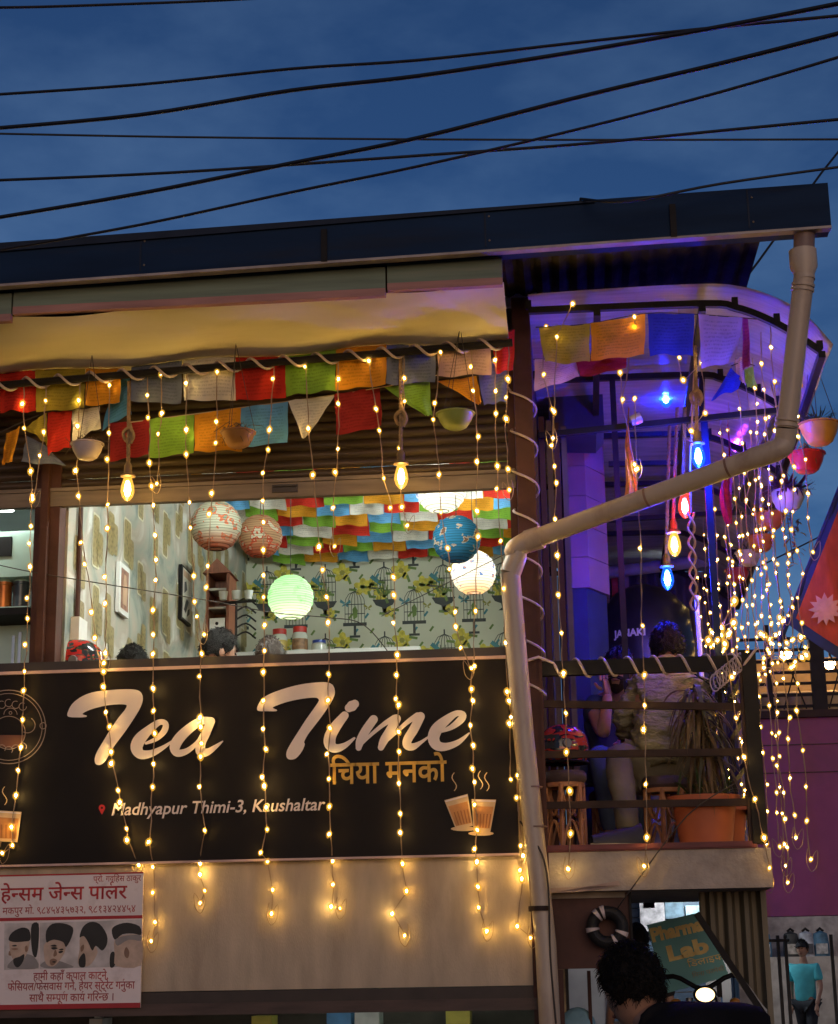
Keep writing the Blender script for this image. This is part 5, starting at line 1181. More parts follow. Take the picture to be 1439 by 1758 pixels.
# railing
RL = thing('balcony_railing', 'dark steel balcony railing with four bars', 'railing', (0.4, 0, 2.19))
zt = 3.155
MB().box((BX0, -0.02, zt - 0.075), (0.86, 0.03, zt)).build('top_rail', m_black, RL)
for (ya, yb) in ((1209, 1214), (1296, 1291), (1383, 1377)):
    a, b = P(934, ya, 0), P(1292, yb, 0); MB().bar(a, b, 0.03, 0.036).build('rail', m_darksteel, RL)
MB().box((0.862, -0.03, 2.20), (0.935, 0.045, zt + 0.01)).build('corner_post', m_black, RL)
MB().box((0.845, -0.02, 2.215), (0.861, 0.03, zt - .08)).build('post_angle', m_darksteel, RL)
for yy in (1.3, 2.6, 3.9): MB().box((0.88, yy, 2.18), (0.92, yy + .04, zt)).build('side_post', m_black, RL)
for zz in (zt - .03, 2.9, 2.65, 2.4): MB().box((0.885, 0.046, zz - .015), (0.915, 3.9, zz + .015)).build('side_rail', m_darksteel, RL)
hx = helix((-0.10, 0.005, zt - 0.036), (0.86, 0.005, zt - 0.036), 0.033, 0.048, (0, 1, 0), (0, 0, 1), 7.2, n=16, ph=2.6)
o = MB().tube([P(886, 1140, -.12), P(925, 1128, -.07)] + hx + [P(1300, 1112, -.05)], 0.0075, 6).build('rope_light', m_rope); tag(o, 'pale unlit rope light looped round the balcony top rail', 'rope light')
# coil of cable on the rail
mb = MB()
for k in range(9):
    c = P(1228 + k * 5.5, 1172 - k * 4.5, -0.045 + k * .003); mb.tube([c + V(.036 * math.cos(a) * .7, -.004 * k * 0, .045 * math.sin(a)) for a in [R(i * 30) for i in range(13)]], 0.004, 5)
o = mb.build('cable_coil', mat('lilac_cable', (0.34, 0.28, 0.34), 0.5)); tag(o, 'loose coil of pale cable hanging on the railing corner', 'cable')
# vertical slats left of the balcony, boxed column and navy box behind
t = thing('slatted_screen', 'dark purple brown vertical slatted screen right of the post', 'screen', (-0.12, 0.3, 2.19))
for k in range(5):
    x0 = P(925 + k * 13, 1100, 0.35).x; MB().box((x0, 0.35 - 0.012 * (k % 2), 2.19), (x0 + 0.030, 0.38, 4.62 - 0.02 * k)).build('slat', m_brownpost if k % 2 else mat('purple_brown', (0.09, 0.055, 0.075), 0.6), t)
xa, xb, xc = P(957, 870, 1.6).x, P(1007, 870, 1.6).x, P(1041, 870, 1.75).x; z0, z1 = P(1000, 1010, 1.6).z, P(1000, 748, 1.6).z
t = thing('boxed_column', 'seamed pale boxed column glowing pink and violet behind the balcony', 'column', (xb, 1.7, z0))
m_seam = mat('seamed_board', (0.16, 0.085, 0.085), 0.6, var=0.12, scale=4)
zs_ = [z0 + (z1 - z0) * k / 5 for k in range(6)]
for k in range(5):
    MB().prism([V(xa, 1.6, zs_[k] + .004), V(xb, 1.6, zs_[k] + .004), V(xc, 1.85, zs_[k] + .004), V(xc, 2.1, zs_[k] + .004), V(xa, 2.1, zs_[k] + .004)], (0, 0, zs_[k + 1] - zs_[k] - .004)).build('board', m_seam, t)
MB().prism([V(xa, 1.615, 2.19), V(xb - .02, 1.615, 2.19), V(xc - .02, 1.86, 2.19), V(xc - .02, 2.09, 2.19), V(xa, 2.09, 2.19)], (0, 0, z0 - 2.19 + .003)).build('plinth', m_navy, t)
x0, x1 = P(942, 700, 1.2).x, P(1036, 700, 1.2).x; za, zb = P(1000, 747, 1.2).z, P(1000, 652, 1.2).z
t = thing('speaker_box', 'large dark navy box mounted high beside the post', 'box', ((x0 + x1) / 2, 1.3, za))
MB().prism([V(x0, 1.2, za + .02), V(x1 - .05, 1.2, za), V(x1, 1.2, za + .06), V(x1, 1.2, zb), V(x0, 1.2, zb)], (0, 0.4, 0)).build('case', mat('navy_box', (0.012, 0.016, 0.05), 0.5), t)
MB().tube([V(x0 + .08, 1.35, za), V(x0 + .05, 1.45, 2.19)], 0.02, 8).build('stand', m_black, t)
# back of the balcony
t = thing('corrugated_partition', 'dark corrugated partition closing the back of the balcony', 'wall', (0.4, 5.2, 2.19))
mb = MB(); n_ = 90; xs0, xs1 = -0.10, P(1262, 1050, 5.2).x; zc1 = P(1080, 985, 5.2).z
for i in range(n_):
    u0, u1 = xs0 + (xs1 - xs0) * i / n_, xs0 + (xs1 - xs0) * (i + 1) / n_; f = lambda u: 0.028 * math.sin(u * 42)
    mb.face([V(u0, 5.2 + f(u0), 2.19), V(u1, 5.2 + f(u1), 2.19), V(u1, 5.2 + f(u1), zc1), V(u0, 5.2 + f(u0), zc1)])
mb.build('sheet', mat('dark_corrugated', (0.10, 0.09, 0.13), 0.5, 0.2, var=0.3), t, smooth=True)
a, b = P(985, 990, 4.9), P(1215, 962, 4.9); MB().tube([a, b], 0.05, 12).build('pipe', mat('grey_pipe', (0.30, 0.28, 0.38), 0.5), t)
a, b = P(1040, 945, 5.3), P(1190, 890, 5.3); MB().box((a.x, 5.3, a.z), (b.x, 5.33, b.z)).build('upper_panel', mat('grey_panel', (0.40, 0.40, 0.40), 0.6), t)
MB().box((P(1042, 950, 5.25).x, 5.25, P(1042, 985, 5.25).z), (P(1280, 950, 5.25).x, 5.28, P(1042, 946, 5.25).z)).build('beam', m_navy, t)
for px_, cc, nm in ((1053, (0.5, 0.04, 0.05), 'red_strip'), (1072, (0.3, 0.2, 0.3), 'lilac_strip')):
    a = P(px_, 1060, 5.1); MB().box((a.x, 5.1, 2.9), (a.x + .05, 5.13, zc1 - .01)).build('curtain_strip', mat(nm, cc, 0.7), t)
# water tank
c = P(1108, 1110, 4.2); c.z = 2.19; r = 80 * PS(4.2); ht = P(1108, 1052, 4.2).z - 2.19
TK = thing('water_tank', 'black ribbed plastic water tank with white lettering behind the guests', 'tank', c)
pr_ = [(0, 0), (r, 0)]
for k in range(8): pr_ += [(r, ht * (.05 + .11 * k)), (r * 1.025, ht * (.07 + .11 * k)), (r * 1.025, ht * (.11 + .11 * k)), (r, ht * (.13 + .11 * k))]
pr_ += [(r * .95, ht), (r * .6, ht * 1.07), (r * .25, ht * 1.1), (0, ht * 1.1)]
MB().lathe(c, pr_, 32).build('tank_body', mat('black_plastic', (0.02, 0.02, 0.025), 0.35), TK)
zl = P(1075, 1086, 3.7).z
me = text_mesh('JANAKI', 0.075, offset=0.003)
for v in me.vertices:
    an = R(-128) + v.co.x / (r * 1.04); v.co = Vector((math.cos(an) * r * 1.04, math.sin(an) * r * 1.04, zl - c.z + v.co.y))
me.materials.clear(); me.materials.append(m_white); o = bpy.data.objects.new('lettering', me); COL.objects.link(o); o.parent = TK
# white pole and spiral cable
o = MB().tube([P(1196, 1022, 1.2), V(P(1207, 1160, 1.2).x, 1.2, 2.19)], 0.014, 8).build('white_pole', m_white); tag(o, 'thin pale pole standing behind the railing plants', 'pole')
a, b = P(1186, 880, 0.3), P(1192, 1048, 0.3); mb = MB()
for ph in (0, 3.14): mb.tube(helix(a, b, 0.018, 0.018, (1, 0, 0), (0, 1, 0), 3.2, n=14, ph=ph), 0.007, 6)
mb.tube([a, P(1185, 800, 0.3), P(1192, 640, 0.2)], 0.006, 5)
o = mb.build('twisted_cable', mat('peach_cable', (0.55, 0.36, 0.26), 0.5)); tag(o, 'pale twisted double cable hanging below the red bulb', 'cable')

# ---------------- vaulted plastic canopy
m_sheet = bpy.data.materials.new('milky_sheet'); n, l, b = nodes_of(m_sheet)
b.inputs['Base Color'].default_value = (0.62, 0.58, 0.60, 1); b.inputs['Roughness'].default_value = 0.22
geo = n.new('ShaderNodeNewGeometry'); nz = n.new('ShaderNodeTexNoise'); nz.inputs['Scale'].default_value = 5; nz.inputs['Detail'].default_value = 4; mp = n.new('ShaderNodeMapping'); mp.inputs['Scale'].default_value = (0.6, 4, 1)
l.new(geo.outputs['Position'], mp.inputs[0]); l.new(mp.outputs[0], nz.inputs['Vector']); bp = n.new('ShaderNodeBump'); bp.inputs['Strength'].default_value = 0.35; bp.inputs['Distance'].default_value = 0.02; l.new(nz.outputs[0], bp.inputs['Height']); l.new(bp.outputs[0], b.inputs['Normal'])
rp = n.new('ShaderNodeValToRGB'); rp.color_ramp.elements[0].color = (0.20, 0.17, 0.19, 1); rp.color_ramp.elements[1].color = (0.46, 0.41, 0.44, 1); l.new(nz.outputs[0], rp.inputs[0]); l.new(rp.outputs[0], b.inputs['Base Color'])
t_ = n.new('ShaderNodeBsdfTranslucent'); l.new(rp.outputs[0], t_.inputs[0]); ms = n.new('ShaderNodeMixShader'); ms.inputs[0].default_value = 0.07; l.new(b.outputs[0], ms.inputs[1]); l.new(t_.outputs[0], ms.inputs[2]); l.new(ms.outputs[0], n['Material Output'].inputs[0])
VA = thing('vaulted_canopy', 'milky plastic barrel canopy on black ribs lit violet over the balcony', 'canopy', (0.6, 2, 4.7))
RIB = [(-0.16, 4.985), (0.749, 4.975), (0.92, 4.945), (1.06, 4.884), (1.20, 4.795), (1.339, 4.683)]
SHT = [(-0.16, 5.055), (0.30, 5.062), (0.75, 5.06), (0.95, 5.035), (1.12, 4.97), (1.27, 4.87), (1.40, 4.70)]
prof = cr([V(x, 0, z) for x, z in SHT], 5)
def vz_(y): return -0.045 * max(0, y)       # the canopy drops slightly to the rear
mb = MB(); mb.grid(lambda u, v: V(prof[round(u * (len(prof) - 1))].x, -0.36 + v * 5.5, prof[round(u * (len(prof) - 1))].z + vz_(-0.36 + 5.5 * v) + 0.006 * math.sin(v * 60 + u * 4)), len(prof) - 1, 40, uv=False)
mb.build('plastic_sheet', m_sheet, VA)
for yy in (-0.30, 0.74, 1.75, 2.75, 3.95, 5.05):
    q = cr([V(x, yy, z + vz_(yy)) for x, z in RIB], 4); mb = MB()
    for a, b in zip(q[:-1], q[1:]): mb.bar(a, b + (b - a).normalized() * .004, 0.034, 0.034, up=(0, 1, 0))
    rb_ = mb.build('rib', m_black, VA)
    for k in (0.02, 0.42, 0.72, 0.88, 1.0):
        p = q[min(len(q) - 1, int(k * (len(q) - 1)))]; MB().box(p + V(-.016, -.016, .012), p + V(.016, .016, .055)).build('spacer', m_black, rb_)
for (x, z) in ((1.345, 4.66), (0.749, 4.945), (0.20, 4.95)):
    MB().bar(V(x, -0.32, z), V(x, 5.1, z + vz_(5.1)), 0.036, 0.036).build('purlin', m_black, VA)
# frame posts and ties below the canopy
MB().box((P(1058, 900, .74).x, 0.72, 3.1), (P(1068, 900, .74).x, 0.75, 4.93)).build('frame_post', m_black, VA)
MB().bar(P(925, 748, .30), P(1338, 705, .30), 0.032, 0.032).build('tie', m_black, VA)
MB().bar(P(1045, 797, 1.75), P(1165, 795, 1.75), 0.032, 0.032).build('tie', m_black, VA)
MB().bar(P(1045, 893, 2.75), P(1290, 878, 2.75), 0.032, 0.032).build('tie', m_black, VA)
MB().bar(P(1205, 645, .74), P(1205, 715, .72), 0.032, 0.032).build('frame_post', m_black, VA)
MB().box((P(1214, 900, .35).x, 0.34, 3.2), (P(1226, 900, .35).x, 0.37, 4.55)).build('frame_post', m_navy, VA)
MB().bar(P(1338, 702, .32), P(1262, 880, 2.6), 0.03, 0.03).build('brace', m_black, VA)
MB().bar(P(1240, 840, .8), P(1285, 880, 1.4), 0.03, 0.03).build('brace', m_black, VA)
for (q, nm, lb, cc) in (([(1080, 700), (1078, 760), (1085, 830), (1075, 870)], 'ribbon', 'orange cloth ribbon knotted on the canopy tie', 'orange'), ([(1250, 728), (1254, 790), (1246, 850), (1252, 900)], 'ribbon', 'dark red cloth ribbon hanging in the fairy light curtain', 'darkred')):
    mb = MB(); pts = cr([P(a, b, .28) for a, b in q], 5); i0 = len(pts)
    mb.grid(lambda u, v: pts[round((1 - v) * (i0 - 1))] + V((u - .5) * (.035 + .03 * math.sin(v * 5)), .02 * math.sin(u * 7 + v * 8), 0), 6, i0 - 1)
    o = mb.build(nm, FC[cc]); tag(o, lb, 'ribbon')
mb = MB().lathe(P(1092, 720, .25), [(.0, -.03), (.028, -.03), (.032, .0), (.030, .03), (.0, .03)], 14, axis=Matrix.Rotation(R(70), 3, 'Y')); o = mb.build('tie_spotlight', mat('steel_lamp', (0.35, 0.34, 0.42), 0.35, 0.4)); tag(o, 'small unlit steel spotlight clamped on the canopy tie', 'lamp')

# corrugated roof underside seen left of the canopy is the roof sheet; coloured bulbs
edison('upper blue filament bulb under the canopy by the blue flag', P(1143, 678, 1.35), 'blue', P(1143, 600, 1.35), 1.3)
edison('blue filament bulb above the diagonal drain pipe', P(1199, 782, 0.15), 'blue', P(1193, 575, 0.15), 1.15, True)
edison('red filament bulb below the diagonal drain pipe', P(1176, 868, 0.4), 'red', P(1176, 700, 0.4), 1.15)
edison('warm filament bulb in the middle of the balcony', P(1158, 934, 0.7), 'warm', P(1163, 700, 0.7), 1.15)
edison('lowest blue filament bulb in front of the water tank', P(1146, 992, 1.0), 'blue', P(1150, 720, 1.0), 1.15)
edison('added violet fill bulb under the second canopy rib', P(1226, 672, 1.5), 'violet', P(1226, 650, 1.5), 0.9)  # added lamp that tints the canopy violet
edison('added violet fill bulb deeper in the curve of the canopy', P(1262, 760, 2.0), 'violet', P(1262, 700, 2.0), 1.0)  # second added lamp, carries the violet fill further back
# flags on the balcony
YF = -0.34
bf = [('olive', (P(925, 562, YF), P(1013, 556, YF), P(1012, 622, YF), P(935, 624, YF))), ('orange', (P(1014, 556, YF), P(1108, 540, YF), P(1107, 612, YF), P(1016, 617, YF))), ('deepblue', (P(1112, 538, YF), P(1192, 540, YF), P(1190, 612, YF), P(1116, 609, YF))), ('lilac', (P(1199, 540, YF), P(1276, 546, YF), P(1262, 625, YF), P(1205, 630, YF))), ('magenta', (P(1274, 546, YF), P(1284, 548, YF), P(1290, 628, YF), P(1276, 634, YF)))]
flag_string('prayer flags along the canopy front with a deep blue flag', [P(920, 562, YF), P(1010, 556, YF), P(1110, 538, YF), P(1200, 540, YF), P(1300, 548, YF)], bf, 'prayer flag strings on the balcony')
YF2 = -0.22
bf = [('pink', (P(918, 618, YF2), P(985, 612, YF2), P(996, 650, YF2), P(918, 669, YF2))), ('darkred', (P(988, 620, YF2), P(1078, 606, YF2), P(1074, 630, YF2), P(996, 650, YF2)))]
flag_string('pink and dark red flags behind the olive balcony flag', [P(916, 617, YF2), P(1000, 614, YF2), P(1085, 604, YF2)], bf, 'prayer flag strings on the balcony')
bf = [('deepblue', (P(1255, 632, YF2), P(1272, 648, YF2), P(1270, 668, YF2), P(1222, 686, YF2))), ('pink', (P(1262, 618, YF2), P(1276, 612, YF2), P(1280, 660, YF2), P(1268, 655, YF2))), ('green', (P(1278, 634, YF2), P(1292, 630, YF2), P(1300, 662, YF2), P(1282, 668, YF2)))]
flag_string('small folded blue and green flags in the canopy corner', [P(1256, 628, YF2), P(1275, 622, YF2), P(1296, 628, YF2)], bf, 'prayer flag strings on the balcony')

# fairy strings of the balcony
G2 = 'fairy light strings around the balcony'
def bpts(q, y0, y1):
    n = len(q); return [P(a, b, y0 + (y1 - y0) * min(1, k / (n * .5))) for k, (a, b) in enumerate(q)]
fairy('fairy light string hanging at the left end of the balcony', bpts([(937, 560), (932, 645), (950, 705), (948, 765), (952, 800), (955, 830), (952, 890), (958, 955), (960, 1022), (964, 1088), (967, 1155), (971, 1222), (974, 1292), (977, 1358), (980, 1430), (975, 1492)], -.32, -.08), (), G2)
fairy('fairy light string hanging over the olive balcony flag', bpts([(982, 522), (956, 577), (952, 705), (950, 755)], -.40, -.38), (), G2)
fairy('fairy light string hanging in front of the olive jacket', bpts([(1090, 545), (1090, 562), (1068, 688), (1090, 686), (1093, 805), (1100, 940), (1102, 1072), (1106, 1160), (1107, 1210), (1107, 1255), (1110, 1348), (1111, 1440), (1107, 1488)], -.38, -.08), (), G2, wire={2})
fairy('fairy light string slanting past the potted plant to the corner post', bpts([(1245, 1112), (1255, 1165), (1264, 1235), (1276, 1300), (1296, 1374), (1312, 1440), (1322, 1490)], -.07, -.07), (), G2, loop=False)
fairy('short fairy light string near the orange ribbon', bpts([(1065, 640), (1068, 688), (1090, 800), (1096, 806)], .1, .2), (), G2)
fairy('short fairy light string under the deep blue flag', bpts([(1165, 530), (1165, 617), (1172, 655), (1206, 622), (1210, 708), (1185, 742)], -.3, .1), (), G2, wire={0})
crn = random.Random(4)
ordn = ['nearest', 'second', 'third', 'fourth', 'fifth', 'sixth', 'seventh', 'eighth', 'ninth', 'tenth', 'eleventh', 'twelfth', 'thirteenth', 'fourteenth', 'fifteenth', 'sixteenth', 'farthest']
for k, (yy, zb_) in enumerate(((-.22, 3.5), (.1, 3.2), (.42, 3.4), (.75, 3.1), (1.1, 3.3), (1.5, 3.2), (2.0, 3.0))):
    pts = []; zz = 4.80 + vz_(yy); xx = 1.22 - .02 * k
    while zz > zb_: pts.append(V(xx + crn.uniform(-.02, .02), yy + crn.uniform(-.03, .03), zz)); zz -= crn.uniform(.09, .2)
    fairy('%s short fairy light string hung from the canopy edge outside the curtain' % ['first', 'second', 'third', 'fourth', 'fifth', 'sixth', 'seventh'][k], pts, (), 'short fairy light strings on the canopy edge', wire={0}, bscale=.74)
YS = [-.28, -.1, .08, .28, .48, .7, .95, 1.2, 1.5, 1.8, 2.15, 2.5, 2.9, 3.3, 3.75, 4.2, 4.7]
for k, yy in enumerate(YS):
    xx = 1.03 + crn.uniform(-.09, .10) + (.10 if k == 0 else 0); zt_ = 4.90 + vz_(yy) - (0.02 if k else 0.03); zb_ = 2.02 + crn.uniform(-.10, .18); zz = zt_; pts = []
    while zz > zb_:
        pts.append(V(xx + crn.uniform(-.012, .012), yy + crn.uniform(-.01, .01), zz)); zz -= crn.uniform(.10, .20)
    fairy('fairy light string in the curtain beside the balcony, %s along it' % ordn[k] if k not in (0, 16) else '%s fairy light string in the curtain beside the balcony' % ordn[k], pts, (), 'fairy light curtain beside the balcony', wire={0}, bscale=.74)
def clump(label, pixels, Y, spread=.25):
    pts = [P(a, b, Y + crn.uniform(-spread, spread)) for a, b in pixels]; return fairy(label, pts, (), 'bundled fairy lights', loop=False, bscale=1.35)
clump('bundled fairy lights heaped behind the railing top', [(1215, 1098), (1222, 1085), (1232, 1100), (1238, 1092), (1244, 1104), (1250, 1088), (1258, 1068), (1236, 1078), (1262, 1030), (1228, 1106)], .5)
clump('bundled fairy lights glowing over the neighbouring terrace', [(1305, 1088), (1312, 1092), (1322, 1096), (1330, 1092), (1338, 1086), (1345, 1066), (1340, 1060), (1352, 1105), (1362, 1100), (1374, 1096), (1380, 1092), (1352, 1122), (1342, 1126), (1312, 1130), (1320, 1122), (1385, 1126), (1376, 1128), (1364, 1145), (1357, 1148), (1310, 1146), (1304, 1158)], 1.6, .4)

# ---------------- stools, pot, plants
m_cane = mat('cane', (0.40, 0.17, 0.07), 0.5, var=0.25, scale=20); m_cushion = mat('cushion', (0.07, 0.045, 0.045), 0.85, bump=0.3)
def stool(label, cx, cyy, zt_, r):
    t = thing('cane_stool', label, 'stool', V(cx, cyy, 2.19), 'cane stools on the balcony'); h = zt_ - 2.19
    MB().lathe(V(cx, cyy, zt_), [(0, 0), (r * 1.02, 0), (r * 1.12, -.015), (r * 1.12, -.045), (r * 1.0, -.06), (0, -.06)], 24).build('cushion', m_cushion, t)
    MB().lathe(V(cx, cyy, 0), [(r, zt_ - .061), (r * 1.03, zt_ - .07), (r, zt_ - .085)], 24).lathe(V(cx, cyy, 0), [(r, 2.19), (r * 1.05, 2.205), (r, 2.22)], 24).build('ring', m_cane, t)
    for k in range(6):
        a = R(k * 60 + 20); e = V(math.cos(a), math.sin(a), 0)
        MB().tube([V(cx, cyy, 2.195) + e * r, V(cx, cyy, zt_ - .07) + e * r * .97], .013, 7).build('leg', m_cane, t)
        a2 = R(k * 60 + 80); e2 = V(math.cos(a2), math.sin(a2), 0); mb = MB()
        for (zl, sg) in ((2.20, 1), (2.20 + (zt_ - 2.27) * .98, -1)):
            mb.tube([V(cx, cyy, zl + sg * (.45 * (zt_ - 2.27)) * math.sin(math.pi * i / 10)) + (e * r).lerp(e2 * r, i / 10) for i in range(11)], .008, 5)
        mb.build('cane_arch', m_cane, t)
    return t
c = P(968, 1325, .22); stool('cane stool with a grey cushion holding a helmet at the left', c.x, .22, c.z, .105)
helmet('dark helmet with red and blue stripes on the left cane stool', P(968, 1290, .22) + V(0, 0, .03), Mface(-70, 0, 0), helmet_shell('helmet_dark', (0.015, 0.015, 0.018), (0.35, 0.03, 0.02), (0.03, 0.04, 0.22)), 0.86)
c = P(1140, 1335, .50); stool('cane stool under the person in the olive jacket', c.x, .50, c.z, .115)
# terracotta pot with a drooping plant
def leaf(mb, base, az, ln, wd, lift, droop, n=7):
    d = V(math.cos(az), math.sin(az), 0); s = V(-math.sin(az), math.cos(az), 0); i0 = len(mb.v); base = Vector(base)
    for k in range(n + 1):
        t = k / n; p = base + d * (ln * t * (1 - .25 * t)) + V(0, 0, lift * t - droop * t * t); w_ = wd * math.sin(math.pi * min(1, .12 + .88 * t)) * .5
        mb.v.append(p - s * w_); mb.v.append(p + s * w_ + V(0, 0, .002)); 
    for k in range(n): mb.f.append([i0 + 2 * k, i0 + 2 * k + 1, i0 + 2 * k + 3, i0 + 2 * k + 2]); mb.mi.append(0)
    return mb
m_terra = mat('terracotta', (0.42, 0.10, 0.035), 0.6, var=0.15, scale=6); m_soil = mat('soil', (0.03, 0.02, 0.015), 0.9)
m_dry = mat('dry_leaf', (0.17, 0.11, 0.05), 0.7, var=0.4, scale=14, trans=0.25); m_dull = mat('dull_leaf', (0.10, 0.095, 0.055), 0.6, var=0.4, scale=14, trans=0.2); m_grn = mat('green_leaf', (0.06, 0.10, 0.03), 0.5, var=0.4, scale=12, trans=0.3)
pc = P(1215, 1452, .09); pc.z = 2.198
t = thing('potted_plant', 'tall drooping half dry plant in a square terracotta pot', 'plant', pc)
zr = P(1215, 1365, .09).z; w1, w0 = 60 * PS(.09), 42 * PS(.09)
def frustum(mb, c, z0, z1, a, b):
    return mb.lathe(V(c.x, c.y, 0), [(0, z0), (a, z0), (b, z1), (0, z1)], 40, squash=.8)
pcc = V(pc.x, .16, pc.z)
o = frustum(MB(), pcc, 2.20, zr - .035, w0, w1 * .86); o = o.build('pot', m_terra, t)
o = frustum(MB(), pcc, zr - .034, zr, w1 * .98, w1).build('rim', m_terra, t)
frustum(MB(), pcc, zr + .001, zr + .006, w1 * .85, w1 * .85).build('soil', m_soil, t, smooth=False)
lrn = random.Random(9)
st = MB(); tops = []
for (dx, hgt_) in ((-.02, .56), (.03, .46), (.06, .30)):
    b0 = V(pcc.x + dx, pcc.y, zr); tp = b0 + V(lrn.uniform(-.03, .03), lrn.uniform(-.02, .02), hgt_); st.tube([b0, (b0 + tp) / 2 + V(.01, 0, 0), tp], .012, 6); tops.append(tp)
st.build('stem', mat('plant_stem', (0.12, 0.08, 0.04), 0.8), t)
g1, g2, g3 = MB(), MB(), MB()
for tp, n_ in zip(tops, (46, 34, 26)):
    for k in range(n_):
        az = lrn.random() * 6.28; b0 = tp - V(0, 0, lrn.random() * .16); (leaf(g1 if lrn.random() < .6 else g2, b0, az, lrn.uniform(.14, .30), lrn.uniform(.014, .026), lrn.uniform(.02, .16), lrn.uniform(.20, .42)))
for k in range(46): leaf(g1, V(pcc.x + lrn.uniform(-.05, .06), pcc.y - .02, zr + lrn.uniform(.05, .34)), lrn.random() * 6.28, lrn.uniform(.06, .16), .011, .02, lrn.uniform(.12, .30))
for k in range(26): leaf(g3, V(pcc.x + lrn.uniform(-.13, .15), pcc.y + lrn.uniform(-.06, .06), zr + .01), lrn.random() * 6.28, lrn.uniform(.06, .17), .016, lrn.uniform(.05, .20), lrn.uniform(.0, .12))
g1.build('dry_foliage', m_dry, t)['kind'] = 'stuff'; g2.build('drooping_foliage', m_dull, t)['kind'] = 'stuff'; g3.build('low_foliage', m_grn, t)['kind'] = 'stuff'
# leafy plant behind the railing top
c = P(1225, 1100, .55); t = thing('potted_plant', 'dark spiky plant standing behind the railing top rail', 'plant', V(c.x, c.y, 2.19))
MB().lathe(V(c.x, c.y, 2.19), [(0, 0), (.09, 0), (.12, .22), (.13, .22), (.13, .25), (.10, .25), (.09, .22), (0, .22)], 18).build('pot', m_terra, t); MB().tube([V(c.x, c.y, 2.41), V(c.x + .02, c.y, 3.16)], .012, 6).build('stem', m_soil, t)
g1 = MB()
for k in range(70): leaf(g1, V(c.x + lrn.uniform(-.03, .05), c.y, 3.12 + lrn.uniform(-.12, .10)), lrn.random() * 6.28, lrn.uniform(.12, .30), .016, lrn.uniform(-.02, .22), lrn.uniform(.05, .25))
g1.build('foliage', mat('night_leaf', (0.035, 0.05, 0.02), 0.5, var=0.4, trans=0.2), t)['kind'] = 'stuff'

# ---------------- two guests
m_olive = mat('olive_jacket', (0.27, 0.245, 0.155), 0.9, spec=0.1, var=0.30, scale=6, bump=0.5, bscale=11, stretch=(1, 1, 2.2)); _bp = [q for q in m_olive.node_tree.nodes if q.type == 'BUMP'][0]; _bp.inputs['Distance'].default_value = 0.05; _bp.inputs['Strength'].default_value = 0.8
m_trous = mat('khaki_trousers', (0.15, 0.13, 0.085), 0.85, var=0.2, bump=0.5, bscale=14); m_navyT = mat('navy_tshirt', (0.05, 0.07, 0.11), 0.85, bump=0.3, bscale=15); m_jeans = mat('blue_jeans', (0.08, 0.11, 0.18), 0.85)
m_shoe = mat('black_shoe', (0.03, 0.03, 0.03), 0.6); m_sole = mat('cream_sole', (0.55, 0.48, 0.36), 0.6)
def shoe(c, az, t):
    M = Matrix.Rotation(R(az), 3, 'Z'); c = Vector(c)
    up_ = MB(); up_.grid(lambda u, v: c + M @ V((.040 + .006 * math.sin(v * 3.1)) * math.cos(math.pi * u) * (1 - .35 * max(0, v - .75) * 4 * .6), .10 - .27 * v, .03 + (.105 - .062 * v) * math.sin(math.pi * u)), 10, 10, uv=False); sup = up_.build('shoe_upper', m_shoe, t)
    so = MB(); so.prism([c + M @ V(.044 * math.cos(a) * (1 if math.sin(a) > -.5 else .95), -.035 + .14 * math.sin(a), 0) for a in [R(k * 22.5) for k in range(16)]], (0, 0, .032)); so.build('shoe_sole', m_sole, sup)
# olive jacket, back to the street
pv = P(1135, 1318, .50); A = thing('person', 'person in an olive jacket sitting with the back to the street', 'person', V(pv.x, .5, 2.19))
spm, chs = P(1136, 1255, .48), P(1140, 1196, .58); nk = P(1146, 1146, .72); hc = P(1146, 1112, .82); sL, sR = P(1094, 1176, .60), P(1194, 1178, .60)
eL, eR = P(1070, 1240, .58), P(1208, 1248, .70); wL, wR = P(1082, 1266, .82), P(1195, 1262, .92); hipL, hipR = P(1112, 1322, .55), P(1165, 1322, .56); kL, kR = P(1058, 1290, .40), P(1180, 1295, .98)
aL, aR = V(P(1080, 1420, .20).x, .20, 2.30), V(kR.x, .95, 2.28)
M1 = Mface(178, 12)
mb = MB(); head_shape(mb, hc, M1, 1.0); mb_from(mb, skin_mesh([[(pv, (.13, .11)), (spm, (.13, .10)), (chs, (.15, .10)), (nk, .055), (hc - V(0, 0, .05), .05)], [(chs, (.15, .10)), (sL, .05), (eL, .040), (wL, .028)], [(chs, (.15, .10)), (sR, .05), (eR, .040), (wR, .028)], [(pv, (.13, .11)), (hipL, .08), (kL, .055), (aL, .038)], [(pv, (.13, .11)), (hipR, .08), (kR, .055), (aR, .038)]]))
hand(mb, wL, V(.1, 1, .1), V(0, 0, 1), 1.0, .5); hand(mb, wR, V(-.1, 1, .1), V(0, 0, 1), 1.0, .5, -1); mb.build('body', m_skin, A)
jk = MB(); mb_from(jk, skin_mesh([[(pv + V(0, 0, -.01), (.175, .150)), (spm, (.178, .135)), (chs, (.190, .130)), (chs.lerp(nk, .55), (.13, .10)), (nk + V(0, 0, -.015), .070)], [(chs, (.190, .130)), (sL, .080), (eL, .060), (wL, .046)], [(chs, (.190, .130)), (sR, .085), (eR, .066), (wR, .046)]], 3)); wrinkle(jk.build('jacket', m_olive, A), .026, (9, 9, 20), 2.0)
hd = MB(); hd.grid(lambda u, v: nk + V((.105 + .018 * math.sin(v * 6)) * math.cos(2 * math.pi * u), -.02 + .085 * math.sin(2 * math.pi * u) - .05 * v, .045 - .075 * v + .012 * math.sin(u * 19)), 22, 6, uv=False); hd.build('collar', m_olive, A)
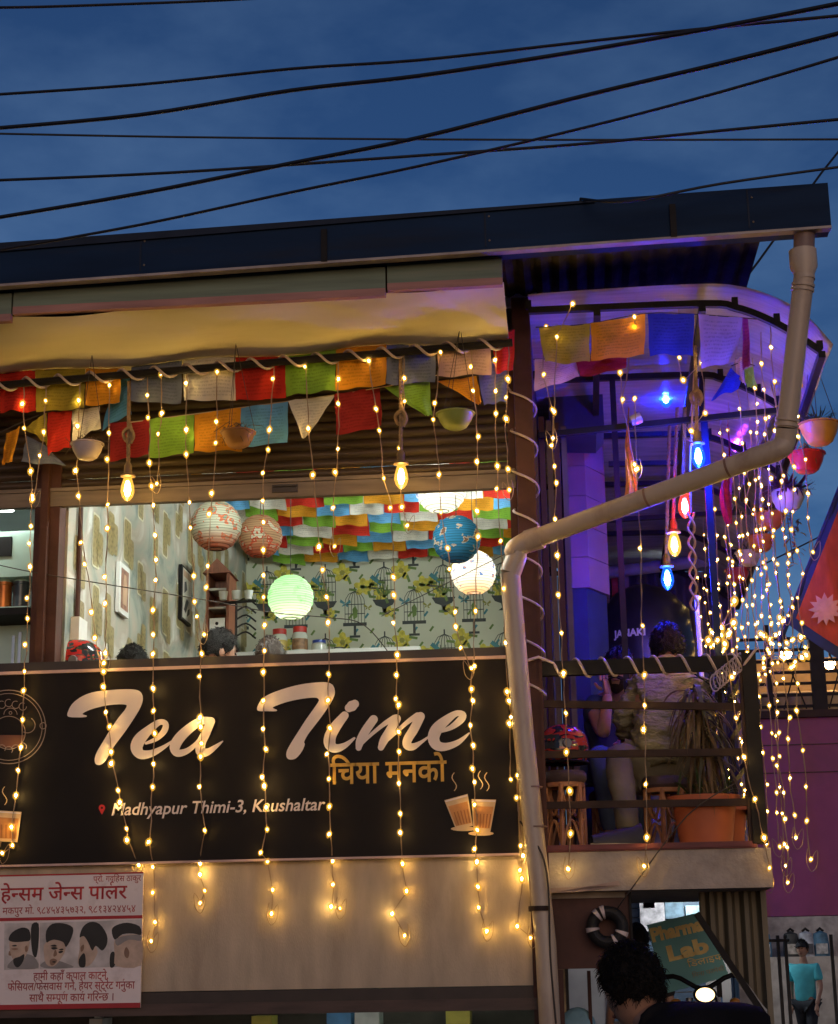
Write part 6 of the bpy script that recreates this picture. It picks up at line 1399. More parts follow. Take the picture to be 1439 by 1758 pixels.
tr = MB(); mb_from(tr, skin_mesh([[(pv + V(0, 0, -.03), (.165, .145)), (hipL, .105), (kL, .078), (kL.lerp(aL, .5), .072), (aL + V(0, 0, -.035), .066)], [(pv + V(0, 0, -.03), (.165, .145)), (hipR, .105), (kR, .078), (kR.lerp(aR, .5), .070), (aR + V(0, 0, .05), .062)]])); wrinkle(tr.build('trousers', m_trous, A), .008, (10, 10, 14))
hair_cap(hc, M1, A, 1.05, seed=2, low=-.06, puff=.018); shoe(V(aL.x - .035, aL.y - .02, 2.198), -72, A); shoe(V(aR.x, aR.y + .05, 2.192), 180, A)
# navy t-shirt, hand on cheek
pv = P(1048, 1330, 1.30); B = thing('person', 'bearded person in a navy t-shirt resting a cheek on one hand', 'person', V(pv.x, 1.3, 2.19))
chs = P(1050, 1228, 1.22); spm = P(1048, 1285, 1.30); nk = P(1060, 1192, 1.14); hc = P(1061, 1156, 1.04); sL, sR = P(1018, 1214, 1.16), P(1096, 1214, 1.18)
eL = P(1036, 1262, .92); wL = P(1044, 1190, .98); eR, wR = P(1110, 1268, 1.10), P(1080, 1275, .90); hipL, hipR = P(1036, 1326, 1.25), P(1075, 1326, 1.25); kL, kR = P(1030, 1292, .86), P(1088, 1295, .86); aL, aR = V(P(1050, 1400, .95).x, .95, 2.28), V(kR.x, .95, 2.28)
M2 = Mface(-6, -4, 8)
mb = MB(); head_shape(mb, hc, M2, 1.0); mb_from(mb, skin_mesh([[(pv, (.13, .11)), (spm, (.13, .10)), (chs, (.14, .095)), (nk, .055), (hc - V(0, 0, .05), .05)], [(chs, (.14, .095)), (sL, .055), (eL, .044), (wL, .029)], [(chs, (.14, .095)), (sR, .055), (eR, .044), (wR, .029)], [(pv, (.13, .11)), (hipL, .08), (kL, .055), (aL, .038)], [(pv, (.13, .11)), (hipR, .08), (kR, .055), (aR, .038)]]))
hand(mb, wL, (hc + M2 @ V(-.075, -.06, .0)) - wL, V(-.4, -1, .2), 1.0, .35); hand(mb, wR, V(-.2, -1, 0), V(0, 0, 1), 1.0, .5, -1); mb.build('body', m_skin, B)
jk = MB(); mb_from(jk, skin_mesh([[(pv, (.160, .135)), (spm, (.158, .122)), (chs, (.168, .112)), (chs.lerp(nk, .6), (.10, .08))], [(chs, (.168, .112)), (sL, .078), (sL.lerp(eL, .45), .070)], [(chs, (.168, .112)), (sR, .078), (sR.lerp(eR, .45), .070)]])); wrinkle(jk.build('tshirt', m_navyT, B), .006, (9, 9, 14), 5.0)
tr = MB(); mb_from(tr, skin_mesh([[(pv + V(0, 0, -.03), (.155, .135)), (hipL, .10), (kL, .074), (aL + V(0, 0, .05), .058)], [(pv + V(0, 0, -.03), (.155, .135)), (hipR, .10), (kR, .074), (aR + V(0, 0, .05), .058)]])); tr.build('jeans', m_jeans, B)
face_bits(hc, M2, B, 1.0, True); hair_cap(hc, M2, B, 1.05, seed=6, puff=.02, fringe=.055); shoe(V(aL.x, aL.y - .05, 2.192), 0, B); shoe(V(aR.x, aR.y - .05, 2.192), 0, B)
stool('cane stool under the person in the navy t-shirt', pv.x, 1.30, pv.z - .10, .115)
# ================================================================ HANGING POTS BESIDE THE CANOPY
def bushy(mb, c, rad, n, lw, ll, droop=(.02, .10), flat_=.6):
    for k in range(n):
        a = lrn.random() * 6.28; r_ = rad * math.sqrt(lrn.random()) * .7; b0 = Vector(c) + V(r_ * math.cos(a), r_ * math.sin(a), lrn.uniform(-.01, .03))
        leaf(mb, b0, a + lrn.uniform(-.6, .6), lrn.uniform(.5, 1.0) * ll, lw, lrn.uniform(.02, .12) * flat_, lrn.uniform(*droop), n=4)
    return mb
m_purp = mat('purple_leaf', (0.09, 0.03, 0.07), 0.5, var=0.5, scale=15, trans=0.25); m_rust = mat('rust_leaf', (0.25, 0.09, 0.04), 0.6, var=0.5, scale=15, trans=0.25); m_moss = mat('moss_leaf', (0.06, 0.085, 0.035), 0.6, var=0.5, scale=15, trans=0.25)
HG = 'hanging pots beside the canopy'
def hpot(label, px, py, rpx, Y, m, lm=None, nl=40, lw=.014, ll=.09, hook=None, droop=(.02, .10), hf=1.05):
    c = P(px, py, Y); r = rpx * PS(Y) / 1.05; h = r * hf; t = thing('hanging_pot', label, 'plant pot', c - V(0, 0, h), HG)
    MB().lathe(c, [(0, -h), (r * .45, -h), (r * .62, -h * .88), (r * .85, -h * .45), (r * .96, -h * .08), (r * 1.05, -h * .06), (r * 1.05, 0), (r * .93, 0), (r * .9, -h * .1), (0, -h * .12)], 24, ripple=.012).build('pot', m, t)
    hk = hook or V(c.x - .05, c.y, 4.62 + vz_(Y)); ch = MB()
    for a in (.3, 2.4, 4.5): ch.tube([c + V(r * math.cos(a), r * math.sin(a), 0), hk], .002, 4)
    ch.build('chain', m_cord, t)
    if lm: bushy(MB(), c, r, nl, lw, ll, droop).build('foliage', lm, t)['kind'] = 'stuff'
    return t
hpot('orange yellow hanging pot with a mossy plant at the right edge', 1406, 728, 36, 0.35, mat('pot_amber', (0.55, 0.24, 0.04), 0.4), m_moss, 150, .007, .10, P(1392, 600, .2), (.0, .07))
hpot('red hanging pot lit violet below the amber pot', 1384, 779, 33, 0.75, mat('pot_red', (0.50, 0.03, 0.03), 0.4), m_rust, 60, .012, .08, P(1380, 640, .55))
hpot('pale hanging pot with dark purple foliage', 1352, 845, 32, 1.3, mat('pot_pale', (0.5, 0.46, 0.42), 0.5), m_purp, 150, .022, .17, None, (-.02, .12))
hpot('orange hanging pot below the purple foliage', 1322, 882, 27, 1.8, mat('pot_orange', (0.5, 0.13, 0.03), 0.45), m_rust, 40, .014, .10)
hpot('orange hanging pot behind the fairy light curtain', 1306, 922, 25, 2.3, MATS['pot_orange'], m_rust, 40, .014, .10)
hpot('cream hanging pot behind the fairy light curtain', 1285, 948, 23, 2.8, mat('pot_cream', (0.6, 0.48, 0.32), 0.45), m_moss, 30, .014, .09)
hpot('lowest red hanging pot behind the fairy light curtain', 1266, 978, 22, 3.3, MATS['pot_red'], m_moss, 30, .014, .08)
for (px, py, Y, n_, lab) in ((1362, 905, 1.5, 26, 'sprig of dry star shaped leaves trailing from the pots'), (1362, 948, 1.6, 16, 'lower sprig of rusty leaves trailing in the air')):
    t = thing('trailing_sprig', lab, 'plant', P(px, py + 20, Y)); g1 = MB()
    for k in range(n_): leaf(g1, P(px + lrn.uniform(-12, 12), py + lrn.uniform(-22, 22), Y), lrn.random() * 6.28, .075, .017, lrn.uniform(-.02, .05), .03, 4)
    g1.build('foliage', m_rust if n_ < 20 else mat('olive_leaf', (0.13, 0.11, 0.05), .6, var=.4, trans=.2), t)['kind'] = 'stuff'
    MB().tube([P(px, py + 18, Y), P(px - 10, py - 60, Y - .1)], .003, 4).build('stem', m_cord, t)

# ================================================================ RED CLOTH WITH BLUE BORDER
YC = 0.9
C0, C1, C2 = P(1352, 1072, YC), P(1475, 760, YC), P(1520, 1185, YC)
t = thing('bordered_cloth', 'slanting red cloth with a dark blue border and white sun emblem', 'flag', C2)
def tri(mb, a, b, c, dy, mi=0, n=14, am=.015):
    i0 = len(mb.v); idx = {}
    for i in range(n + 1):
        for j in range(n + 1 - i):
            u, v = i / n, j / n; p = a + (b - a) * u + (c - a) * v; idx[(i, j)] = len(mb.v); mb.v.append(p + V(0, dy + am * math.sin(p.x * 16 + p.z * 5), 0))
    for i in range(n):
        for j in range(n - i):
            mb.f.append([idx[(i, j)], idx[(i + 1, j)], idx[(i, j + 1)]]); mb.mi.append(mi)
            if j < n - i - 1: mb.f.append([idx[(i + 1, j)], idx[(i + 1, j + 1)], idx[(i, j + 1)]]); mb.mi.append(mi)
    mb.smooth = True; return mb
cen = (C0 + C1 + C2) / 3
m_redc = mat('red_cloth', (0.50, 0.085, 0.03), 0.85, var=0.25, scale=6, stretch=(4, 1, 1), trans=0.3)
tri(MB(), C0, C1, C2, .0).build('border', mat('blue_border', (0.02, 0.035, 0.10), 0.85, trans=0.15), t)
k_ = .85; tri(MB(), cen + (C0 - cen) * k_, cen + (C1 - cen) * k_, cen + (C2 - cen) * k_, -.006).build('field', m_redc, t)
sc_ = P(1417, 1046, YC - .02); mb = MB()
pts = []
for k in range(24): a = R(k * 15); r_ = (.095 if k % 2 == 0 else .060); pts.append(V(sc_.x + r_ * math.cos(a), YC - .028 + .015 * math.sin((sc_.x + r_ * math.cos(a)) * 16 + (sc_.z + r_ * math.sin(a)) * 5), sc_.z + r_ * math.sin(a)))
for k in range(24): mb.face([V(sc_.x, YC - .028 + .015 * math.sin(sc_.x * 16 + sc_.z * 5), sc_.z), pts[k], pts[(k + 1) % 24]])
mb.build('sun_emblem', mat('faded_white_print', (0.52, 0.28, 0.19), .8, var=.25, scale=12), t)
MB().tube([C0 + V(-.05, .02, -.10), C1 + V(.05, .02, .12)], .016, 8).build('pole', m_navy, t)

# ================================================================ NEIGHBOURING BUILDING (right)
YN = 6.0
xl = P(1262, 1300, YN).x; zt1 = P(1400, 1232, YN).z; zb1 = P(1400, 1572, YN).z
NB = thing('neighbour_building', 'magenta walled neighbouring building with a warm lit terrace', 'building', (xl + 2, YN, 0))
m_mag = mat('magenta_wall', (0.26, 0.065, 0.15), 0.75, var=0.2, scale=2.5, dirt=(0.15, 0.06, 0.11), dirt_scale=1.2, dirt_lo=.5)
MB().box((xl, YN, zb1), (xl + 5, YN + .2, zt1)).build('wall', m_mag, NB)
for py_ in (1277, 1325): z_ = P(1400, py_, YN).z; MB().box((xl, YN - .012, z_ - .006), (xl + 5, YN + .0, z_)).build('wall_cable', m_cord, NB)
MB().box((xl, YN - .06, zt1), (xl + 5, YN + 2.5, zt1 + .06)).build('terrace_slab', m_darksteel, NB)
MB().box((xl, YN, 0), (xl + 5, YN + .2, zb1 - .9)).build('base_wall', mat('grey_base', (0.22, 0.20, 0.18), .8, var=.3), NB)
zg1 = P(1400, 1095, YN).z
MB().box((xl, YN + 1.6, zt1 + .06), (xl + 5, YN + 1.7, zg1 + .1)).build('terrace_wall', mat('ochre_wall', (0.55, 0.34, 0.14), .7, var=.2), NB)
for k in range(7):
    zz = zt1 + .1 + (zg1 - zt1 - .1) * k / 6; MB().box((xl, YN - .01, zz - .012), (xl + 5, YN + .012, zz + .012)).build('grille_bar', m_black, NB)
for px_ in (1404, 1320): 
    x_ = P(px_, 1150, YN).x; MB().box((x_ - (.06 if px_ == 1404 else .02), YN - .03, zt1 + .06), (x_ + (.06 if px_ == 1404 else .02), YN + .03, zg1 + .12)).build('grille_post', m_black, NB)
for k in range(9): 
    x_ = xl + .25 + k * .19; MB().bar(V(x_, YN + .02, zt1 + .08), V(x_ + (.2 if k % 2 else -.2), YN + .02, zg1), .012, .012).build('grille_brace', m_black, NB)
for k in range(6):
    a_ = P(1318 + k * 22, 1185 + (k % 2) * 8, YN + .9); MB().lathe(V(a_.x, a_.y, zt1 + .06), [(0, 0), (.07, 0), (.09, .28), (.05, .3), (0, .3)], 12).build('terrace_jar', mat('terrace_jar', (0.5, .36, .2), .5, var=.4), NB)
t = thing('terrace_lamp', 'warm lamp hanging over the neighbouring terrace', 'lamp', P(1350, 1125, YN + .8))
q = P(1350, 1122, YN + .9); MB().ball(q, .05, n=12, m=8).build('globe', emit('terrace_globe', (1, .62, .25), 60), t); MB().tube([q, q + V(0, 0, .5)], .006, 5).build('cord', m_cord, t)
q = P(1425, 1140, YN + .9); t = thing('terrace_lamp', 'warm lamp at the right end of the neighbouring terrace', 'lamp', q); MB().ball(q, .05, n=12, m=8).build('globe', MATS['terrace_globe'], t); MB().tube([q, q + V(0, 0, .5)], .006, 5).build('cord', m_cord, t)

# ================================================================ UNDER THE BALCONY
m_rust_p = mat('dark_rust_panel', (0.075, 0.028, 0.02), .7, var=.3, scale=5, dirt=(0.13, .05, .035), dirt_lo=.55)
a, b = P(948, 1664, .10), P(1079, 1528, .10)
t = thing('side_panel', 'dark red metal panel under the balcony carrying the tyre', 'panel', V((a.x + b.x) / 2, .1, a.z))
MB().box((a.x, .10, a.z), (b.x, .13, 1.98)).build('panel_sheet', m_rust_p, t); MB().box((a.x, .085, 1.955), (b.x - .02, .099, 1.984)).build('panel_ledge', mat('pale_ledge', (.32, .26, .2), .7), t)
MB().box((b.x, .08, a.z), (b.x + .012, .14, 1.98)).build('panel_edge', m_black, t)
MB().box((P(955, 1700, .1).x, .10, 0), (P(968, 1700, .1).x, .13, a.z - .002)).build('panel_leg', m_rust_p, t); MB().box((b.x - .04, .10, 0), (b.x, .13, a.z - .002)).build('panel_leg', m_rust_p, t)
c = P(1043, 1592, .02); r = 33 * PS(.02)
t = thing('old_tyre', 'black tyre with pairs of white bands fixed to the dark panel', 'tyre', c - V(0, 0, r))
mb = MB(); MM = Matrix.Rotation(R(90), 3, 'X')
mb.lathe(c, [(r * (.72 + .30 * math.cos(R(k * 30))), .045 * math.sin(R(k * 30))) for k in range(13)], 36, axis=MM).build('tyre', mat('rubber', (.015, .014, .014), .6, bump=.4, bscale=60), t)
for (an, off) in ((105, 0), (128, 0), (188, 0), (-22, 0), (-62, 0)):
    q = MB()
    def bandf(u, v, an=an):
        th = R(k_an) if False else R(an + (v - .5) * 13); ph = R(-100 + 200 * u + 90 - 90); rr = r * (.72 + .335 * math.cos(R(90 + 180 * (u - .5) * 1.25))); 
        rr = r * (.72 - .33 * math.cos(math.pi * u)); yy = -.052 * math.sin(math.pi * u) - .004
        return c + V(rr * math.cos(th), yy, rr * math.sin(th))
    q.grid(bandf, 10, 2, uv=False).build('white_band', mat('white_band', (.66, .55, .52), .6), t)
# corrugated sheet cut on the slant, with a dark brace
t = thing('corrugated_sheet', 'dull corrugated sheet cut on a slant under the balcony corner', 'panel', P(1290, 1740, .35))
m_cs = mat('dull_iron', (0.16, .135, .09), .6, .2, var=.3, scale=4, stretch=(3, 1, .5)); n_ = 60; xa, xb = P(1203, 1600, .35).x, P(1311, 1600, .35).x
mb = MB()
def zlow(x): 
    u = (x - xa) / (xb - xa); return P(1203 + 108 * u, 1578 + 160 * u, .35).z
for i in range(n_):
    u0, u1 = xa + (xb - xa) * i / n_, xa + (xb - xa) * (i + 1) / n_; f = lambda u: .35 + .022 * max(-1, min(1, 1.6 * math.sin((u - xa) * 72)))
    mb.face([V(u0, f(u0), zlow(u0)), V(u1, f(u1), zlow(u1)), V(u1, f(u1), 1.984), V(u0, f(u0), 1.984)])
mb.build('sheet', m_cs, t, smooth=True); MB().bar(P(1196, 1568, .30), P(1318, 1752, .30), .055, .03).build('brace', m_black, t); MB().box((xb - .008, .30, .0), (xb + .02, .34, 1.984)).build('edge_post', m_cs, t)
# leaning pharmacy sign
YP = 2.2
t = thing('pharmacy_sign', 'tilted teal pharmacy and lab sign with yellow letters', 'sign', P(1180, 1690, YP))
tl, tr_, br, bl = P(1111, 1588, YP), P(1210, 1564, YP), P(1252, 1676, YP), P(1142, 1706, YP)
MB().prism([bl, br, tr_, tl], (0, .03, 0)).build('sign_board', mat('teal_board', (.14, .38, .36), .6, var=.15, scale=3), t)
e1 = V(1, 0, .21).normalized(); e2 = V(-e1.z, 0, e1.x); mtx = mat('sign_yellow', (.88, .62, .22), .6)
def stext(body, px, py, hpx, wpx, m, f=.7):
    o_ = P(px, py, YP - .004); s_ = hpx * PS(YP) / f; w_ = text_width(body, s_, offset=.006); text_on(body, s_, o_, e1 * (wpx * PS(YP) / (w_[1] - w_[0])), e2, 'lettering', m, t, offset=.006)
stext('Pharmac', 1120, 1617, 20, 96, mtx); stext('Lab', 1148, 1650, 22, 66, mtx)
o_ = P(1182, 1661, YP - .004); deva(['िडलाइफ'], .055, o_, e1, e2, 'lettering', mtx, t, offset=.004, fit=58 * PS(YP))
o_ = P(1190, 1679, YP - .004); deva(['िमना फामेसी'], .04, o_, e1, e2, 'lettering', mat('sign_dim', (.3, .26, .16), .6), t, offset=.002, fit=52 * PS(YP))
MB().bar(tl + V(.05, .05, 0), V(tl.x + .05, YP + .05, 0), .03, .03).build('sign_leg', m_black, t); MB().bar(br + V(-.06, .05, 0), V(br.x - .06, YP + .05, 0), .03, .03).build('sign_leg', m_black, t)

# ================================================================ STREET BEHIND
FW = thing('far_shopfront', 'far shopfront with blue shutters and posters across the alley', 'building', (0, 17, 0))
MB().box((-3, 17, 0), (P(1250, 1600, 17).x, 17.3, 3.4)).build('wall', mat('far_wall', (.4, .36, .33), .8, var=.3, scale=1.5), FW)
mbl = mat('blue_shutter', (.06, .10, .15), .5, var=.2, stretch=(1, 1, 8))
for k in range(13): 
    z_ = .9 + k * .13; x0, x1 = P(1078, 1560, 16.9).x, P(1205, 1560, 16.9).x; MB().box((x0 - .3, 16.93, z_), (x1, 16.98, z_ + .118)).build('shutter_slat', mbl, FW)
for (x0p, x1p, y0p, y1p, cc, nm) in ((1100, 1138, 1518, 1600, (.5, .45, .45), 'poster_pale'), (1142, 1172, 1548, 1578, (.10, .16, .2), 'poster_blue'), (1104, 1122, 1522, 1560, (.45, .08, .22), 'poster_pink'), (1178, 1200, 1555, 1590, (.4, .55, .6), 'poster_sky')):
    a, b = P(x0p, y1p, 16.88), P(x1p, y0p, 16.88); MB().box((a.x, 16.86 - .01 * len(nm), a.z), (b.x, 16.92, b.z)).build('poster', mat(nm, cc, .6, var=.6, scale=9), FW)
t = thing('far_tube_light', 'far white tube light on the shopfront across the alley', 'lamp', P(1190, 1524, 16)); a, b = P(1166, 1524, 16), P(1212, 1522, 16); MB().tube([a, b], .05, 8).build('tube', emit('far_tube', (.85, .95, 1), 160), t); MB().box(a + V(0, -.03, .06), b + V(0, .03, .12)).build('fixture', m_white, t)
# goods and low fence right
YQ = 18.0
struct(MB().box((1.5, 12.0, .004), (12, 21, .25)).build('pavement', m_concrete))
a, b = P(1305, 1700, YQ), P(1445, 1588, YQ)
t = thing('shop_counter', 'grey street counter below the magenta wall', 'counter', V((a.x + b.x) / 2, YQ, .25)); MB().box((a.x - .3, YQ, .25), (b.x + 1.5, YQ + .8, P(1400, 1642, YQ).z)).build('counter_block', mat('grey_stone', (.42, .36, .31), .8, var=.35, scale=4, bump=.3), t)
MB().box((a.x - .3, YQ + 1.1, .25), (b.x + 1.5, YQ + 1.2, 4.3)).build('back_board', mat('dim_board', (.40, .35, .33), .8, var=.3), t)
zc2 = P(1400, 1642, YQ).z + .001
for k, (px_, cc, cc2, lb) in enumerate(((1312, (.08, .2, .3), (.5, .5, .5), 'blue backpack half hidden by the corrugated sheet'), (1360, (.03, .03, .03), (.4, .35, .3), 'black backpack beside the capped head on the far counter'), (1386, (.42, .42, .46), (.05, .05, .06), 'pale printed bag on the far counter'), (1411, (.07, .16, .24), (.4, .38, .36), 'blue bag at the right end of the far counter'))):
    c = P(px_, 1640, YQ + .3); c.z = zc2; r_ = 13 * PS(YQ + .3); t = thing('display_bag', lb, 'bag', c, 'bags on the far counter')
    MB().grid(lambda u, v: c + V(r_ * (1 - .25 * v ** 3) * math.cos(2 * math.pi * u), r_ * .6 * math.sin(2 * math.pi * u), v * r_ * 3.0) if v < .999 else c + V(0, 0, r_ * 3.05), 20, 10, uv=False).build('bag_body', mat('bag%d' % k, cc, .6, var=.5, scale=9), t)
    bb_ = t.children[0]; MB().grid(lambda u, v: c + V(r_ * .7 * (u - .5) * 2, -r_ * .66 - .02, r_ * (.3 + 1.2 * v)), 4, 4, uv=False).build('pocket', mat('pocket%d' % k, cc2, .6, var=.5, scale=14), bb_); MB().tube([c + V(-r_ * .4, 0, r_ * 2.95), c + V(0, 0, r_ * 3.3), c + V(r_ * .4, 0, r_ * 2.95)], .02, 6).build('grab_loop', m_black, bb_)
t = thing('street_fence', 'thin grey metal fence in front of the far counter', 'fence', P(1370, 1758, 9.5))
zf = P(1340, 1606, 9.5).z
for px_ in (1318, 1340, 1353, 1432): x_ = P(px_, 1680, 9.5).x; MB().tube([V(x_, 9.5, 0), V(x_, 9.5, zf)], .018, 6).build('fence_post', mat('fence_grey', (.08, .075, .07), .5, .3), t)
MB().tube([V(P(1300, 1680, 9.5).x, 9.5, zf - .05), V(P(1360, 1680, 9.5).x, 9.5, zf - .05)], .015, 6).build('fence_rail', MATS['fence_grey'], t)

# people in the street
def walker(label, px, py_eye, Y, h, M, shirt, trous, cap=None, vest=None, hair=True):
    e = P(px, py_eye, Y); s = h / 1.72; base = V(e.x, Y, .251 if Y > 12 else 0); t = thing('person', label, 'person', base); fw = M @ V(0, -1, 0); lf = M @ V(1, 0, 0); fw.z = 0; lf.z = 0
    def J(l_, f_, z_): return base + lf * l_ * s + fw * f_ * s + V(0, 0, z_ * s)
    hc = J(0, .01, 1.60); nk = J(0, 0, 1.45); ch = J(0, 0, 1.28); wa = J(0, 0, 1.08); pv = J(0, 0, .94)
    arms = []; legs = []
    for sg, sw in ((1, .10), (-1, -.08)):
        arms.append([(ch, (.08 * s, .08 * s)), (J(sg * .18, 0, 1.36), .052 * s), (J(sg * .235, -.02 + sw * .4, 1.10), .040 * s), (J(sg * .22, .06 + sw, .86), .028 * s)])
        legs.append([(pv, (.09 * s, .09 * s)), (J(sg * .09, 0, .86), .085 * s), (J(sg * .10, sw * 1.2, .48), .055 * s), (J(sg * .10, sw * 1.4 - .04, .09), .038 * s)])
    mb = MB(); head_shape(mb, hc, M, s); mb_from(mb, skin_mesh([[(pv, (.09 * s, .09 * s)), (wa, (.075 * s, .075 * s)), (ch, (.08 * s, .08 * s)), (nk, .055 * s), (hc - V(0, 0, .05), .05 * s)]] + arms + legs))
    for (ar, sd) in zip(arms, (1, -1)): hand(mb, ar[-1][0], V(fw.x * .2, fw.y * .2, -1), lf * -sd, s, .35, sd)
    mb.build('body', m_skin, t)
    cl_ = MB(); mb_from(cl_, skin_mesh([[(pv + V(0, 0, -.12), (.17 * s, .135 * s)), (wa, (.150 * s, .115 * s)), (ch, (.172 * s, .12 * s)), (ch.lerp(nk, .6), (.10 * s, .08 * s))]] + [[(ch, (.172 * s, .12 * s)), (a_[1][0], .075 * s), (a_[1][0].lerp(a_[2][0], .75), .065 * s)] for a_ in arms])); cl_.build('shirt', shirt, t)
    tr = MB(); mb_from(tr, skin_mesh([[(pv, (.15 * s, .12 * s))] + [(p_, (r_ * 1.22 if not isinstance(r_, tuple) else r_)) for p_, r_ in lg[1:]] for lg in legs])); tr.build('trousers', trous, t)
    face_bits(hc, M, t, s, False)
    for lg in legs: shoe(V(lg[-1][0].x, lg[-1][0].y, base.z + .001) + fw * .02, math.degrees(math.atan2(fw.x, -fw.y)), t)
    if hair: hair_cap(hc, M, t, s, seed=int(px), puff=.014)
    if cap:
        mb = MB(); mb.grid(lambda u, v: hc + M @ (V(.084 * math.cos(2 * math.pi * u) * math.cos(v * 1.57), .104 * math.sin(2 * math.pi * u) * math.cos(v * 1.57), .03 + .10 * math.sin(v * 1.57)) * s), 20, 6, uv=False); cp_ = mb.build('cap', cap, t)
        MB().prism([hc + M @ (V(.075 * math.cos(a), -.08 + .10 * math.sin(a), .035) * s) for a in [R(180 + k * 20) for k in range(10)]], M @ V(0, 0, .008)).build('cap_peak', cap, cp_)
    return t
walker('person in a teal polo shirt and dark cap walking at the right', 1378, 1630, 16.0, 1.70, Mface(-30), mat('teal_polo', (.08, .50, .56), .8, var=.15), mat('black_trousers', (.02, .02, .025), .8), cap=mat('dark_cap', (.02, .02, .025), .8))
walker('person in a dark vest over a pale shirt seen past the dark panel', 1094, 1594, 7.0, 1.98, Mface(200), mat('black_vest', (.018, .018, .02), .8), mat('pale_trousers', (.35, .3, .25), .8))

# motorcycle facing the camera, headlamp lit
hl = P(1211, 1708, 1.0); t = thing('motorcycle', 'motorcycle facing the street with its headlamp on', 'motorcycle', V(hl.x, 1.2, 0))
hz = hl.z
MB().lathe(hl, [(0, -.012), (.036, -.008), (.052, .0)], 20, axis=Matrix.Rotation(R(90), 3, 'X'), squash=.72).build('headlamp_lens', emit('headlamp', (1, .70, .34), 3.0), t)
MB().lathe(hl, [(.054, .0), (.066, -.02), (.055, -.10), (0, -.14)], 20, axis=Matrix.Rotation(R(90), 3, 'X'), squash=.72).build('headlamp_shell', m_black, t)
MB().tube(cr([V(hl.x - .32, 1.28, hz + .06), V(hl.x - .16, 1.16, hz + .10), V(hl.x, 1.14, hz + .03), V(hl.x + .16, 1.16, hz + .10), V(hl.x + .32, 1.28, hz + .06)], 4), .014, 8).build('handlebar', m_black, t)
for sx in (-1, 1): 
    MB().tube([V(hl.x + sx * .08, 1.12, hz - .02), V(hl.x + sx * .08, .86, .31)], .022, 8).build('fork', mat('chrome', (.5, .5, .5), .2, .9), t)
    MB().ball(V(hl.x + sx * .16, 1.02, hz - .04), .03, .03, .022).build('indicator', mat('amber_lens', (.5, .2, .02), .3), t)
for (yy, nm) in ((.86, 'front_wheel'), (2.12, 'rear_wheel')):
    MB().lathe(V(hl.x, yy, .31), [(.26 + .05 * math.cos(R(k * 45)), .05 * math.sin(R(k * 45))) for k in range(9)], 28, axis=Matrix.Rotation(R(90), 3, 'Y')).build(nm, MATS['rubber'], t)
MB().ball(V(hl.x, 1.45, .80), .14, .30, .14).build('fuel_tank', mat('dark_red_paint', (.12, .01, .01), .25), t); MB().ball(V(hl.x, 1.95, .80), .13, .34, .06).build('seat', m_black, t); MB().box((hl.x - .13, 1.2, .30), (hl.x + .13, 1.75, .66)).build('engine', mat('engine_grey', (.12, .12, .12), .5, .5), t)

# near person, head and shoulder, standing in the street bent forward
YM = -3.4
hc = P(1086, 1702, YM); M3 = Mface(-140, 12, 0); t = thing('person', 'dark haired person in a black jacket close to the camera at the bottom', 'person', V(hc.x + .12, YM, 0))
bx = hc.x
nk = V(bx + .06, YM - .04, hc.z - .09); ch = V(bx + .16, YM - .17, hc.z - .145); wa = V(bx + .22, YM - .16, 1.02); pv = V(bx + .22, YM - .18, .88)
sA, sB = V(bx + .32, YM - .08, hc.z - .12), V(bx + .06, YM - .20, hc.z - .20); eA, eB = V(bx + .36, YM + .05, 1.15), V(bx - .05, YM + .05, 1.12); wA, wB = V(bx + .25, YM + .28, 1.10), V(bx + .02, YM + .28, 1.08)
mb = MB(); head_shape(mb, hc, M3, 1.0); legs = [[(pv, (.14, .11)), (V(pv.x + sg * .09, pv.y, .80), .09), (V(pv.x + sg * .10, pv.y + .03, .46), .06), (V(pv.x + sg * .10, pv.y, .09), .04)] for sg in (-1, 1)]
mb_from(mb, skin_mesh([[(pv, (.14, .11)), (wa, (.13, .10)), (ch, (.12, .09)), (nk, .054), (hc - V(0, 0, .05), .052)], [(ch, (.12, .09)), (sA, .045), (eA, .035), (wA, .029)], [(ch, (.12, .09)), (sB, .055), (eB, .042), (wB, .029)]] + legs)); hand(mb, wA, V(-.2, 1, 0), V(0, 0, 1), 1, .5); hand(mb, wB, V(.2, 1, 0), V(0, 0, 1), 1, .5, -1); mb.build('body', m_skin, t)
jk = MB(); mb_from(jk, skin_mesh([[(pv, (.17, .14)), (wa, (.165, .13)), (ch, (.18, .135)), (ch.lerp(nk, .65), (.11, .09)), (nk + V(.01, 0, -.01), .075)], [(ch, (.18, .135)), (sA, .105), (eA, .085), (wA, .045)], [(ch, (.18, .135)), (sB, .085), (eB, .062), (wB, .045)]])); wrinkle(jk.build('jacket', mat('black_jacket', (.012, .011, .012), .9, spec=.1, bump=.4, bscale=18), t), .008)
tr = MB(); mb_from(tr, skin_mesh([[(p_, (r_ if isinstance(r_, tuple) else r_ * 1.2)) for p_, r_ in lg] for lg in legs])); tr.build('trousers', MATS['dark_denim'], t); face_bits(hc, M3, t, 1.0, False)
for lg in legs: shoe(V(lg[-1][0].x, lg[-1][0].y + .02, .001), 180, t)
hair_cap(hc, M3, t, .98, seed=12, low=-.035, puff=.020, strands=3200, sr=.0016, sl=.026)

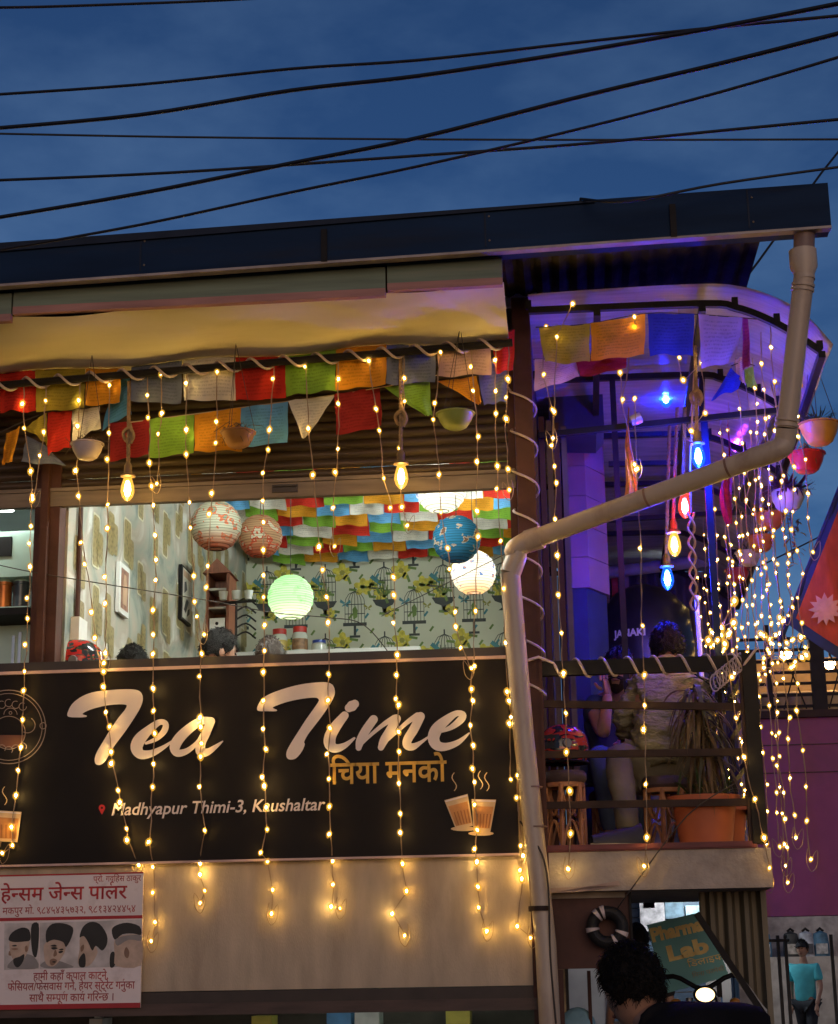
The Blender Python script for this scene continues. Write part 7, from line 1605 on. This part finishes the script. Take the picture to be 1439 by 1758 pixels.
# things seen through the low gap by the pipe
a = P(985, 1735, .9); t = thing('alley_rack', 'dim rack with a pale blue sack in the gap beside the drain pipe', 'rack', V(a.x, .9, 0)); MB().box((a.x - .12, .9, 0), (a.x - .10, 1.2, 1.6)).box((a.x + .08, .9, 0), (a.x + .10, 1.2, 1.6)).build('rack_frame', m_brownpost, t)
MB().ball(V(a.x + .02, .95, 1.30), .10, .08, .11).build('sack', mat('pale_blue_sack', (.25, .45, .55), .7, bump=.5), t); MB().box((a.x - .09, .98, 1.2), (a.x - .04, 1.0, 1.62)).build('golden_strip', mat('gold_strip', (.35, .25, .12), .4, var=.5, scale=15), t)

# ================================================================ OVERHEAD CABLES
m_cable = mat('cable_black', (.008, .008, .012), .6)
CB = [('top left', [(-30, 13), (120, 10), (440, -3), (700, -25)], 3.2, 'black cable crossing the top left corner of the sky'),
      ('a', [(-20, 163), (240, 145), (500, 118), (720, 103), (1000, 72), (1200, 50), (1460, 25)], 3.2, 'upper black cable rising gently across the whole sky'),
      ('b', [(-20, 221), (240, 197), (500, 155), (720, 130), (1000, 87), (1240, 45), (1460, 2)], 4.6, 'thick black cable crossing the upper cable at the right'),
      ('c', [(-20, 229), (300, 235), (700, 239), (1100, 240), (1460, 239)], 2.2, 'thin nearly level black cable'),
      ('d', [(-20, 310), (300, 296), (720, 267), (1000, 247), (1240, 224), (1460, 203)], 3.2, 'black cable rising slowly through the middle of the sky'),
      ('e', [(-20, 376), (240, 332), (500, 280), (720, 236), (1000, 165), (1240, 108), (1460, 52)], 4.4, 'thick black cable rising steeply from lower left to right'),
      ('f', [(-20, 432), (240, 386), (500, 330), (720, 285), (1000, 220), (1240, 157), (1460, 92)], 3.0, 'black cable just above the roof edge at the left'),
      ('g', [(1000, 365), (1080, 345), (1240, 315), (1460, 284)], 3.0, 'black cable leaving the roof edge at the right'),
      ('h', [(1200, 560), (1280, 478), (1395, 318), (1420, 285), (1460, 235)], 2.6, 'black cable dropping behind the gutter end')]
for k, (nm, q, wpx, lb) in enumerate(CB):
    Y = (-2.4, -2.6, -2.9, -1.6, -1.9, -3.2, -2.2, -1.3, 1.5)[k]; Y2 = Y + (.5, -.8, -1.0, .2, -.6, -1.0, -.8, .3, .6)[k]
    pts = [P(a, b, Y + (Y2 - Y) * i / (len(q) - 1)) for i, (a, b) in enumerate(q)]
    d0 = (pts[0] - pts[1]).normalized() * 6; d1 = (pts[-1] - pts[-2]).normalized() * 6
    if nm == 'h': d0 = d0 * .01
    if nm == 'g': pts[0] = V(pts[0].x, -0.93, gz(pts[0].x) + 0.03); d0 = V(0, 0, -.01)
    o = MB().tube([pts[0] + d0] + cr(pts, 5) + [pts[-1] + d1], wpx * PS(Y) / 2 * 1.35 + .0015, 7).build('overhead_cable', m_cable); tag(o, lb, 'cable', 'overhead cables')
o = MB().tube(cr([P(1440, 905, 4), P(1380, 935, 4), P(1280, 985, 4.2), P(1200, 1030, 4.4)], 4), .006, 5).build('overhead_cable', m_cable); tag(o, 'thin cable low behind the fairy light curtain', 'cable', 'overhead cables')
o = MB().tube(cr([P(1262, 1345, -.06), P(1180, 1400, -.075), P(1085, 1525, -.06), P(1060, 1560, .05)], 4), .0035, 5).build('loose_cable', m_cord); tag(o, 'thin loose cable slanting over the balcony slab', 'cable')
o = MB().tube(cr([P(893, 1410, -.10), P(930, 1465, -.16), P(942, 1530, -.16), P(945, 1640, -.15), P(955, 1758, -.15)], 5), .005, 5).build('loose_cable', m_cord); tag(o, 'dark cable curling across the lower drain pipe', 'cable')
